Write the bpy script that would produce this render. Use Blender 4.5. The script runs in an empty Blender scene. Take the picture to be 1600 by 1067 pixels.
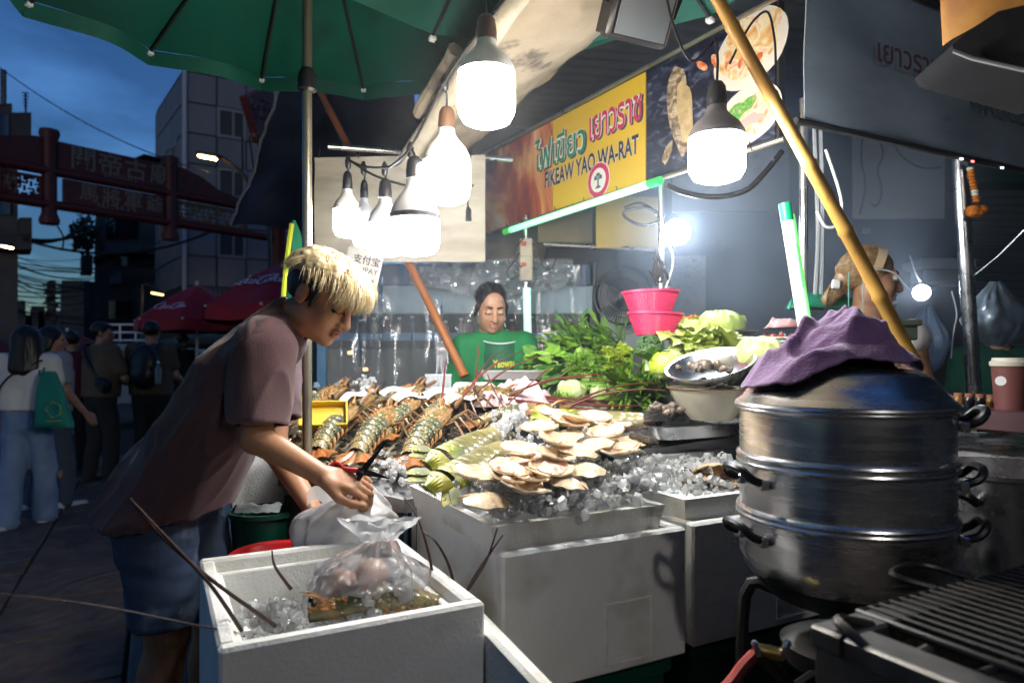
import bpy, math, random
import numpy as np
from mathutils import Vector, Matrix, noise as mnoise
R = math.radians
random.seed(11)
rng = np.random.default_rng(11)
scn = bpy.context.scene
col = scn.collection
# ---------------------------------------------------------------- camera
HC, FPX, HZ = 1.35, 1067.0, 556.0          # eye height, focal length and horizon row in photo pixels
camd = bpy.data.cameras.new('camera')
cam = bpy.data.objects.new('camera', camd)
col.objects.link(cam)
cam.location = (0, 0, HC)
cam.rotation_euler = (R(90), 0, 0)
camd.sensor_width = 36.0
camd.lens = 36.0 * FPX / 1600.0
camd.shift_y = (HZ - 533.5) / 1600.0
camd.clip_start, camd.clip_end = 0.05, 600
camd.dof.use_dof = True
camd.dof.focus_distance = 1.95
camd.dof.aperture_fstop = 3.2
scn.camera = cam
# ---------------------------------------------------------------- dusk sky
w = bpy.data.worlds.new('World')
scn.world = w
w.use_nodes = True
nt = w.node_tree
bg = nt.nodes['Background']
sky = nt.nodes.new('ShaderNodeTexSky')
sky.sky_type = 'NISHITA'
sky.sun_disc = False
sky.sun_elevation = R(5)
sky.sun_rotation = R(180)
sky.air_density = 1.2
sky.dust_density = 0.6
sky.ozone_density = 3.0
tc = nt.nodes.new('ShaderNodeTexCoord')
mp = nt.nodes.new('ShaderNodeMapping')
mp.inputs['Scale'].default_value = (1.2, 1.2, 3.2)
nz = nt.nodes.new('ShaderNodeTexNoise')
nz.inputs['Scale'].default_value = 3.4
nz.inputs['Detail'].default_value = 5
nz.inputs['Roughness'].default_value = 0.5
rp = nt.nodes.new('ShaderNodeValToRGB')
rp.color_ramp.elements[0].position = 0.40
rp.color_ramp.elements[0].color = (0.30, 0.47, 0.82, 1)
rp.color_ramp.elements[1].position = 0.62
rp.color_ramp.elements[1].color = (0.62, 0.88, 1.45, 1)
mx = nt.nodes.new('ShaderNodeMix')
mx.data_type = 'RGBA'
mx.blend_type = 'MULTIPLY'
mx.inputs[0].default_value = 1.0
L = nt.links.new
L(tc.outputs['Generated'], mp.inputs['Vector'])
L(mp.outputs[0], nz.inputs['Vector'])
L(nz.outputs[0], rp.inputs[0])
L(sky.outputs[0], mx.inputs[6])
L(rp.outputs[0], mx.inputs[7])
L(mx.outputs[2], bg.inputs['Color'])
bg.inputs['Strength'].default_value = 0.092
sund = bpy.data.lights.new('sun', 'SUN')
sund.energy = 0.03
sund.angle = R(20)
sund.color = (0.75, 0.85, 1.0)
sun = bpy.data.objects.new('sun', sund)
col.objects.link(sun)
sun.rotation_euler = (R(85), 0, 0)
# ---------------------------------------------------------------- exposure
vs = scn.view_settings
vs.view_transform = 'Standard'
vs.look = 'None'
vs.exposure = 0.75
vs.gamma = 1.0
vs.use_curve_mapping = False
cy = scn.cycles
cy.max_bounces = 6
cy.transparent_max_bounces = 24
cy.transmission_bounces = 4
cy.diffuse_bounces = 4
cy.glossy_bounces = 3
cy.volume_bounces = 0
cy.sample_clamp_indirect = 4.0
cy.caustics_reflective = False
cy.caustics_refractive = False
cy.volume_step_rate = 10.0
cy.use_adaptive_sampling = True
cy.adaptive_threshold = 0.03
# ================================================================ helpers
def P(px, py, Y):
    """photo pixel at depth Y metres -> world point"""
    return Vector(((px - 800) / FPX * Y, Y, HC - (py - HZ) / FPX * Y))
YAW = R(27.5)
SU = Vector((math.cos(YAW), math.sin(YAW), 0))      # the stall's long axis
SV = Vector((-math.sin(YAW), math.cos(YAW), 0))     # into the stall
RZ = lambda a: Matrix.Rotation(a, 3, 'Z')
RX = lambda a: Matrix.Rotation(a, 3, 'X')
RY = lambda a: Matrix.Rotation(a, 3, 'Y')
ZUP = Vector((0, 0, 1))
def V(*a): return Vector(a)
def frame(d, up=ZUP):
    """3x3 with local x along d, z near up"""
    x = Vector(d).normalized()
    y = Vector(up).cross(x)
    if y.length < 1e-4: y = Vector((0, 1, 0)).cross(x)
    y.normalize()
    z = x.cross(y)
    return Matrix((x, y, z)).transposed()
def wmat(o):
    m = o.matrix_basis.copy()
    if o.parent is not None:
        return wmat(o.parent) @ o.matrix_parent_inverse @ m
    return m
def tag(o, label=None, cat=None, group=None, kind=None):
    if label: o['label'] = label
    if cat: o['category'] = cat
    if group: o['group'] = group
    if kind: o['kind'] = kind
    return o
def thing(name, label, cat, loc=(0, 0, 0), rz=0.0, group=None):
    o = bpy.data.objects.new(name, None)
    o.empty_display_size = 0.05
    col.objects.link(o)
    o.location = loc
    o.rotation_euler = (0, 0, rz)
    return tag(o, label, cat, group)
def link(name, me, parent=None, mat=None):
    if mat is not None and not me.materials: me.materials.append(mat)
    o = bpy.data.objects.new(name, me)
    col.objects.link(o)
    if parent is not None:
        o.parent = parent
        o.matrix_parent_inverse = wmat(parent).inverted()
    return o
def dup(o, parent=None):
    c = o.copy()
    col.objects.link(c)
    c.parent = parent
    for ch in list(o.children): dup(ch, c)
    return c
def place(o, loc, rot=None, s=1.0):
    m = Matrix.Translation(loc)
    if rot is not None: m = m @ rot.to_4x4()
    o.matrix_basis = m @ Matrix.Diagonal((s, s, s, 1)) if not hasattr(s, '__len__') else m @ Matrix.Diagonal((*s, 1))
    return o
class MB:
    """collects faces for one mesh"""
    def __init__(s): s.v = []; s.f = []; s.m = []
    def add(s, vs, fs, mi=0):
        n = len(s.v)
        s.v.extend([tuple(p) for p in vs])
        s.f.extend([tuple(i + n for i in f) for f in fs])
        s.m.extend([mi] * len(fs))
        return s
    def box(s, c, size, rot=None, bev=0.0, mi=0):
        c = Vector(c); h = [x / 2 for x in size]
        rot = rot or Matrix.Identity(3)
        if bev <= 0:
            vs = [c + rot @ Vector((sx * h[0], sy * h[1], sz * h[2])) for sx in (-1, 1) for sy in (-1, 1) for sz in (-1, 1)]
            return s.add(vs, [(0, 1, 3, 2), (4, 6, 7, 5), (0, 4, 5, 1), (2, 3, 7, 6), (0, 2, 6, 4), (1, 5, 7, 3)], mi)
        b = min(bev, min(h) * .9)
        vs = []; ix = {}
        for sx in (-1, 1):
            for sy in (-1, 1):
                for sz in (-1, 1):
                    for a in range(3):
                        q = [sx * h[0], sy * h[1], sz * h[2]]
                        sg = (sx, sy, sz)
                        for k in range(3):
                            if k != a: q[k] -= sg[k] * b
                        ix[(sx, sy, sz, a)] = len(vs)
                        vs.append(c + rot @ Vector(q))
        fs = []
        for a in range(3):
            o = [k for k in range(3) if k != a]
            for sa in (-1, 1):
                f = []
                for (p, q) in ((-1, -1), (1, -1), (1, 1), (-1, 1)):
                    sg = [0, 0, 0]; sg[a] = sa; sg[o[0]] = p; sg[o[1]] = q
                    f.append(ix[(*sg, a)])
                if (sa > 0) != (a != 1): f.reverse()
                fs.append(tuple(f))
        for a in range(3):
            o = [k for k in range(3) if k != a]
            for p in (-1, 1):
                for q in (-1, 1):
                    f = []
                    for (sa, w) in ((-1, 0), (1, 0), (1, 1), (-1, 1)):
                        sg = [0, 0, 0]; sg[a] = sa; sg[o[0]] = p; sg[o[1]] = q
                        f.append(ix[(*sg, o[w])])
                    fs.append(tuple(f))
        for sx in (-1, 1):
            for sy in (-1, 1):
                for sz in (-1, 1):
                    fs.append(tuple(ix[(sx, sy, sz, a)] for a in range(3)))
        return s.add(vs, fs, mi)
    def tube(s, pts, r, n=8, cap=True, mi=0):
        pts = [Vector(p) for p in pts]
        rr = r if hasattr(r, '__len__') else [r] * len(pts)
        vs = []; fs = []
        u = None
        for i, p in enumerate(pts):
            t = (pts[min(i + 1, len(pts) - 1)] - pts[max(i - 1, 0)])
            if t.length < 1e-9: t = Vector((0, 0, 1))
            t.normalize()
            if u is None:
                u = t.orthogonal().normalized()
            else:
                u = (u - t * u.dot(t))
                if u.length < 1e-6: u = t.orthogonal()
                u.normalize()
            w_ = t.cross(u)
            for k in range(n):
                a = 2 * math.pi * k / n
                vs.append(p + (u * math.cos(a) + w_ * math.sin(a)) * rr[i])
        for i in range(len(pts) - 1):
            for k in range(n):
                k2 = (k + 1) % n
                fs.append((i * n + k, i * n + k2, (i + 1) * n + k2, (i + 1) * n + k))
        if cap:
            fs.append(tuple(range(n - 1, -1, -1)))
            e = (len(pts) - 1) * n
            fs.append(tuple(e + k for k in range(n)))
        return s.add(vs, fs, mi)
    def lathe(s, prof, n=24, c=(0, 0, 0), rot=None, mi=0, caps=(False, False), a0=0.0, a1=2 * math.pi):
        c = Vector(c); rot = rot or Matrix.Identity(3)
        full = abs(a1 - a0 - 2 * math.pi) < 1e-6
        m = n if full else n + 1
        vs = []; fs = []
        for (r, z) in prof:
            for k in range(m):
                a = a0 + (a1 - a0) * k / n
                vs.append(c + rot @ Vector((max(r, 1e-5) * math.cos(a), max(r, 1e-5) * math.sin(a), z)))
        for i in range(len(prof) - 1):
            for k in range(n):
                k2 = (k + 1) % m
                fs.append((i * m + k, i * m + k2, (i + 1) * m + k2, (i + 1) * m + k))
        if caps[0]: fs.append(tuple(range(m - 1, -1, -1)))
        if caps[1]: fs.append(tuple((len(prof) - 1) * m + k for k in range(m)))
        return s.add(vs, fs, mi)
    def grid(s, fn, nu, nv, mi=0, thick=0.0):
        pts = [[Vector(fn(i / nu, j / nv)) for j in range(nv + 1)] for i in range(nu + 1)]
        fl = [p for row in pts for p in row]
        q = lambda i, j: i * (nv + 1) + j
        fs = [(q(i, j), q(i + 1, j), q(i + 1, j + 1), q(i, j + 1)) for i in range(nu) for j in range(nv)]
        if thick:
            N = []
            for i in range(nu + 1):
                for j in range(nv + 1):
                    du = pts[min(i + 1, nu)][j] - pts[max(i - 1, 0)][j]
                    dv = pts[i][min(j + 1, nv)] - pts[i][max(j - 1, 0)]
                    nn = du.cross(dv)
                    N.append(nn.normalized() if nn.length > 1e-12 else Vector((0, 0, 1)))
            k = len(fl)
            fl2 = fl + [p - nn * thick for p, nn in zip(fl, N)]
            fs2 = fs + [tuple(reversed([a + k for a in f])) for f in fs]
            rim = [q(i, 0) for i in range(nu)] + [q(nu, j) for j in range(nv)] + [q(i, nv) for i in range(nu, 0, -1)] + [q(0, j) for j in range(nv, 0, -1)]
            for a in range(len(rim)):
                b = (a + 1) % len(rim)
                fs2.append((rim[b], rim[a], rim[a] + k, rim[b] + k))
            return s.add(fl2, fs2, mi)
        return s.add(fl, fs, mi)
    def prism(s, poly, vec, mi=0):
        n = len(poly); vec = Vector(vec)
        vs = [Vector(p) for p in poly] + [Vector(p) + vec for p in poly]
        fs = [tuple(range(n - 1, -1, -1)), tuple(range(n, 2 * n))]
        fs += [(i, (i + 1) % n, (i + 1) % n + n, i + n) for i in range(n)]
        return s.add(vs, fs, mi)
    def mesh(s, name, mats=None, smooth=True, ang=38):
        me = bpy.data.meshes.new(name)
        me.from_pydata(s.v, [], s.f)
        mats = mats if isinstance(mats, (list, tuple)) else [mats]
        for m in mats:
            if m is not None: me.materials.append(m)
        if len(mats) > 1: me.polygons.foreach_set('material_index', s.m)
        if smooth:
            me.polygons.foreach_set('use_smooth', [True] * len(s.f))
            me.set_sharp_from_angle(angle=R(ang))
        me.update()
        return me
    def build(s, name, mats, parent=None, smooth=True, ang=38):
        return link(name, s.mesh(name, mats, smooth, ang), parent)
def single(name, mb, mat, label, cat, group=None, smooth=True, ang=38):
    return tag(mb.build(name, mat, None, smooth, ang), label, cat, group)
def struct(name, mb, mat, smooth=False):
    return tag(mb.build(name, mat, None, smooth), kind='structure')
def nz3(p, s=1.0, o=0.0):
    return mnoise.noise(Vector((p[0] * s + o, p[1] * s + o * 1.7, p[2] * s - o)))
def catmull(pts, n=6):
    pts = [Vector(p) for p in pts]
    q = [pts[0]] + pts + [pts[-1]]
    out = []
    for i in range(1, len(q) - 2):
        for k in range(n):
            t = k / n
            a, b, c, d = q[i - 1], q[i], q[i + 1], q[i + 2]
            out.append(.5 * ((2 * b) + (c - a) * t + (2 * a - 5 * b + 4 * c - d) * t * t + (3 * b - a - 3 * c + d) * t ** 3))
    out.append(pts[-1])
    return out
def sagline(a, b, sag, n=14):
    a, b = Vector(a), Vector(b)
    return [a.lerp(b, i / n) - Vector((0, 0, sag * 4 * (i / n) * (1 - i / n))) for i in range(n + 1)]
# ---------------------------------------------------------------- text as mesh (built-in font)
_fc = bpy.data.curves.new('lettering', 'FONT')
_fo = bpy.data.objects.new('lettering', _fc)
_tc = {}
def text_data(body, size=1.0, bold=0.0, extrude=0.0):
    k = (body, bold, extrude)
    if k not in _tc:
        if _fo.name not in col.objects: col.objects.link(_fo)
        _fc.body = body; _fc.size = 1.0; _fc.offset = bold; _fc.extrude = extrude; _fc.resolution_u = 3
        _fc.align_x = 'CENTER'; _fc.align_y = 'CENTER'
        bpy.context.view_layer.update()
        me = _fo.evaluated_get(bpy.context.evaluated_depsgraph_get()).to_mesh()
        _tc[k] = ([v.co.copy() for v in me.vertices], [tuple(p.vertices) for p in me.polygons])
        _fo.to_mesh_clear()
        col.objects.unlink(_fo)
    return _tc[k]
def text_mb(body, width, fn, bold=0.0, mb=None, height=None, mi=0):
    """fn(x, y) -> world; x runs over [-width/2, width/2]"""
    vs, fs = text_data(body, 1.0, bold)
    xs = [v.x for v in vs]; ys = [v.y for v in vs]
    cx, cy_ = (min(xs) + max(xs)) / 2, (min(ys) + max(ys)) / 2
    k = width / (max(xs) - min(xs)); ky = k if height is None else height / (max(ys) - min(ys))
    mb = mb or MB()
    return mb.add([fn((v.x - cx) * k, (v.y - cy_) * ky) for v in vs], fs, mi)
# ---------------------------------------------------------------- implicit surfaces
def cap(a, b, ra, rb=None, k=.02, t=0, op=1): return ('c', Vector(a), Vector(b), ra, ra if rb is None else rb, k, t, op)
def ell(c, r, rot=None, k=.02, t=0, op=1): return ('e', Vector(c), Vector(r), rot, None, k, t, op)
def prim_d(p, X, Y, Z):
    if p[0] == 'c':
        a, b, ra, rb = p[1:5]
        d = b - a; L2 = max(d.length_squared, 1e-12)
        px, py, pz = X - a.x, Y - a.y, Z - a.z
        t = np.clip((px * d.x + py * d.y + pz * d.z) / L2, 0, 1)
        qx, qy, qz = px - t * d.x, py - t * d.y, pz - t * d.z
        return np.sqrt(qx * qx + qy * qy + qz * qz) - (ra + t * (rb - ra))
    c, r, rot = p[1:4]
    px, py, pz = X - c.x, Y - c.y, Z - c.z
    if rot is not None:
        m = rot.transposed()
        px, py, pz = (m[0][0] * px + m[0][1] * py + m[0][2] * pz, m[1][0] * px + m[1][1] * py + m[1][2] * pz, m[2][0] * px + m[2][1] * py + m[2][2] * pz)
    k0 = np.sqrt((px / r.x) ** 2 + (py / r.y) ** 2 + (pz / r.z) ** 2)
    k1 = np.sqrt((px / r.x ** 2) ** 2 + (py / r.y ** 2) ** 2 + (pz / r.z ** 2) ** 2)
    return k0 * (k0 - 1) / np.maximum(k1, 1e-9)
def prim_box(p, grow=0.0):
    if p[0] == 'c':
        r = max(p[3], p[4]) + grow
        return (Vector([min(p[1][i], p[2][i]) - r for i in range(3)]), Vector([max(p[1][i], p[2][i]) + r for i in range(3)]))
    r = max(p[2]) + grow
    return (p[1] - Vector((r, r, r)), p[1] + Vector((r, r, r)))
def sdf_mesh(prims, vox, planes=(), inflate=0.0, tags=False):
    """smooth union of capsules/ellipsoids (op -1 carves), cut by planes (point, normal kept side is -normal); surface nets"""
    adds = [p for p in prims if p[7] > 0]
    lo = np.min([list(prim_box(p, inflate)[0]) for p in adds], axis=0) - 3 * vox
    hi = np.max([list(prim_box(p, inflate)[1]) for p in adds], axis=0) + 3 * vox
    dim = np.ceil((hi - lo) / vox).astype(int) + 1
    ax = [(lo[i] + vox * np.arange(dim[i])).astype(np.float32) for i in range(3)]
    Fd = np.full(dim, 0.2, np.float32)
    for p in prims:
        a, b = prim_box(p, inflate + p[5] + 4 * vox)
        i0 = np.clip(np.floor((np.array(a) - lo) / vox).astype(int), 0, dim)
        i1 = np.clip(np.ceil((np.array(b) - lo) / vox).astype(int) + 1, 0, dim)
        if np.any(i1 <= i0): continue
        sl = tuple(slice(i0[k], i1[k]) for k in range(3))
        d = prim_d(p, ax[0][sl[0]][:, None, None], ax[1][sl[1]][None, :, None], ax[2][sl[2]][None, None, :]).astype(np.float32)
        f = Fd[sl]; k = max(p[5], 1e-5)
        if p[7] > 0:
            d = d - inflate
            hh = np.maximum(k - np.abs(f - d), 0) / k
            Fd[sl] = np.minimum(f, d) - hh * hh * k * .25
        else:
            d = -d
            hh = np.maximum(k - np.abs(f - d), 0) / k
            Fd[sl] = np.maximum(f, d) + hh * hh * k * .25
    for (pt, n) in planes:
        n = Vector(n).normalized()
        d = (ax[0][:, None, None] - pt[0]) * n.x + (ax[1][None, :, None] - pt[1]) * n.y + (ax[2][None, None, :] - pt[2]) * n.z
        Fd = np.maximum(Fd, d.astype(np.float32))
    S = Fd < 0
    C = [S[i:dim[0] - 1 + i, j:dim[1] - 1 + j, k:dim[2] - 1 + k] for i in (0, 1) for j in (0, 1) for k in (0, 1)]
    anyc = C[0].copy(); allc = C[0].copy()
    for c in C[1:]: anyc |= c; allc &= c
    act = anyc & ~allc
    idx = np.argwhere(act)
    offs = [(i, j, k) for i in (0, 1) for j in (0, 1) for k in (0, 1)]
    vals = np.stack([Fd[idx[:, 0] + o[0], idx[:, 1] + o[1], idx[:, 2] + o[2]] for o in offs], 1)
    pos = np.zeros((len(idx), 3)); cnt = np.zeros(len(idx))
    for a in range(8):
        for b in range(a + 1, 8):
            if sum(abs(offs[a][q] - offs[b][q]) for q in range(3)) != 1: continue
            va, vb = vals[:, a], vals[:, b]
            cr = (va < 0) != (vb < 0)
            t = np.where(cr, va / np.where(cr, va - vb, 1), 0)
            pp = np.array(offs[a])[None, :] + t[:, None] * (np.array(offs[b]) - np.array(offs[a]))[None, :]
            pos += pp * cr[:, None]; cnt += cr
    verts = lo + vox * (idx + pos / cnt[:, None])
    gi = np.full(act.shape, -1, np.int32)
    gi[act] = np.arange(len(idx))
    faces = []
    for a in range(3):
        b, c = (a + 1) % 3, (a + 2) % 3
        s0 = [slice(1, -1)] * 3; s1 = [slice(1, -1)] * 3
        s0[a] = slice(0, dim[a] - 1); s1[a] = slice(1, dim[a])
        A, B_ = S[tuple(s0)], S[tuple(s1)]
        for sign, msk in ((1, A & ~B_), (-1, ~A & B_)):
            e = np.argwhere(msk)
            e[:, b] += 1; e[:, c] += 1
            def q(db, dc):
                g = e.copy(); g[:, b] -= db; g[:, c] -= dc
                return gi[g[:, 0], g[:, 1], g[:, 2]]
            quad = np.stack([q(1, 1), q(0, 1), q(0, 0), q(1, 0)], 1)
            faces.append(quad if sign > 0 else quad[:, ::-1])
    faces = np.concatenate(faces)
    faces = faces[(faces >= 0).all(1)]
    tg = None
    if tags:
        fc = verts[faces].mean(1)
        best = np.full(len(fc), 1e9); tg = np.zeros(len(fc), int)
        for p in adds:
            d = prim_d(p, fc[:, 0], fc[:, 1], fc[:, 2]) - (0.0014 if p[6] else 0)
            m = d < best
            best[m] = d[m]; tg[m] = p[6]
    return verts, faces, tg
def np_mesh(name, verts, faces, mats, tg=None):
    me = bpy.data.meshes.new(name)
    me.vertices.add(len(verts)); me.vertices.foreach_set('co', np.asarray(verts, np.float32).ravel())
    n = len(faces)
    me.loops.add(n * 4); me.loops.foreach_set('vertex_index', np.asarray(faces, np.int32).ravel())
    me.polygons.add(n); me.polygons.foreach_set('loop_start', np.arange(0, n * 4, 4, dtype=np.int32))
    for m in (mats if isinstance(mats, (list, tuple)) else [mats]): me.materials.append(m)
    if tg is not None: me.polygons.foreach_set('material_index', np.asarray(tg, np.int32))
    me.polygons.foreach_set('use_smooth', np.ones(n, bool))
    me.update(calc_edges=True)
    me.validate()
    return me
def displace(verts, faces, fn):
    """move vertices along their normals by fn(co)"""
    a, b, c, d = (verts[faces[:, i]] for i in range(4))
    nf = np.cross(c - a, d - b)
    N = np.zeros_like(verts)
    for i in range(4): np.add.at(N, faces[:, i], nf)
    N /= np.maximum(np.linalg.norm(N, axis=1, keepdims=True), 1e-12)
    return verts + N * np.array([fn(Vector(v)) for v in verts])[:, None]
def sdf_build(name, prims, vox, mats, parent=None, planes=(), inflate=0.0, fn=None, tags=False):
    v, f, t = sdf_mesh(prims, vox, planes, inflate, tags)
    if fn is not None: v = displace(v, f, fn)
    return link(name, np_mesh(name, v, f, mats, t), parent)
# ================================================================ materials
_M = {}
def M(name, c=(.5, .5, .5), rough=.5, metal=0., c2=None, vs=8., vdet=4., vpos=(.35, .65), bump=0., bs=60., trans=0., emit=None, es=0., alpha=1., spec=.5, sss=0., coat=0., stretch=(1, 1, 1), sheen=0., c3=None, s3=30., p3=(.62, .7), ior=1.45, rvar=0.):
    if name in _M: return _M[name]
    m = bpy.data.materials.new(name)
    m.use_nodes = True
    n = m.node_tree; b = n.nodes['Principled BSDF']; lk = n.links.new
    I = b.inputs
    I['Base Color'].default_value = (*c, 1); I['Roughness'].default_value = rough; I['Metallic'].default_value = metal
    I['Transmission Weight'].default_value = trans; I['Alpha'].default_value = alpha; I['Specular IOR Level'].default_value = spec
    I['IOR'].default_value = ior
    if sss:
        I['Subsurface Weight'].default_value = sss
        I['Subsurface Radius'].default_value = (.012, .006, .003); I['Subsurface Scale'].default_value = 1.0
    I['Coat Weight'].default_value = coat; I['Coat Roughness'].default_value = .08
    I['Sheen Weight'].default_value = sheen
    if emit: I['Emission Color'].default_value = (*emit, 1); I['Emission Strength'].default_value = es
    if c2 is not None or bump or c3 is not None or rvar:
        tcn = n.nodes.new('ShaderNodeTexCoord'); oi = n.nodes.new('ShaderNodeObjectInfo')
        mpn = n.nodes.new('ShaderNodeMapping'); mpn.inputs['Scale'].default_value = stretch
        ml = n.nodes.new('ShaderNodeMath'); ml.operation = 'MULTIPLY'; ml.inputs[1].default_value = 37.0
        lk(oi.outputs['Random'], ml.inputs[0]); lk(tcn.outputs['Object'], mpn.inputs['Vector'])
        def noise(sc, det):
            x = n.nodes.new('ShaderNodeTexNoise'); x.noise_dimensions = '4D'
            x.inputs['Scale'].default_value = sc; x.inputs['Detail'].default_value = det; x.inputs['Roughness'].default_value = .6
            lk(mpn.outputs[0], x.inputs['Vector']); lk(ml.outputs[0], x.inputs['W'])
            return x.outputs[0]
        cur = None
        if c2 is not None:
            nf = noise(vs, vdet)
            r = n.nodes.new('ShaderNodeValToRGB')
            r.color_ramp.elements[0].position, r.color_ramp.elements[1].position = vpos
            r.color_ramp.elements[0].color = (*c, 1); r.color_ramp.elements[1].color = (*c2, 1)
            lk(nf, r.inputs[0]); cur = r.outputs[0]
        if c3 is not None:
            nf = noise(s3, 3)
            r = n.nodes.new('ShaderNodeMapRange'); r.inputs[1].default_value, r.inputs[2].default_value = p3
            lk(nf, r.inputs[0])
            x = n.nodes.new('ShaderNodeMix'); x.data_type = 'RGBA'
            lk(r.outputs[0], x.inputs[0]); x.inputs[7].default_value = (*c3, 1)
            if cur is None: x.inputs[6].default_value = (*c, 1)
            else: lk(cur, x.inputs[6])
            cur = x.outputs[2]
        if cur is not None: lk(cur, I['Base Color'])
        if rvar:
            nf = noise(vs * 1.7, 4); r = n.nodes.new('ShaderNodeMapRange')
            r.inputs[1].default_value, r.inputs[2].default_value = .3, .7
            r.inputs[3].default_value, r.inputs[4].default_value = max(rough - rvar, .02), min(rough + rvar, 1)
            lk(nf, r.inputs[0]); lk(r.outputs[0], I['Roughness'])
        if bump:
            bn = n.nodes.new('ShaderNodeBump'); bn.inputs['Strength'].default_value = 1.0; bn.inputs['Distance'].default_value = bump
            lk(noise(bs, 3), bn.inputs['Height']); lk(bn.outputs[0], I['Normal'])
    _M[name] = m
    return m
def film(name, c=(.9, .95, 1.), clear=.7, rough=.15, white=.3, bump=.002, bs=30., gloss=None, back=.45):
    """thin plastic: part see-through, part milky, glossy on top"""
    if name in _M: return _M[name]
    m = bpy.data.materials.new(name); m.use_nodes = True
    n = m.node_tree; lk = n.links.new; b = n.nodes['Principled BSDF']
    b.inputs['Base Color'].default_value = (*c, 1); b.inputs['Roughness'].default_value = rough
    b.inputs['Specular IOR Level'].default_value = .7
    tr = n.nodes.new('ShaderNodeBsdfTransparent'); tr.inputs[0].default_value = (*[min(1, x * 1.02) for x in c], 1)
    gl = n.nodes.new('ShaderNodeBsdfGlossy'); gl.inputs['Roughness'].default_value = rough
    tl = n.nodes.new('ShaderNodeBsdfTranslucent'); tl.inputs[0].default_value = (*c, 1)
    df = n.nodes.new('ShaderNodeMixShader'); df.inputs[0].default_value = back
    lk(b.outputs[0], df.inputs[1]); lk(tl.outputs[0], df.inputs[2])
    m1 = n.nodes.new('ShaderNodeMixShader'); m1.inputs[0].default_value = clear
    lk(df.outputs[0], m1.inputs[1]); lk(tr.outputs[0], m1.inputs[2])
    fr = n.nodes.new('ShaderNodeFresnel'); fr.inputs[0].default_value = 1.35
    m2 = n.nodes.new('ShaderNodeMixShader')
    if gloss is None: lk(fr.outputs[0], m2.inputs[0])
    else: m2.inputs[0].default_value = gloss
    lk(m1.outputs[0], m2.inputs[1]); lk(gl.outputs[0], m2.inputs[2])
    if bump:
        tcn = n.nodes.new('ShaderNodeTexCoord'); x = n.nodes.new('ShaderNodeTexNoise'); x.inputs['Scale'].default_value = bs; x.inputs['Detail'].default_value = 3
        bn = n.nodes.new('ShaderNodeBump'); bn.inputs['Distance'].default_value = bump
        lk(tcn.outputs['Object'], x.inputs['Vector']); lk(x.outputs[0], bn.inputs['Height'])
        lk(bn.outputs[0], gl.inputs['Normal']); lk(bn.outputs[0], b.inputs['Normal']); lk(bn.outputs[0], fr.inputs['Normal'])
    lk(m2.outputs[0], n.nodes['Material Output'].inputs['Surface'])
    _M[name] = m
    return m
def glow(name, c=(1, 1, 1), s=1.0):
    if name in _M: return _M[name]
    m = bpy.data.materials.new(name); m.use_nodes = True
    b = m.node_tree.nodes['Principled BSDF']
    b.inputs['Base Color'].default_value = (.8, .8, .8, 1)
    b.inputs['Emission Color'].default_value = (*c, 1); b.inputs['Emission Strength'].default_value = s
    _M[name] = m
    return m
STEEL = M('stainless_steel', (.56, .56, .57), .28, 1., bump=.0006, bs=25, rvar=.12, vs=5)
ALU = M('spun_aluminium', (.80, .80, .81), .27, 1., c2=(.64, .64, .66), vs=3, stretch=(1, 1, 14), rvar=.07)
FOAM = M('white_foam', (.90, .90, .87), .75, c2=(.79, .78, .73), vs=3.5, bump=.0028, bs=130, c3=(.45, .39, .29), s3=4.5, p3=(.54, .78))
BLACKPL = M('black_plastic', (.012, .012, .014), .35)
RUBBER = M('black_cable', (.012, .012, .013), .5)
WHITEPL = M('white_plastic', (.75, .75, .73), .4)
DARKMETAL = M('dark_metal', (.05, .05, .055), .45, .7, c2=(.09, .08, .07), vs=9)
# ================================================================ the street
ASPH = M('wet_asphalt', (.04, .03, .024), .55, c2=(.06, .048, .038), vs=1.5, bump=.004, bs=60)
mb = MB(); mb.box((0, 190, -.05), (420, 420, .1))
struct('ground', mb, ASPH)
KO = V(-1.586, 2.82, 0)
mb = MB(); c = KO + SU * -4.2 + SV * 4.0
mb.box((c.x, c.y, .006), (8.38, 13, .02), RZ(YAW))
pave = struct('pavement', mb, M('paving_mortar', (.03, .027, .025), .9))
pm = M('stamped_paving', (.085, .058, .042), .62, c2=(.15, .10, .07), vs=3.5, c3=(.045, .032, .026), s3=9, p3=(.5, .7), rvar=.15)
n_ = pm.node_tree; lk = n_.links.new
tcn = n_.nodes.new('ShaderNodeTexCoord'); wv = n_.nodes.new('ShaderNodeTexWave')
wv.wave_type = 'RINGS'; wv.rings_direction = 'SPHERICAL'; wv.inputs['Scale'].default_value = 3.2; wv.inputs['Distortion'].default_value = 4.0; wv.inputs['Detail'].default_value = 2
mpn = n_.nodes.new('ShaderNodeMapping'); mpn.inputs['Location'].default_value = (.28, .25, 0)
bn = n_.nodes.new('ShaderNodeBump'); bn.inputs['Distance'].default_value = .006
lk(tcn.outputs['Object'], mpn.inputs[0]); lk(mpn.outputs[0], wv.inputs[0]); lk(wv.outputs['Fac'], bn.inputs['Height']); lk(bn.outputs[0], n_.nodes['Principled BSDF'].inputs['Normal'])
sm = MB().box((0, 0, .012), (.585, .585, .03), None, .008).mesh('slab', pm)
for i in range(11):
    for j in range(-1, 12):
        o = link('slab', sm, pave)
        c = KO + SU * (-.31 - .6 * i) + SV * (.3 + .6 * j)
        o.matrix_basis = Matrix.Translation((c.x, c.y, .01 + random.uniform(-.003, .003))) @ RZ(YAW + random.choice((0, 1, 2, 3)) * math.pi / 2).to_4x4()
mb = MB(); c = KO + SU * .05 + SV * 3
mb.box((c.x, c.y, .03), (.1, 13, .08), RZ(YAW), .012)
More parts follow.
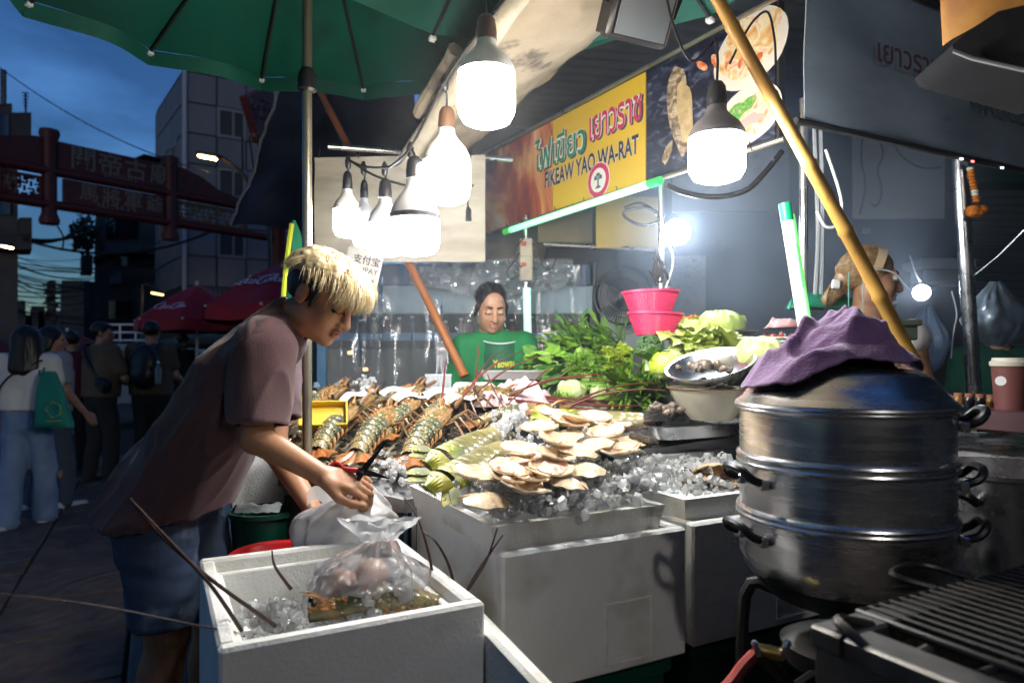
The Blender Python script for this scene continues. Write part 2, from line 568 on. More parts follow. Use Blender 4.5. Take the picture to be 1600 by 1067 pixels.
struct('kerb', mb, M('kerb_stone', (.09, .08, .07), .8, c2=(.15, .13, .11), vs=6, bump=.003, bs=80))
# ---- buildings
GREY = M('grey_panel', (.20, .20, .225), .6, c2=(.145, .145, .165), vs=.35, stretch=(1, 1, .4), c3=(.09, .09, .1), s3=1.2, p3=(.6, .85))
JOINT = M('panel_joint', (.06, .06, .065), .9)
DARKW = M('sooty_concrete', (.06, .058, .058), .85, c2=(.035, .034, .034), vs=.5)
DARKW2 = M('weathered_render', (.10, .095, .09), .85, c2=(.05, .048, .046), vs=.7)
GLASSD = M('dark_window', (.012, .016, .022), .08, 0., spec=.8)
FRAME = M('window_frame', (.22, .22, .22), .5)
def quadbox(mb, a, b, z0, z1, t):
    """vertical slab from ground point a to b"""
    a, b = Vector((a[0], a[1], 0)), Vector((b[0], b[1], 0))
    d = (b - a); c = (a + b) / 2
    mb.box((c.x, c.y, (z0 + z1) / 2), (d.length, t, z1 - z0), frame(d))
def facade(bld, a, b, z0, z1, nx, nz, wins, pmats, pipe=False):
    """panels with recessed joints as parts; wins = {(i, j)} become windows"""
    a, b = Vector((*a, 0)), Vector((*b, 0)); d = b - a; fr = frame(d); nrm = fr @ V(0, -1, 0)
    cw, ch = d.length / nx, (z1 - z0) / nz
    pme = MB().box((0, 0, 0), (cw - .05, .06, ch - .05), None, .012).mesh('panel', pmats)
    for i in range(nx):
        for j in range(nz):
            c = a + d * ((i + .5) / nx) + nrm * .05; c.z = z0 + (j + .5) * ch
            if (i, j) in wins:
                mbw = MB(); q = lambda x, y, z: c + fr @ V(x, y, z)
                for (x, z, sx, sz) in ((0, ch / 2 - .05, cw, .1), (0, -ch / 2 + .05, cw, .1), (-cw / 2 + .05, 0, .1, ch - .2), (cw / 2 - .05, 0, .1, ch - .2), (.05, 0, .07, ch - .2)):
                    mbw.box(q(x, 0, z), (sx, .1, sz), fr)
                wo = mbw.build('window', FRAME, bld)
                for sx in (-1, 1):
                    MB().box(q(sx * cw / 4, .06 + .02 * sx, 0), (cw / 2 - .1, .02, ch - .2), fr).build('pane', GLASSD, wo)
            else:
                o = link('panel', pme, bld)
                o.matrix_basis = Matrix.Translation(c) @ fr.to_4x4()
gb = thing('office_building', 'tall grey panelled building with white drainpipe behind the red gate', 'building', (-10.5, 22, 0))
A0, A1, A2 = (-13.5, 26), (-10.5, 22), (-5.0, 25.2)
mb = MB(); quadbox(mb, A0, A1, 0, 10.6, .1); quadbox(mb, A1, A2, 0, 10.6, .1)
mb.prism([(A0[0], A0[1], 10.6), (A1[0], A1[1], 10.6), (A2[0], A2[1], 10.6), (-8, 30, 10.6)], (0, 0, .12))
mb.build('wall', JOINT, gb)
facade(gb, A1, A2, 3.6, 10.5, 7, 7, {(1, 5), (2, 5), (1, 3), (2, 3), (1, 1), (2, 1), (4, 5), (4, 3)} - {(2, 5), (2, 3), (2, 1)}, GREY)
facade(gb, A0, A1, 3.6, 10.5, 5, 7, {(1, 4), (3, 4), (1, 2), (3, 2)}, GREY)
mb = MB()
for i in range(46):
    c = Vector((*A1, 0)).lerp(Vector((*A2, 0)), (i + .5) / 46)
    mb.box((c.x, c.y - .06, 1.8), (.09, .09, 3.55), RZ(math.atan2(3.2, 5.5)))
tag(mb.build('fluted_cladding', M('fluted_cladding', (.14, .15, .17), .5, .2, c2=(.09, .09, .1), vs=1.2), gb), kind='stuff')
MB().tube([(A1[0] + .02, A1[1] - .14, 0), (A1[0] + .02, A1[1] - .14, 10.55)], .075, 8).build('drainpipe', M('pale_pipe', (.42, .43, .46), .45), gb)
mb = MB(); mb.box((-13.1, 25.0, 8.5), (1.1, .9, .06), RZ(.9)); mb.box((-13.2, 24.7, 8.2), (.05, .05, .6)); mb.build('window_canopy', DARKW, gb)
# red sign hung on that building
rs = thing('hanging_sign', 'faded red sign board hung high on the grey building', 'sign', P(410, 180, 20))
c = P(409, 178, 19.5)
fr_ = frame(P(438, 148, 20.3) - P(385, 172, 18.6))
MB().box(c, (1.45, .25, 1.25), fr_, .03).build('board', M('faded_red_board', (.17, .03, .03), .6, c2=(.10, .03, .03), vs=5, c3=(.25, .2, .17), s3=5, p3=(.6, .7)), rs)
mb = MB()
for k in range(5):
    x = -.55 + k * .27
    for q in range(4):
        mb.box(c + fr_ @ V(x + random.uniform(-.05, .05), -.135, random.uniform(-.35, .35)), (random.uniform(.05, .2), .02, .05), fr_ @ RY(random.choice((0, 1.57, .6))))
tag(mb.build('worn_lettering', M('worn_letters', (.05, .02, .02), .7), rs), kind='stuff')
mb = MB()
for k in range(6): mb.tube([c + V(-.6 + k * .2, .1, -.6), c + V(-.9 + k * .35, .9, -1.5)], .025, 5)
mb.build('bracket', DARKMETAL, rs)
def pbox(mb, x0, x1, y0, y1, Y, dep, floor=False):
    a, b = P(x0, y0, Y), P(x1, y1, Y)
    z0 = 0 if floor else b.z
    k = (Y + dep) / Y * 1.004                      # side walls run obliquely back from the street front
    mb.prism([(a.x, Y, z0), (b.x, Y, z0), (b.x * k, Y + dep, z0), (a.x * k, Y + dep, z0)], (0, 0, a.z - z0))
lb = thing('shophouse', 'dark shophouse with projecting balcony and roof aerials at left edge', 'building', P(20, 560, 20) * 1.0)
lb.location.z = 0
mb = MB(); pbox(mb, -150, 19, 162, 0, 20, 6, True); mb.build('wall', DARKW, lb)
mb = MB(); pbox(mb, -140, 28, 220, 0, 19.4, 1.0, True); mb.build('side_wall', DARKW2, lb)
mb = MB(); pbox(mb, -60, 49, 176, 218, 18.9, 2); mb.build('balcony_box', DARKW, lb)
mb = MB(); pbox(mb, 0, 50, 366, 390, 18.8, 1); pbox(mb, 30, 50, 340, 366, 18.7, .6); mb.build('awning_box', DARKW, lb)
mb = MB(); pbox(mb, -80, 29, 222, 232, 18.9, .8); mb.build('ledge', M('grey_ledge', (.2, .2, .2), .8), lb)
for (x0, x1, y0, y1) in ((0, 14, 180, 212), (0, 12, 235, 262), (2, 16, 300, 335)):
    mb = MB(); pbox(mb, x0, x1, y0, y1, 18.86 if y0 < 200 else 19.3, .05); mb.build('window', GLASSD, lb)
mb = MB()
for (p, q) in (((28, 223), (40, 223)), ((40, 223), (40, 242)), ((28, 242), (40, 242)), ((33, 223), (33, 242))): mb.tube([P(*p, 18.8), P(*q, 18.8)], .03, 5)
mb.build('window_grille', DARKMETAL, lb)
for (x, y0, y1) in ((40, 145, 176), (5, 110, 165)):
    ae = thing('roof_aerial', 'spindly television aerial on the balcony box roof' if x == 40 else 'tall dark aerial mast on the left shophouse roof', 'aerial', P(x, y1, 19.5))
    MB().tube([P(x, y1, 19.5), P(x, y0, 19.5)], .03 if x == 40 else .08, 5).build('mast', DARKMETAL, ae)
    for k in range(5):
        y = y0 + k * 5
        MB().tube([P(x - 5 + k * .6, y, 19.4), P(x + 5 - k * .6, y + 1, 19.6)], .018, 4).build('element', DARKMETAL, ae)
mbd = thing('row_house', 'dark row house with planted balcony and air conditioner beyond the gate', 'building', P(190, 560, 30)); mbd.location.z = 0
mb = MB(); pbox(mb, 150, 262, 325, 0, 30, 6, True); mb.build('wall', DARKW2, mbd)
mb = MB(); pbox(mb, 131, 180, 440, 0, 31.5, 3, True); mb.build('annex', DARKW, mbd)
mb = MB(); pbox(mb, 128, 145, 398, 426, 29.5, 1.2); pbox(mb, 131, 146, 374, 384, 29.5, 1.2); mb.build('balcony', DARKW, mbd)
mb = MB(); pbox(mb, 165, 222, 380, 394, 29.2, .8); mb.build('awning', M('awning_grey', (.09, .09, .1), .8), mbd)
for (x0, x1, y0, y1) in ((190, 240, 396, 416), (148, 162, 400, 412), (168, 215, 335, 372), (172, 206, 470, 500)):
    mb = MB(); pbox(mb, x0, x1, y0, y1, 29.9, .08); mb.build('window', GLASSD, mbd)
mb = MB(); pbox(mb, 174, 190, 424, 442, 29.3, .5); mb.build('air_conditioner', M('ac_case', (.16, .16, .17), .6), mbd)
mb = MB(); pbox(mb, 0, 250, 492, 0, 52, 6, True)
for (a, b, y) in ((97, 140, 438), (-60, 40, 470), (50, 70, 478), (60, 96, 486)): pbox(mb, a, b, y, 0, 50, 5, True)
fb = single('distant_buildings', mb, DARKW, 'low dark line of buildings closing the far end of the street', 'building', smooth=False)
# balcony tree: leaf clumps
LEAFD = M('dark_foliage', (.03, .05, .025), .6, c2=(.06, .09, .04), vs=3)
tr = thing('balcony_tree', 'leafy dark tree growing from the far balcony', 'tree', P(136, 398, 29.6))
MB().tube(catmull([P(138, 400, 29.8), P(137, 385, 29.7), P(131, 370, 29.6)], 4), .06, 6).build('trunk', M('bark', (.05, .04, .03), .9), tr)
mb = MB(); cc = P(131, 366, 29.6)
for k in range(420):
    d = Vector(rng.normal(size=3)); d.normalize()
    p = cc + Vector((d.x * .55, d.y * .5, d.z * .85)) * (random.random() ** .4) * (1 + .35 * nz3(d, 2))
    u = Vector(rng.normal(size=3)).normalized() * .13; v_ = Vector(rng.normal(size=3)).normalized() * .09
    mb.add([p - u, p + v_, p + u, p - v_], [(0, 1, 2, 3)])
tag(mb.build('crown', LEAFD, tr, smooth=False), kind='stuff')
# ---- red gate over the street
GRED = M('gate_red', (.075, .009, .009), .5, c2=(.05, .007, .007), vs=2)
GGOLD = M('gate_gilt', (.15, .13, .10), .5, .3)
gt = thing('street_gate', 'red overhead gate with gilt characters across the street', 'gate', (-10.9, 16, 0))
GA, GB = P(77, 556, 16), P(266, 556, 18.2)
gd = (GB - GA); gd.z = 0
def G(t, z, off=0.0):
    n = frame(gd) @ V(0, -1, 0)
    return V(GA.x + gd.x * t, GA.y + gd.y * t, z) + n * off
gz = lambda y, Y=16: HC - (y - HZ) / FPX * Y
for t in (0, 1):
    zt, zb = gz(202), gz(352)
    mb = MB(); c = G(t, zb)
    mb.lathe([(.0, 0), (.20, .02), (.22, .12), (.16, .28), (.16, zt - zb - .3), (.22, zt - zb - .12), (.20, zt - zb - .02), (0, zt - zb)], 14, c)
    mb.build('post', GRED, gt)
for (y, r) in ((268, .11), (320, .11)):
    z = gz(y)
    MB().tube([G(-.9, z, .05), G(2.2, z, .05)], r, 10).build('beam', GRED, gt)
for (z0, z1, t0, t1) in ((gz(262), gz(219), .06, .97), (gz(315), gz(276), .1, .93)):
    mb = MB(); mb.prism([G(t0, z0, .06), G(t1, z0, .06), G(t1, z1, .06), G(t0, z1, .06)], frame(gd) @ V(0, .12, 0))
    mb.build('name_panel', GRED, gt)
for s in (-1, 1):
    t0 = 0 if s < 0 else 1
    prof = [(0, 0), (.75, 0), (.72, .12), (.45, .25), (.25, .55), (.05, .7), (0, .7)]
    mb = MB(); mb.prism([G(t0 + s * (.06 + x * .95), gz(262) + z * .95, .05) for x, z in prof], frame(gd) @ V(0, .1, 0))
    mb.build('scroll_wing', GRED, gt)
def gtext(body, t, z, w_, bold=0.01):
    text_mb(body, w_, lambda x, y: G(t + x / gd.length, z + y, .066), bold).build('lettering', GGOLD, gt, smooth=False)
for k, ch in enumerate('關帝古廟'): gtext(ch, .25 + k * .215, gz(240) + .02, .52)
for k, ch in enumerate('馬將軍爺'): gtext(ch, .29 + k * .185, gz(292), .42)
gtext('ศาลเจ้า', .55, gz(256), .75, .0); gtext('พ่อม้า', .52, gz(309), .9, .0)
mb_frame = []
for (t0, t1, nx) in ((-.34, -.06, 6), (1.06, 1.75, 12)):
    z0, z1 = gz(312), gz(280)
    mb = MB()
    for t in (t0, t1): mb.tube([G(t, z0), G(t, z1)], .05, 4)
    for z in (z0, z1): mb.tube([G(t0, z), G(t1, z)], .05, 4)
    cw = (t1 - t0) / nx
    for i in range(nx):
        for j in range(4):
            zz = z0 + (z1 - z0) * (j + .5) / 4; tt = t0 + (i + .5) * cw
            if (i + j) % 2: mb.tube([G(tt - cw * .5, zz), G(tt + cw * .5, zz)], .03, 4)
            else: mb.tube([G(tt, zz - (z1 - z0) / 8), G(tt, zz + (z1 - z0) / 8)], .03, 4)
            if (i * 3 + j) % 4 == 0: mb.tube([G(tt - cw * .5, zz - .1), G(tt + cw * .4, zz - .1), G(tt + cw * .4, zz + .1)], .025, 4)
    mb.build('lattice', GRED if t0 < 0 else M('lattice_gilt', (.09, .06, .03), .5), gt)
for t in (-.85, 2.15): MB().lathe([(.3, 0), (.3, .4), (.24, .5), (.24, gz(268)), (.3, gz(262))], 12, G(t, 0)).build('pillar', GRED, gt)
# ---- street lamps
def lamp(label, p, Y, reach, es, w_=.42, colr=(1, .62, .16)):
    t = thing('street_lamp', label, 'lamp', (P(*reach[-1], Y).x, Y, 0), group=None)
    pts = [P(*p, Y) + V(.1, 0, .05)] + [P(*q, Y + .2) for q in reach]
    MB().tube(catmull(pts + [V(pts[-1].x, pts[-1].y, 0)], 5), .045, 6).build('arm', DARKMETAL, t)
    c = P(*p, Y); rt = RY(.18)
    h = MB(); h.box(c + V(0, 0, .05), (w_, .16, .07), rt, .02); h.build('lamp_head', DARKMETAL, t)
    MB().box(c, (w_ * .86, .13, .05), rt, .015).build('diffuser', glow('sodium_glow_%d' % es, colr, es), t)
lamp('lit yellow street lamp in front of the grey building', (324, 246), 14, [(352, 250), (390, 285), (420, 350)], 30)
lamp('small lit street lamp at the far left edge', (11, 386), 17.5, [(-5, 384), (-14, 410)], 18, .3, (1, .8, .4))
lamp('dim orange street lamp above the far cola parasol', (246, 459), 19, [(228, 445), (222, 470)], 5, .35)
# ---- utility pole and wires
up = thing('utility_pole', 'far utility pole crowded with crossarms and insulators', 'pole', P(82, 556, 38)); up.location.z = 0
MB().tube([P(82, 560, 38), P(82, 438, 38)], .16, 8).build('mast', DARKW2, up)
MB().tube([P(76, 560, 38.5), P(76, 440, 38.5)], .1, 6).build('mast', DARKW2, up)
for k in range(8):
    y = 445 + k * 7
    MB().box(P(81, y, 37.8), (random.uniform(.5, 1.0), .12, .1)).build('crossarm', DARKMETAL, up)
    MB().box(P(80 + random.uniform(-8, 8), y + 3, 37.7), (.2, .2, .25), None, .05).build('insulator', DARKMETAL, up)
wl = single('overhead_wire', MB().tube(sagline(P(-40, 75, 15), P(330, 270, 14), .35, 20), .012, 5), RUBBER, 'long black wire slanting from top left towards the lit yellow lamp', 'wire')
G1, G2 = 'overhead wires across the far street', 'thick cable strands beneath the gate'
for k in range(26):
    y0 = random.uniform(398, 500); y1 = y0 + random.uniform(-14, 18)
    x1 = random.choice((140, 180, 260, 330))
    single('overhead_wire', MB().tube(sagline(P(20, y0, 24), P(x1, y1, 27), random.uniform(.1, .5), 10), random.choice((.014, .02, .028)), 4), RUBBER, 'thin black wire strung low across the far end of the street', 'wire', G1)
for (a, b, s) in (((35, 372), (215, 318), .4), ((35, 374), (140, 345), .3), ((35, 374), (330, 362), .5), ((48, 375), (130, 365), .1)):
    single('overhead_cable', MB().tube(sagline(P(*a, 18), P(*b, 20), s, 12), .035, 5), RUBBER, 'thick black cable sagging under the red gate', 'cable', G2)
single('wire_loop', MB().tube(catmull([P(90, 354, 18), P(98, 368, 18), P(99, 382, 18), P(96, 392, 18)], 5), .022, 5), RUBBER, 'loose wire tail dangling under the red gate', 'wire')
# ---- parasols in the street
def parasol(name, label, c, R_, zc, ze, n, cmat, polemat, ribmat, val=.16, valmat=None, a0=0.0, sag=.03, poler=.02, group=None, lean=(0, 0)):
    t = thing(name, label, 'parasol', (c[0], c[1], 0), group=group)
    def S(a, s):
        """surface point at angle a (radians), s=0 apex .. 1 rim"""
        k = ((a - a0) / (2 * math.pi / n)) % 1.0
        cut = 1 - .09 * math.sin(math.pi * k) * s
        r = R_ * s * cut
        z = zc - (zc - ze) * (s ** 1.25) + sag * math.sin(math.pi * k) * s * (1 - .3 * s) * -1
        return V(c[0] + r * math.cos(a) + lean[0] * s * 0, c[1] + r * math.sin(a), z)
    nu = n * 6
    MB().grid(lambda u, v: S(u * 2 * math.pi + a0, .03 + .97 * v), nu, 10).build('canopy', cmat, t)
    if val:
        MB().grid(lambda u, v: S(u * 2 * math.pi + a0, 1.0) + V(0, 0, -val * v) + V(math.cos(u * 2 * math.pi + a0), math.sin(u * 2 * math.pi + a0), 0) * (.02 * v + .008 * math.sin(u * 90)), nu * 2, 2).build('valance', valmat or cmat, t)
    MB().tube([(c[0] + lean[0], c[1] + lean[1], 0), (c[0], c[1], zc + .05)], poler, 10).build('pole', polemat, t)
    MB().lathe([(poler * 1.3, -.06), (poler * 2.2, -.04), (poler * 2.2, .02), (poler * 1.2, .04)], 12, (c[0], c[1], zc - .08)).build('hub', polemat, t)
    for k in range(n):
        a = a0 + 2 * math.pi * k / n
        q = lambda s: S(a, s) + V(0, 0, -.012)
        rb = MB().tube([q(.03), q(.35), q(.7), q(1.0)], .006 * max(1, R_), 5).build('rib', ribmat, t)
        e = q(1.0)
        MB().box(e + V(0, 0, -.004), (.025, .025, .018), RZ(a), .004).build('rib_tip', WHITEPL, rb)
    return t, S
COKE = M('parasol_red', (.42, .008, .012), .6, c2=(.34, .006, .009), vs=2, bump=.002, bs=14)
def coke_strokes():
    L_ = []
    def arc(cx, cy_, rx, ry, a0, a1, n=14): return [(cx + rx * math.cos(R(a0 + (a1 - a0) * i / n)) , cy_ + ry * math.sin(R(a0 + (a1 - a0) * i / n))) for i in range(n + 1)]
    L_.append(([(1.5, -.32), (.9, -.22), (.35, -.2)] + arc(.52, .42, .55, .62, 250, 60), .10))
    L_.append((arc(.52, .42, .55, .62, 60, 10, 4) + [(.8, .55)], .07))
    for cx in (1.12, ): L_.append((arc(cx, .22, .22, .27, 90, 450), .08))
    L_.append((arc(1.62, .22, .21, .27, 50, 320), .08))
    L_.append((arc(2.06, .22, .2, .27, 60, 400), .08)); L_.append(([(2.27, .47), (2.24, .1), (2.34, -.04), (2.46, .06)], .08))
    L_.append(([(2.46, .22), (2.7, .25)], .08))
    L_.append((arc(3.12, .42, .5, .62, 40, 320), .1)); L_.append(([(3.5, .95), (3.75, 1.15), (3.2, 1.12), (2.4, .9), (1.9, .85)], .06))
    L_.append((arc(3.62, .22, .22, .27, 90, 450), .08))
    L_.append(([(3.92, .1), (4.1, .6), (4.12, 1.0), (4.02, 1.05), (3.96, .6), (4.0, .05), (4.14, -.03)], .07))
    L_.append((arc(4.42, .22, .2, .27, 60, 400), .08)); L_.append(([(4.63, .47), (4.6, .1), (4.7, -.04), (4.85, .1)], .08))
    return L_
def script_mb(width, fn):
    k = width / 4.9; mb = MB()
    for pts, th in coke_strokes():
        pts = [Vector((x + .22 * y - 2.4, y - .3, 0)) for x, y in pts]
        pp = catmull(pts, 3); a = []; b = []
        for i, p in enumerate(pp):
            t = pp[min(i + 1, len(pp) - 1)] - pp[max(i - 1, 0)]
            n = Vector((-t.y, t.x, 0)); n = n.normalized() if n.length > 1e-9 else Vector((0, 1, 0))
            w_ = th * (.55 + .6 * abs(n.x)) * .75
            a.append(fn(*((p + n * w_).xy * k))); b.append(fn(*((p - n * w_).xy * k)))
        m = len(pp)
        mb.add(a + b, [(i, i + 1, m + i + 1, m + i) for i in range(m - 1)])
    return mb
for (label, cpx, Y, R_, zc, ze, ty, tw, an, val, th) in (
        ('large red cola parasol with white script right behind the leaning vendor', 455, 6.2, .76, 2.22, 1.78, .60, .50, -112, .12, 0),
        ('smaller red cola parasol farther down the street', 308, 8.6, .72, 2.24, 1.80, .74, .40, -100, .14, 0)):
    cx = P(cpx, 556, Y).x
    t, S = parasol('cola_parasol', label, (cx, Y), R_, zc, ze, 8, COKE, WHITEPL, WHITEPL, val, a0=R(an - 22.5), group='red parasols in the street')
    def onS(x, y, S=S, R_=R_, ty=ty, an=an):
        p = S(R(an) + x / (R_ * ty), ty - y / R_)
        return p + (p - V(cx, Y, p.z)).normalized() * .012 + V(0, 0, .014)
    script_mb(tw, onS).build('script_logo', M('white_print', (.75, .72, .72), .6), t)
parasol('red_parasol', 'dull red parasol low behind the woman in the white top', (P(105, 556, 11).x, 11), 1.0, 1.75, 1.25, 8, M('dull_red_cloth', (.12, .012, .014), .8), WHITEPL, DARKMETAL, .1)
parasol('red_parasol', 'dull red parasol cut by the left picture edge', (P(-30, 556, 9).x, 9), .75, 1.65, 1.28, 8, M('dull_red_cloth'), WHITEPL, DARKMETAL, .1)
parasol('green_parasol', 'low green parasol under the farther cola parasol', (P(330, 556, 9.8).x, 9.8), .8, 1.72, 1.52, 8, M('market_green', (.0, .095, .062), .75, c2=(.004, .06, .045), vs=1.3, c3=(.01, .035, .03), s3=3, p3=(.62, .8)), WHITEPL, DARKMETAL, .05)
# ---- parked pickup truck far down the street
pk = thing('pickup_truck', 'pale pickup truck with roof rack parked down the street', 'truck', P(195, 556, 13)); pk.location.z = 0
TRK = M('truck_paint', (.24, .27, .32), .3, .1)
c = P(195, 556, 13)
body = [(-.85, .45), (.85, .45), (.87, .95), (.8, 1.0), (.66, 1.5), (.5, 1.58), (-.5, 1.58), (-.66, 1.5), (-.8, 1.0), (-.87, .95)]
mb = MB(); mb.prism([V(c.x + x, 13, z) for x, z in body], (0, 3.6, 0)); mb.build('body', TRK, pk)
mb = MB(); mb.prism([V(c.x + x, 12.985, z) for x, z in ((-.62, 1.03), (.62, 1.03), (.53, 1.46), (-.53, 1.46))], (0, .01, 0)); mb.build('rear_window', GLASSD, pk)
for s in (-1, 1):
    MB().box((c.x + s * .72, 12.97, .85), (.16, .05, .2), None, .02).build('tail_light', M('tail_red', (.25, .01, .01), .2), pk)
    w_ = MB().lathe([(.0, -.1), (.3, -.1), (.33, -.06), (.33, .06), (.3, .1), (0, .1)], 18, (c.x + s * .75, 13.5, .33), RY(math.pi / 2)).build('wheel', BLACKPL, pk)
mb = MB()
for x in (-.45, -.15, .15, .45): mb.tube([V(c.x + x, 13.1, 1.62), V(c.x + x, 13.1, 1.95)], .02, 5)
for z in (1.65, 1.8, 1.95): mb.tube([V(c.x - .5, 13.1, z), V(c.x + .5, 13.1, z)], .02, 5)
mb.build('roof_rack', WHITEPL, pk)
# ================================================================ the stall: structure
GREENC = M('market_green')
POLEM = M('aged_steel_pole', (.42, .40, .33), .35, .85, c2=(.28, .25, .18), vs=4, stretch=(1, 1, .3), rvar=.15)
# big green parasol, its pole standing at the lobster table
PC = (-.66, 2.2)
gp, GS = parasol('market_parasol', 'large green market parasol filling the top left, seen from below', PC, 1.24, 3.0, 2.7, 16, GREENC, POLEM, DARKMETAL, .06, a0=R(4), sag=.02, poler=.0155)
for o in gp.children:
    if o.name.startswith('pole'): o.data.materials[0] = POLEM
MB().lathe([(.017, 0), (.03, .005), (.03, .05), (.022, .07), (.017, .075)], 12, (PC[0], PC[1], 2.2)).build('clamp', BLACKPL, gp)
g2, _ = parasol('market_parasol', 'second green parasol overhead above the brightest bulb', (.1, 1.72), .82, 2.78, 2.5, 10, GREENC, POLEM, DARKMETAL, 0, a0=R(10), sag=.03)
for o in list(g2.children):
    if o.name.startswith('pole'): bpy.data.objects.remove(o)
MB().tube([(.1, 1.72, 2.45), (.1, 1.72, 3.3)], .018, 8).build('pole_stub', POLEM, g2)
# awning between the front beam and the sign
CANV = M('dirty_canvas', (.38, .31, .22), .9, c2=(.24, .19, .13), vs=2.2, c3=(.11, .09, .07), s3=7, p3=(.55, .66), bump=.012, bs=9)
BA, BB = P(640, 238, 2.9), V(.33, 1.0, 2.36)
KN, KF = V(.89, 2.3, 0), V(-.175, 4.1, 0)          # near and far end of the name sign (plan)
aw = thing('canvas_awning', 'grimy beige canvas awning sloping above the hanging bulbs', 'awning', BA)
def awn(u, v):
    a = BA.lerp(BB, u); b = V(-.30, 3.9, 2.5).lerp(V(1.0, 1.25, 2.62), u)
    p = a.lerp(b, v)
    p.z += -.05 * math.sin(math.pi * v) + .03 * nz3(p, 3) + .012 * nz3(p, 11)
    if v > .95: p += V(.02 * nz3(p, 30), .02 * nz3(p, 30, 4), 0)
    return p
MB().grid(awn, 48, 24).build('canvas', CANV, aw)
pts = [BA.lerp(BB, i / 20) + V(0, 0, -.01) for i in range(-1, 21)]
mb = MB(); mb.tube(pts, [.034 + .006 * nz3(p, 9) for p in pts], 10); mb.build('rolled_edge', M('canvas_roll', (.44, .39, .29), .95, c2=(.30, .26, .19), vs=7, bump=.004, bs=40), aw)
pts = [P(655, 178, 2.7).lerp(P(712, 78, 2.35), i / 10) for i in range(11)]
mb = MB(); mb.tube(pts, [.03 + .012 * nz3(p, 14) for p in pts], 9); mb.build('folded_flap', CANV, aw)
# corrugated roof sheet beyond
def corr(u, v):
    a = V(-.9, 4.6, 2.9).lerp(V(2.0, 2.0, 3.0), u)
    p = a + SU * (1.9 * v) + V(0, 0, .25 * v)
    p.z += .012 * math.sin(u * 190)
    return p
single('roof_sheet', MB().grid(corr, 190, 4, thick=.002), M('roof_metal', (.5, .5, .5), .32, .9, c2=(.35, .35, .36), vs=2), 'shiny corrugated roofing behind the name sign', 'roof')
# ---- name sign
sn = thing('name_sign', 'long banner sign with yellow middle, food photos and the stall name', 'sign', (KN.x, KN.y, 2.08))
sd = KF - KN; SL = sd.length; sfr = frame(sd); snr = V(-sd.y, sd.x, 0).normalized()
if snr.y > 0: snr = -snr
ZB, ZT = 2.08, 2.535
def SG(t, z, off=0.0): return V(KN.x + sd.x * t, KN.y + sd.y * t, z) + snr * off
def sgrect(t0, t1, z0, z1, off, name, mat, th=.004):
    mb = MB(); mb.prism([SG(t0, z0, off), SG(t1, z0, off), SG(t1, z1, off), SG(t0, z1, off)], snr * th)
    return mb.build(name, mat, sn, False)
sgrect(-.005, 1.005, ZB - .01, ZT + .01, -.03, 'backing_board', DARKMETAL, .03)
YEL = M('sign_yellow', (.72, .47, .02), .45, c2=(.66, .42, .02), vs=2)
def printmat(name, stops, scale, stretch=(1, 1, 1), det=6, dist=1.0):
    m = bpy.data.materials.new(name); m.use_nodes = True; n = m.node_tree; lk = n.links.new
    tcn = n.nodes.new('ShaderNodeTexCoord'); mpn = n.nodes.new('ShaderNodeMapping'); mpn.inputs['Scale'].default_value = stretch
    x = n.nodes.new('ShaderNodeTexNoise'); x.inputs['Scale'].default_value = scale; x.inputs['Detail'].default_value = det; x.inputs['Distortion'].default_value = dist
    r = n.nodes.new('ShaderNodeValToRGB')
    while len(r.color_ramp.elements) < len(stops): r.color_ramp.elements.new(.5)
    for e, (p, c) in zip(r.color_ramp.elements, stops): e.position = p; e.color = (*c, 1)
    lk(tcn.outputs['Object'], mpn.inputs[0]); lk(mpn.outputs[0], x.inputs[0]); lk(x.outputs[0], r.inputs[0]); lk(r.outputs[0], n.nodes['Principled BSDF'].inputs['Base Color'])
    n.nodes['Principled BSDF'].inputs['Roughness'].default_value = .4
    return m
FIRE = printmat('printed_fire', [(.3, (.03, .01, .01)), (.42, (.18, .02, .01)), (.52, (.5, .10, .03)), (.6, (.75, .38, .12)), (.68, (.8, .65, .45)), (.78, (.15, .04, .06))], 3.2, (1, 1, .55))
COAL = printmat('printed_coals', [(.3, (.004, .005, .012)), (.5, (.01, .012, .03)), (.62, (.06, .07, .11)), (.72, (.25, .25, .3))], 14, (1, 1, 2.2))
sgrect(.64, 1, ZB, ZT, .001, 'street_photo', FIRE)
sgrect(.308, .638, ZB, ZT, .001, 'yellow_panel', YEL)
sgrect(.0, .306, ZB, ZT, .001, 'dark_photo', COAL)
def sgtext(body, t, z, w_, mat, off, bold=.01, h=None, tilt=0.0, name='lettering'):
    text_mb(body, w_, lambda x, y: SG(t - x / SL, z + y + tilt * x, off), bold, height=h).build(name, mat, sn, False)
TG, TR, TB = M('letter_green', (.01, .22, .12), .5), M('letter_red', (.55, .02, .10), .5), M('letter_navy', (.02, .02, .05), .5)
TW = M('letter_white', (.78, .78, .7), .5); TS = M('letter_shadow', (.06, .05, .05), .6)
for (b, t, z, w_, m, h) in (('ไฟเขียว', .612, 2.392, .44, TG, .165), ('เยาวราช', .405, 2.40, .36, TR, .115)):
    sgtext(b, t - .006, z - .008, w_, TS, .0056, .035, h, name='letter_shadow')
    sgtext(b, t, z, w_, TW, .0064, .045, h, name='letter_outline')
    sgtext(b, t, z, w_, m, .0072, .012, h)
sgtext('FIKEAW YAO WA-RAT', .5, 2.248, .72, TW, .0056, .055, .085, name='letter_outline')
sgtext('FIKEAW YAO WA-RAT', .5, 2.248, .72, TB, .0064, .03, .085)
def disc(t, z, r, off, mat, name, n=28, fx=1.0):
    mb = MB(); mb.prism([SG(t + fx * r * math.cos(2 * math.pi * k / n) / SL, z + r * math.sin(2 * math.pi * k / n), off) for k in range(n)], snr * .0008)
    return mb.build(name, mat, sn, False)
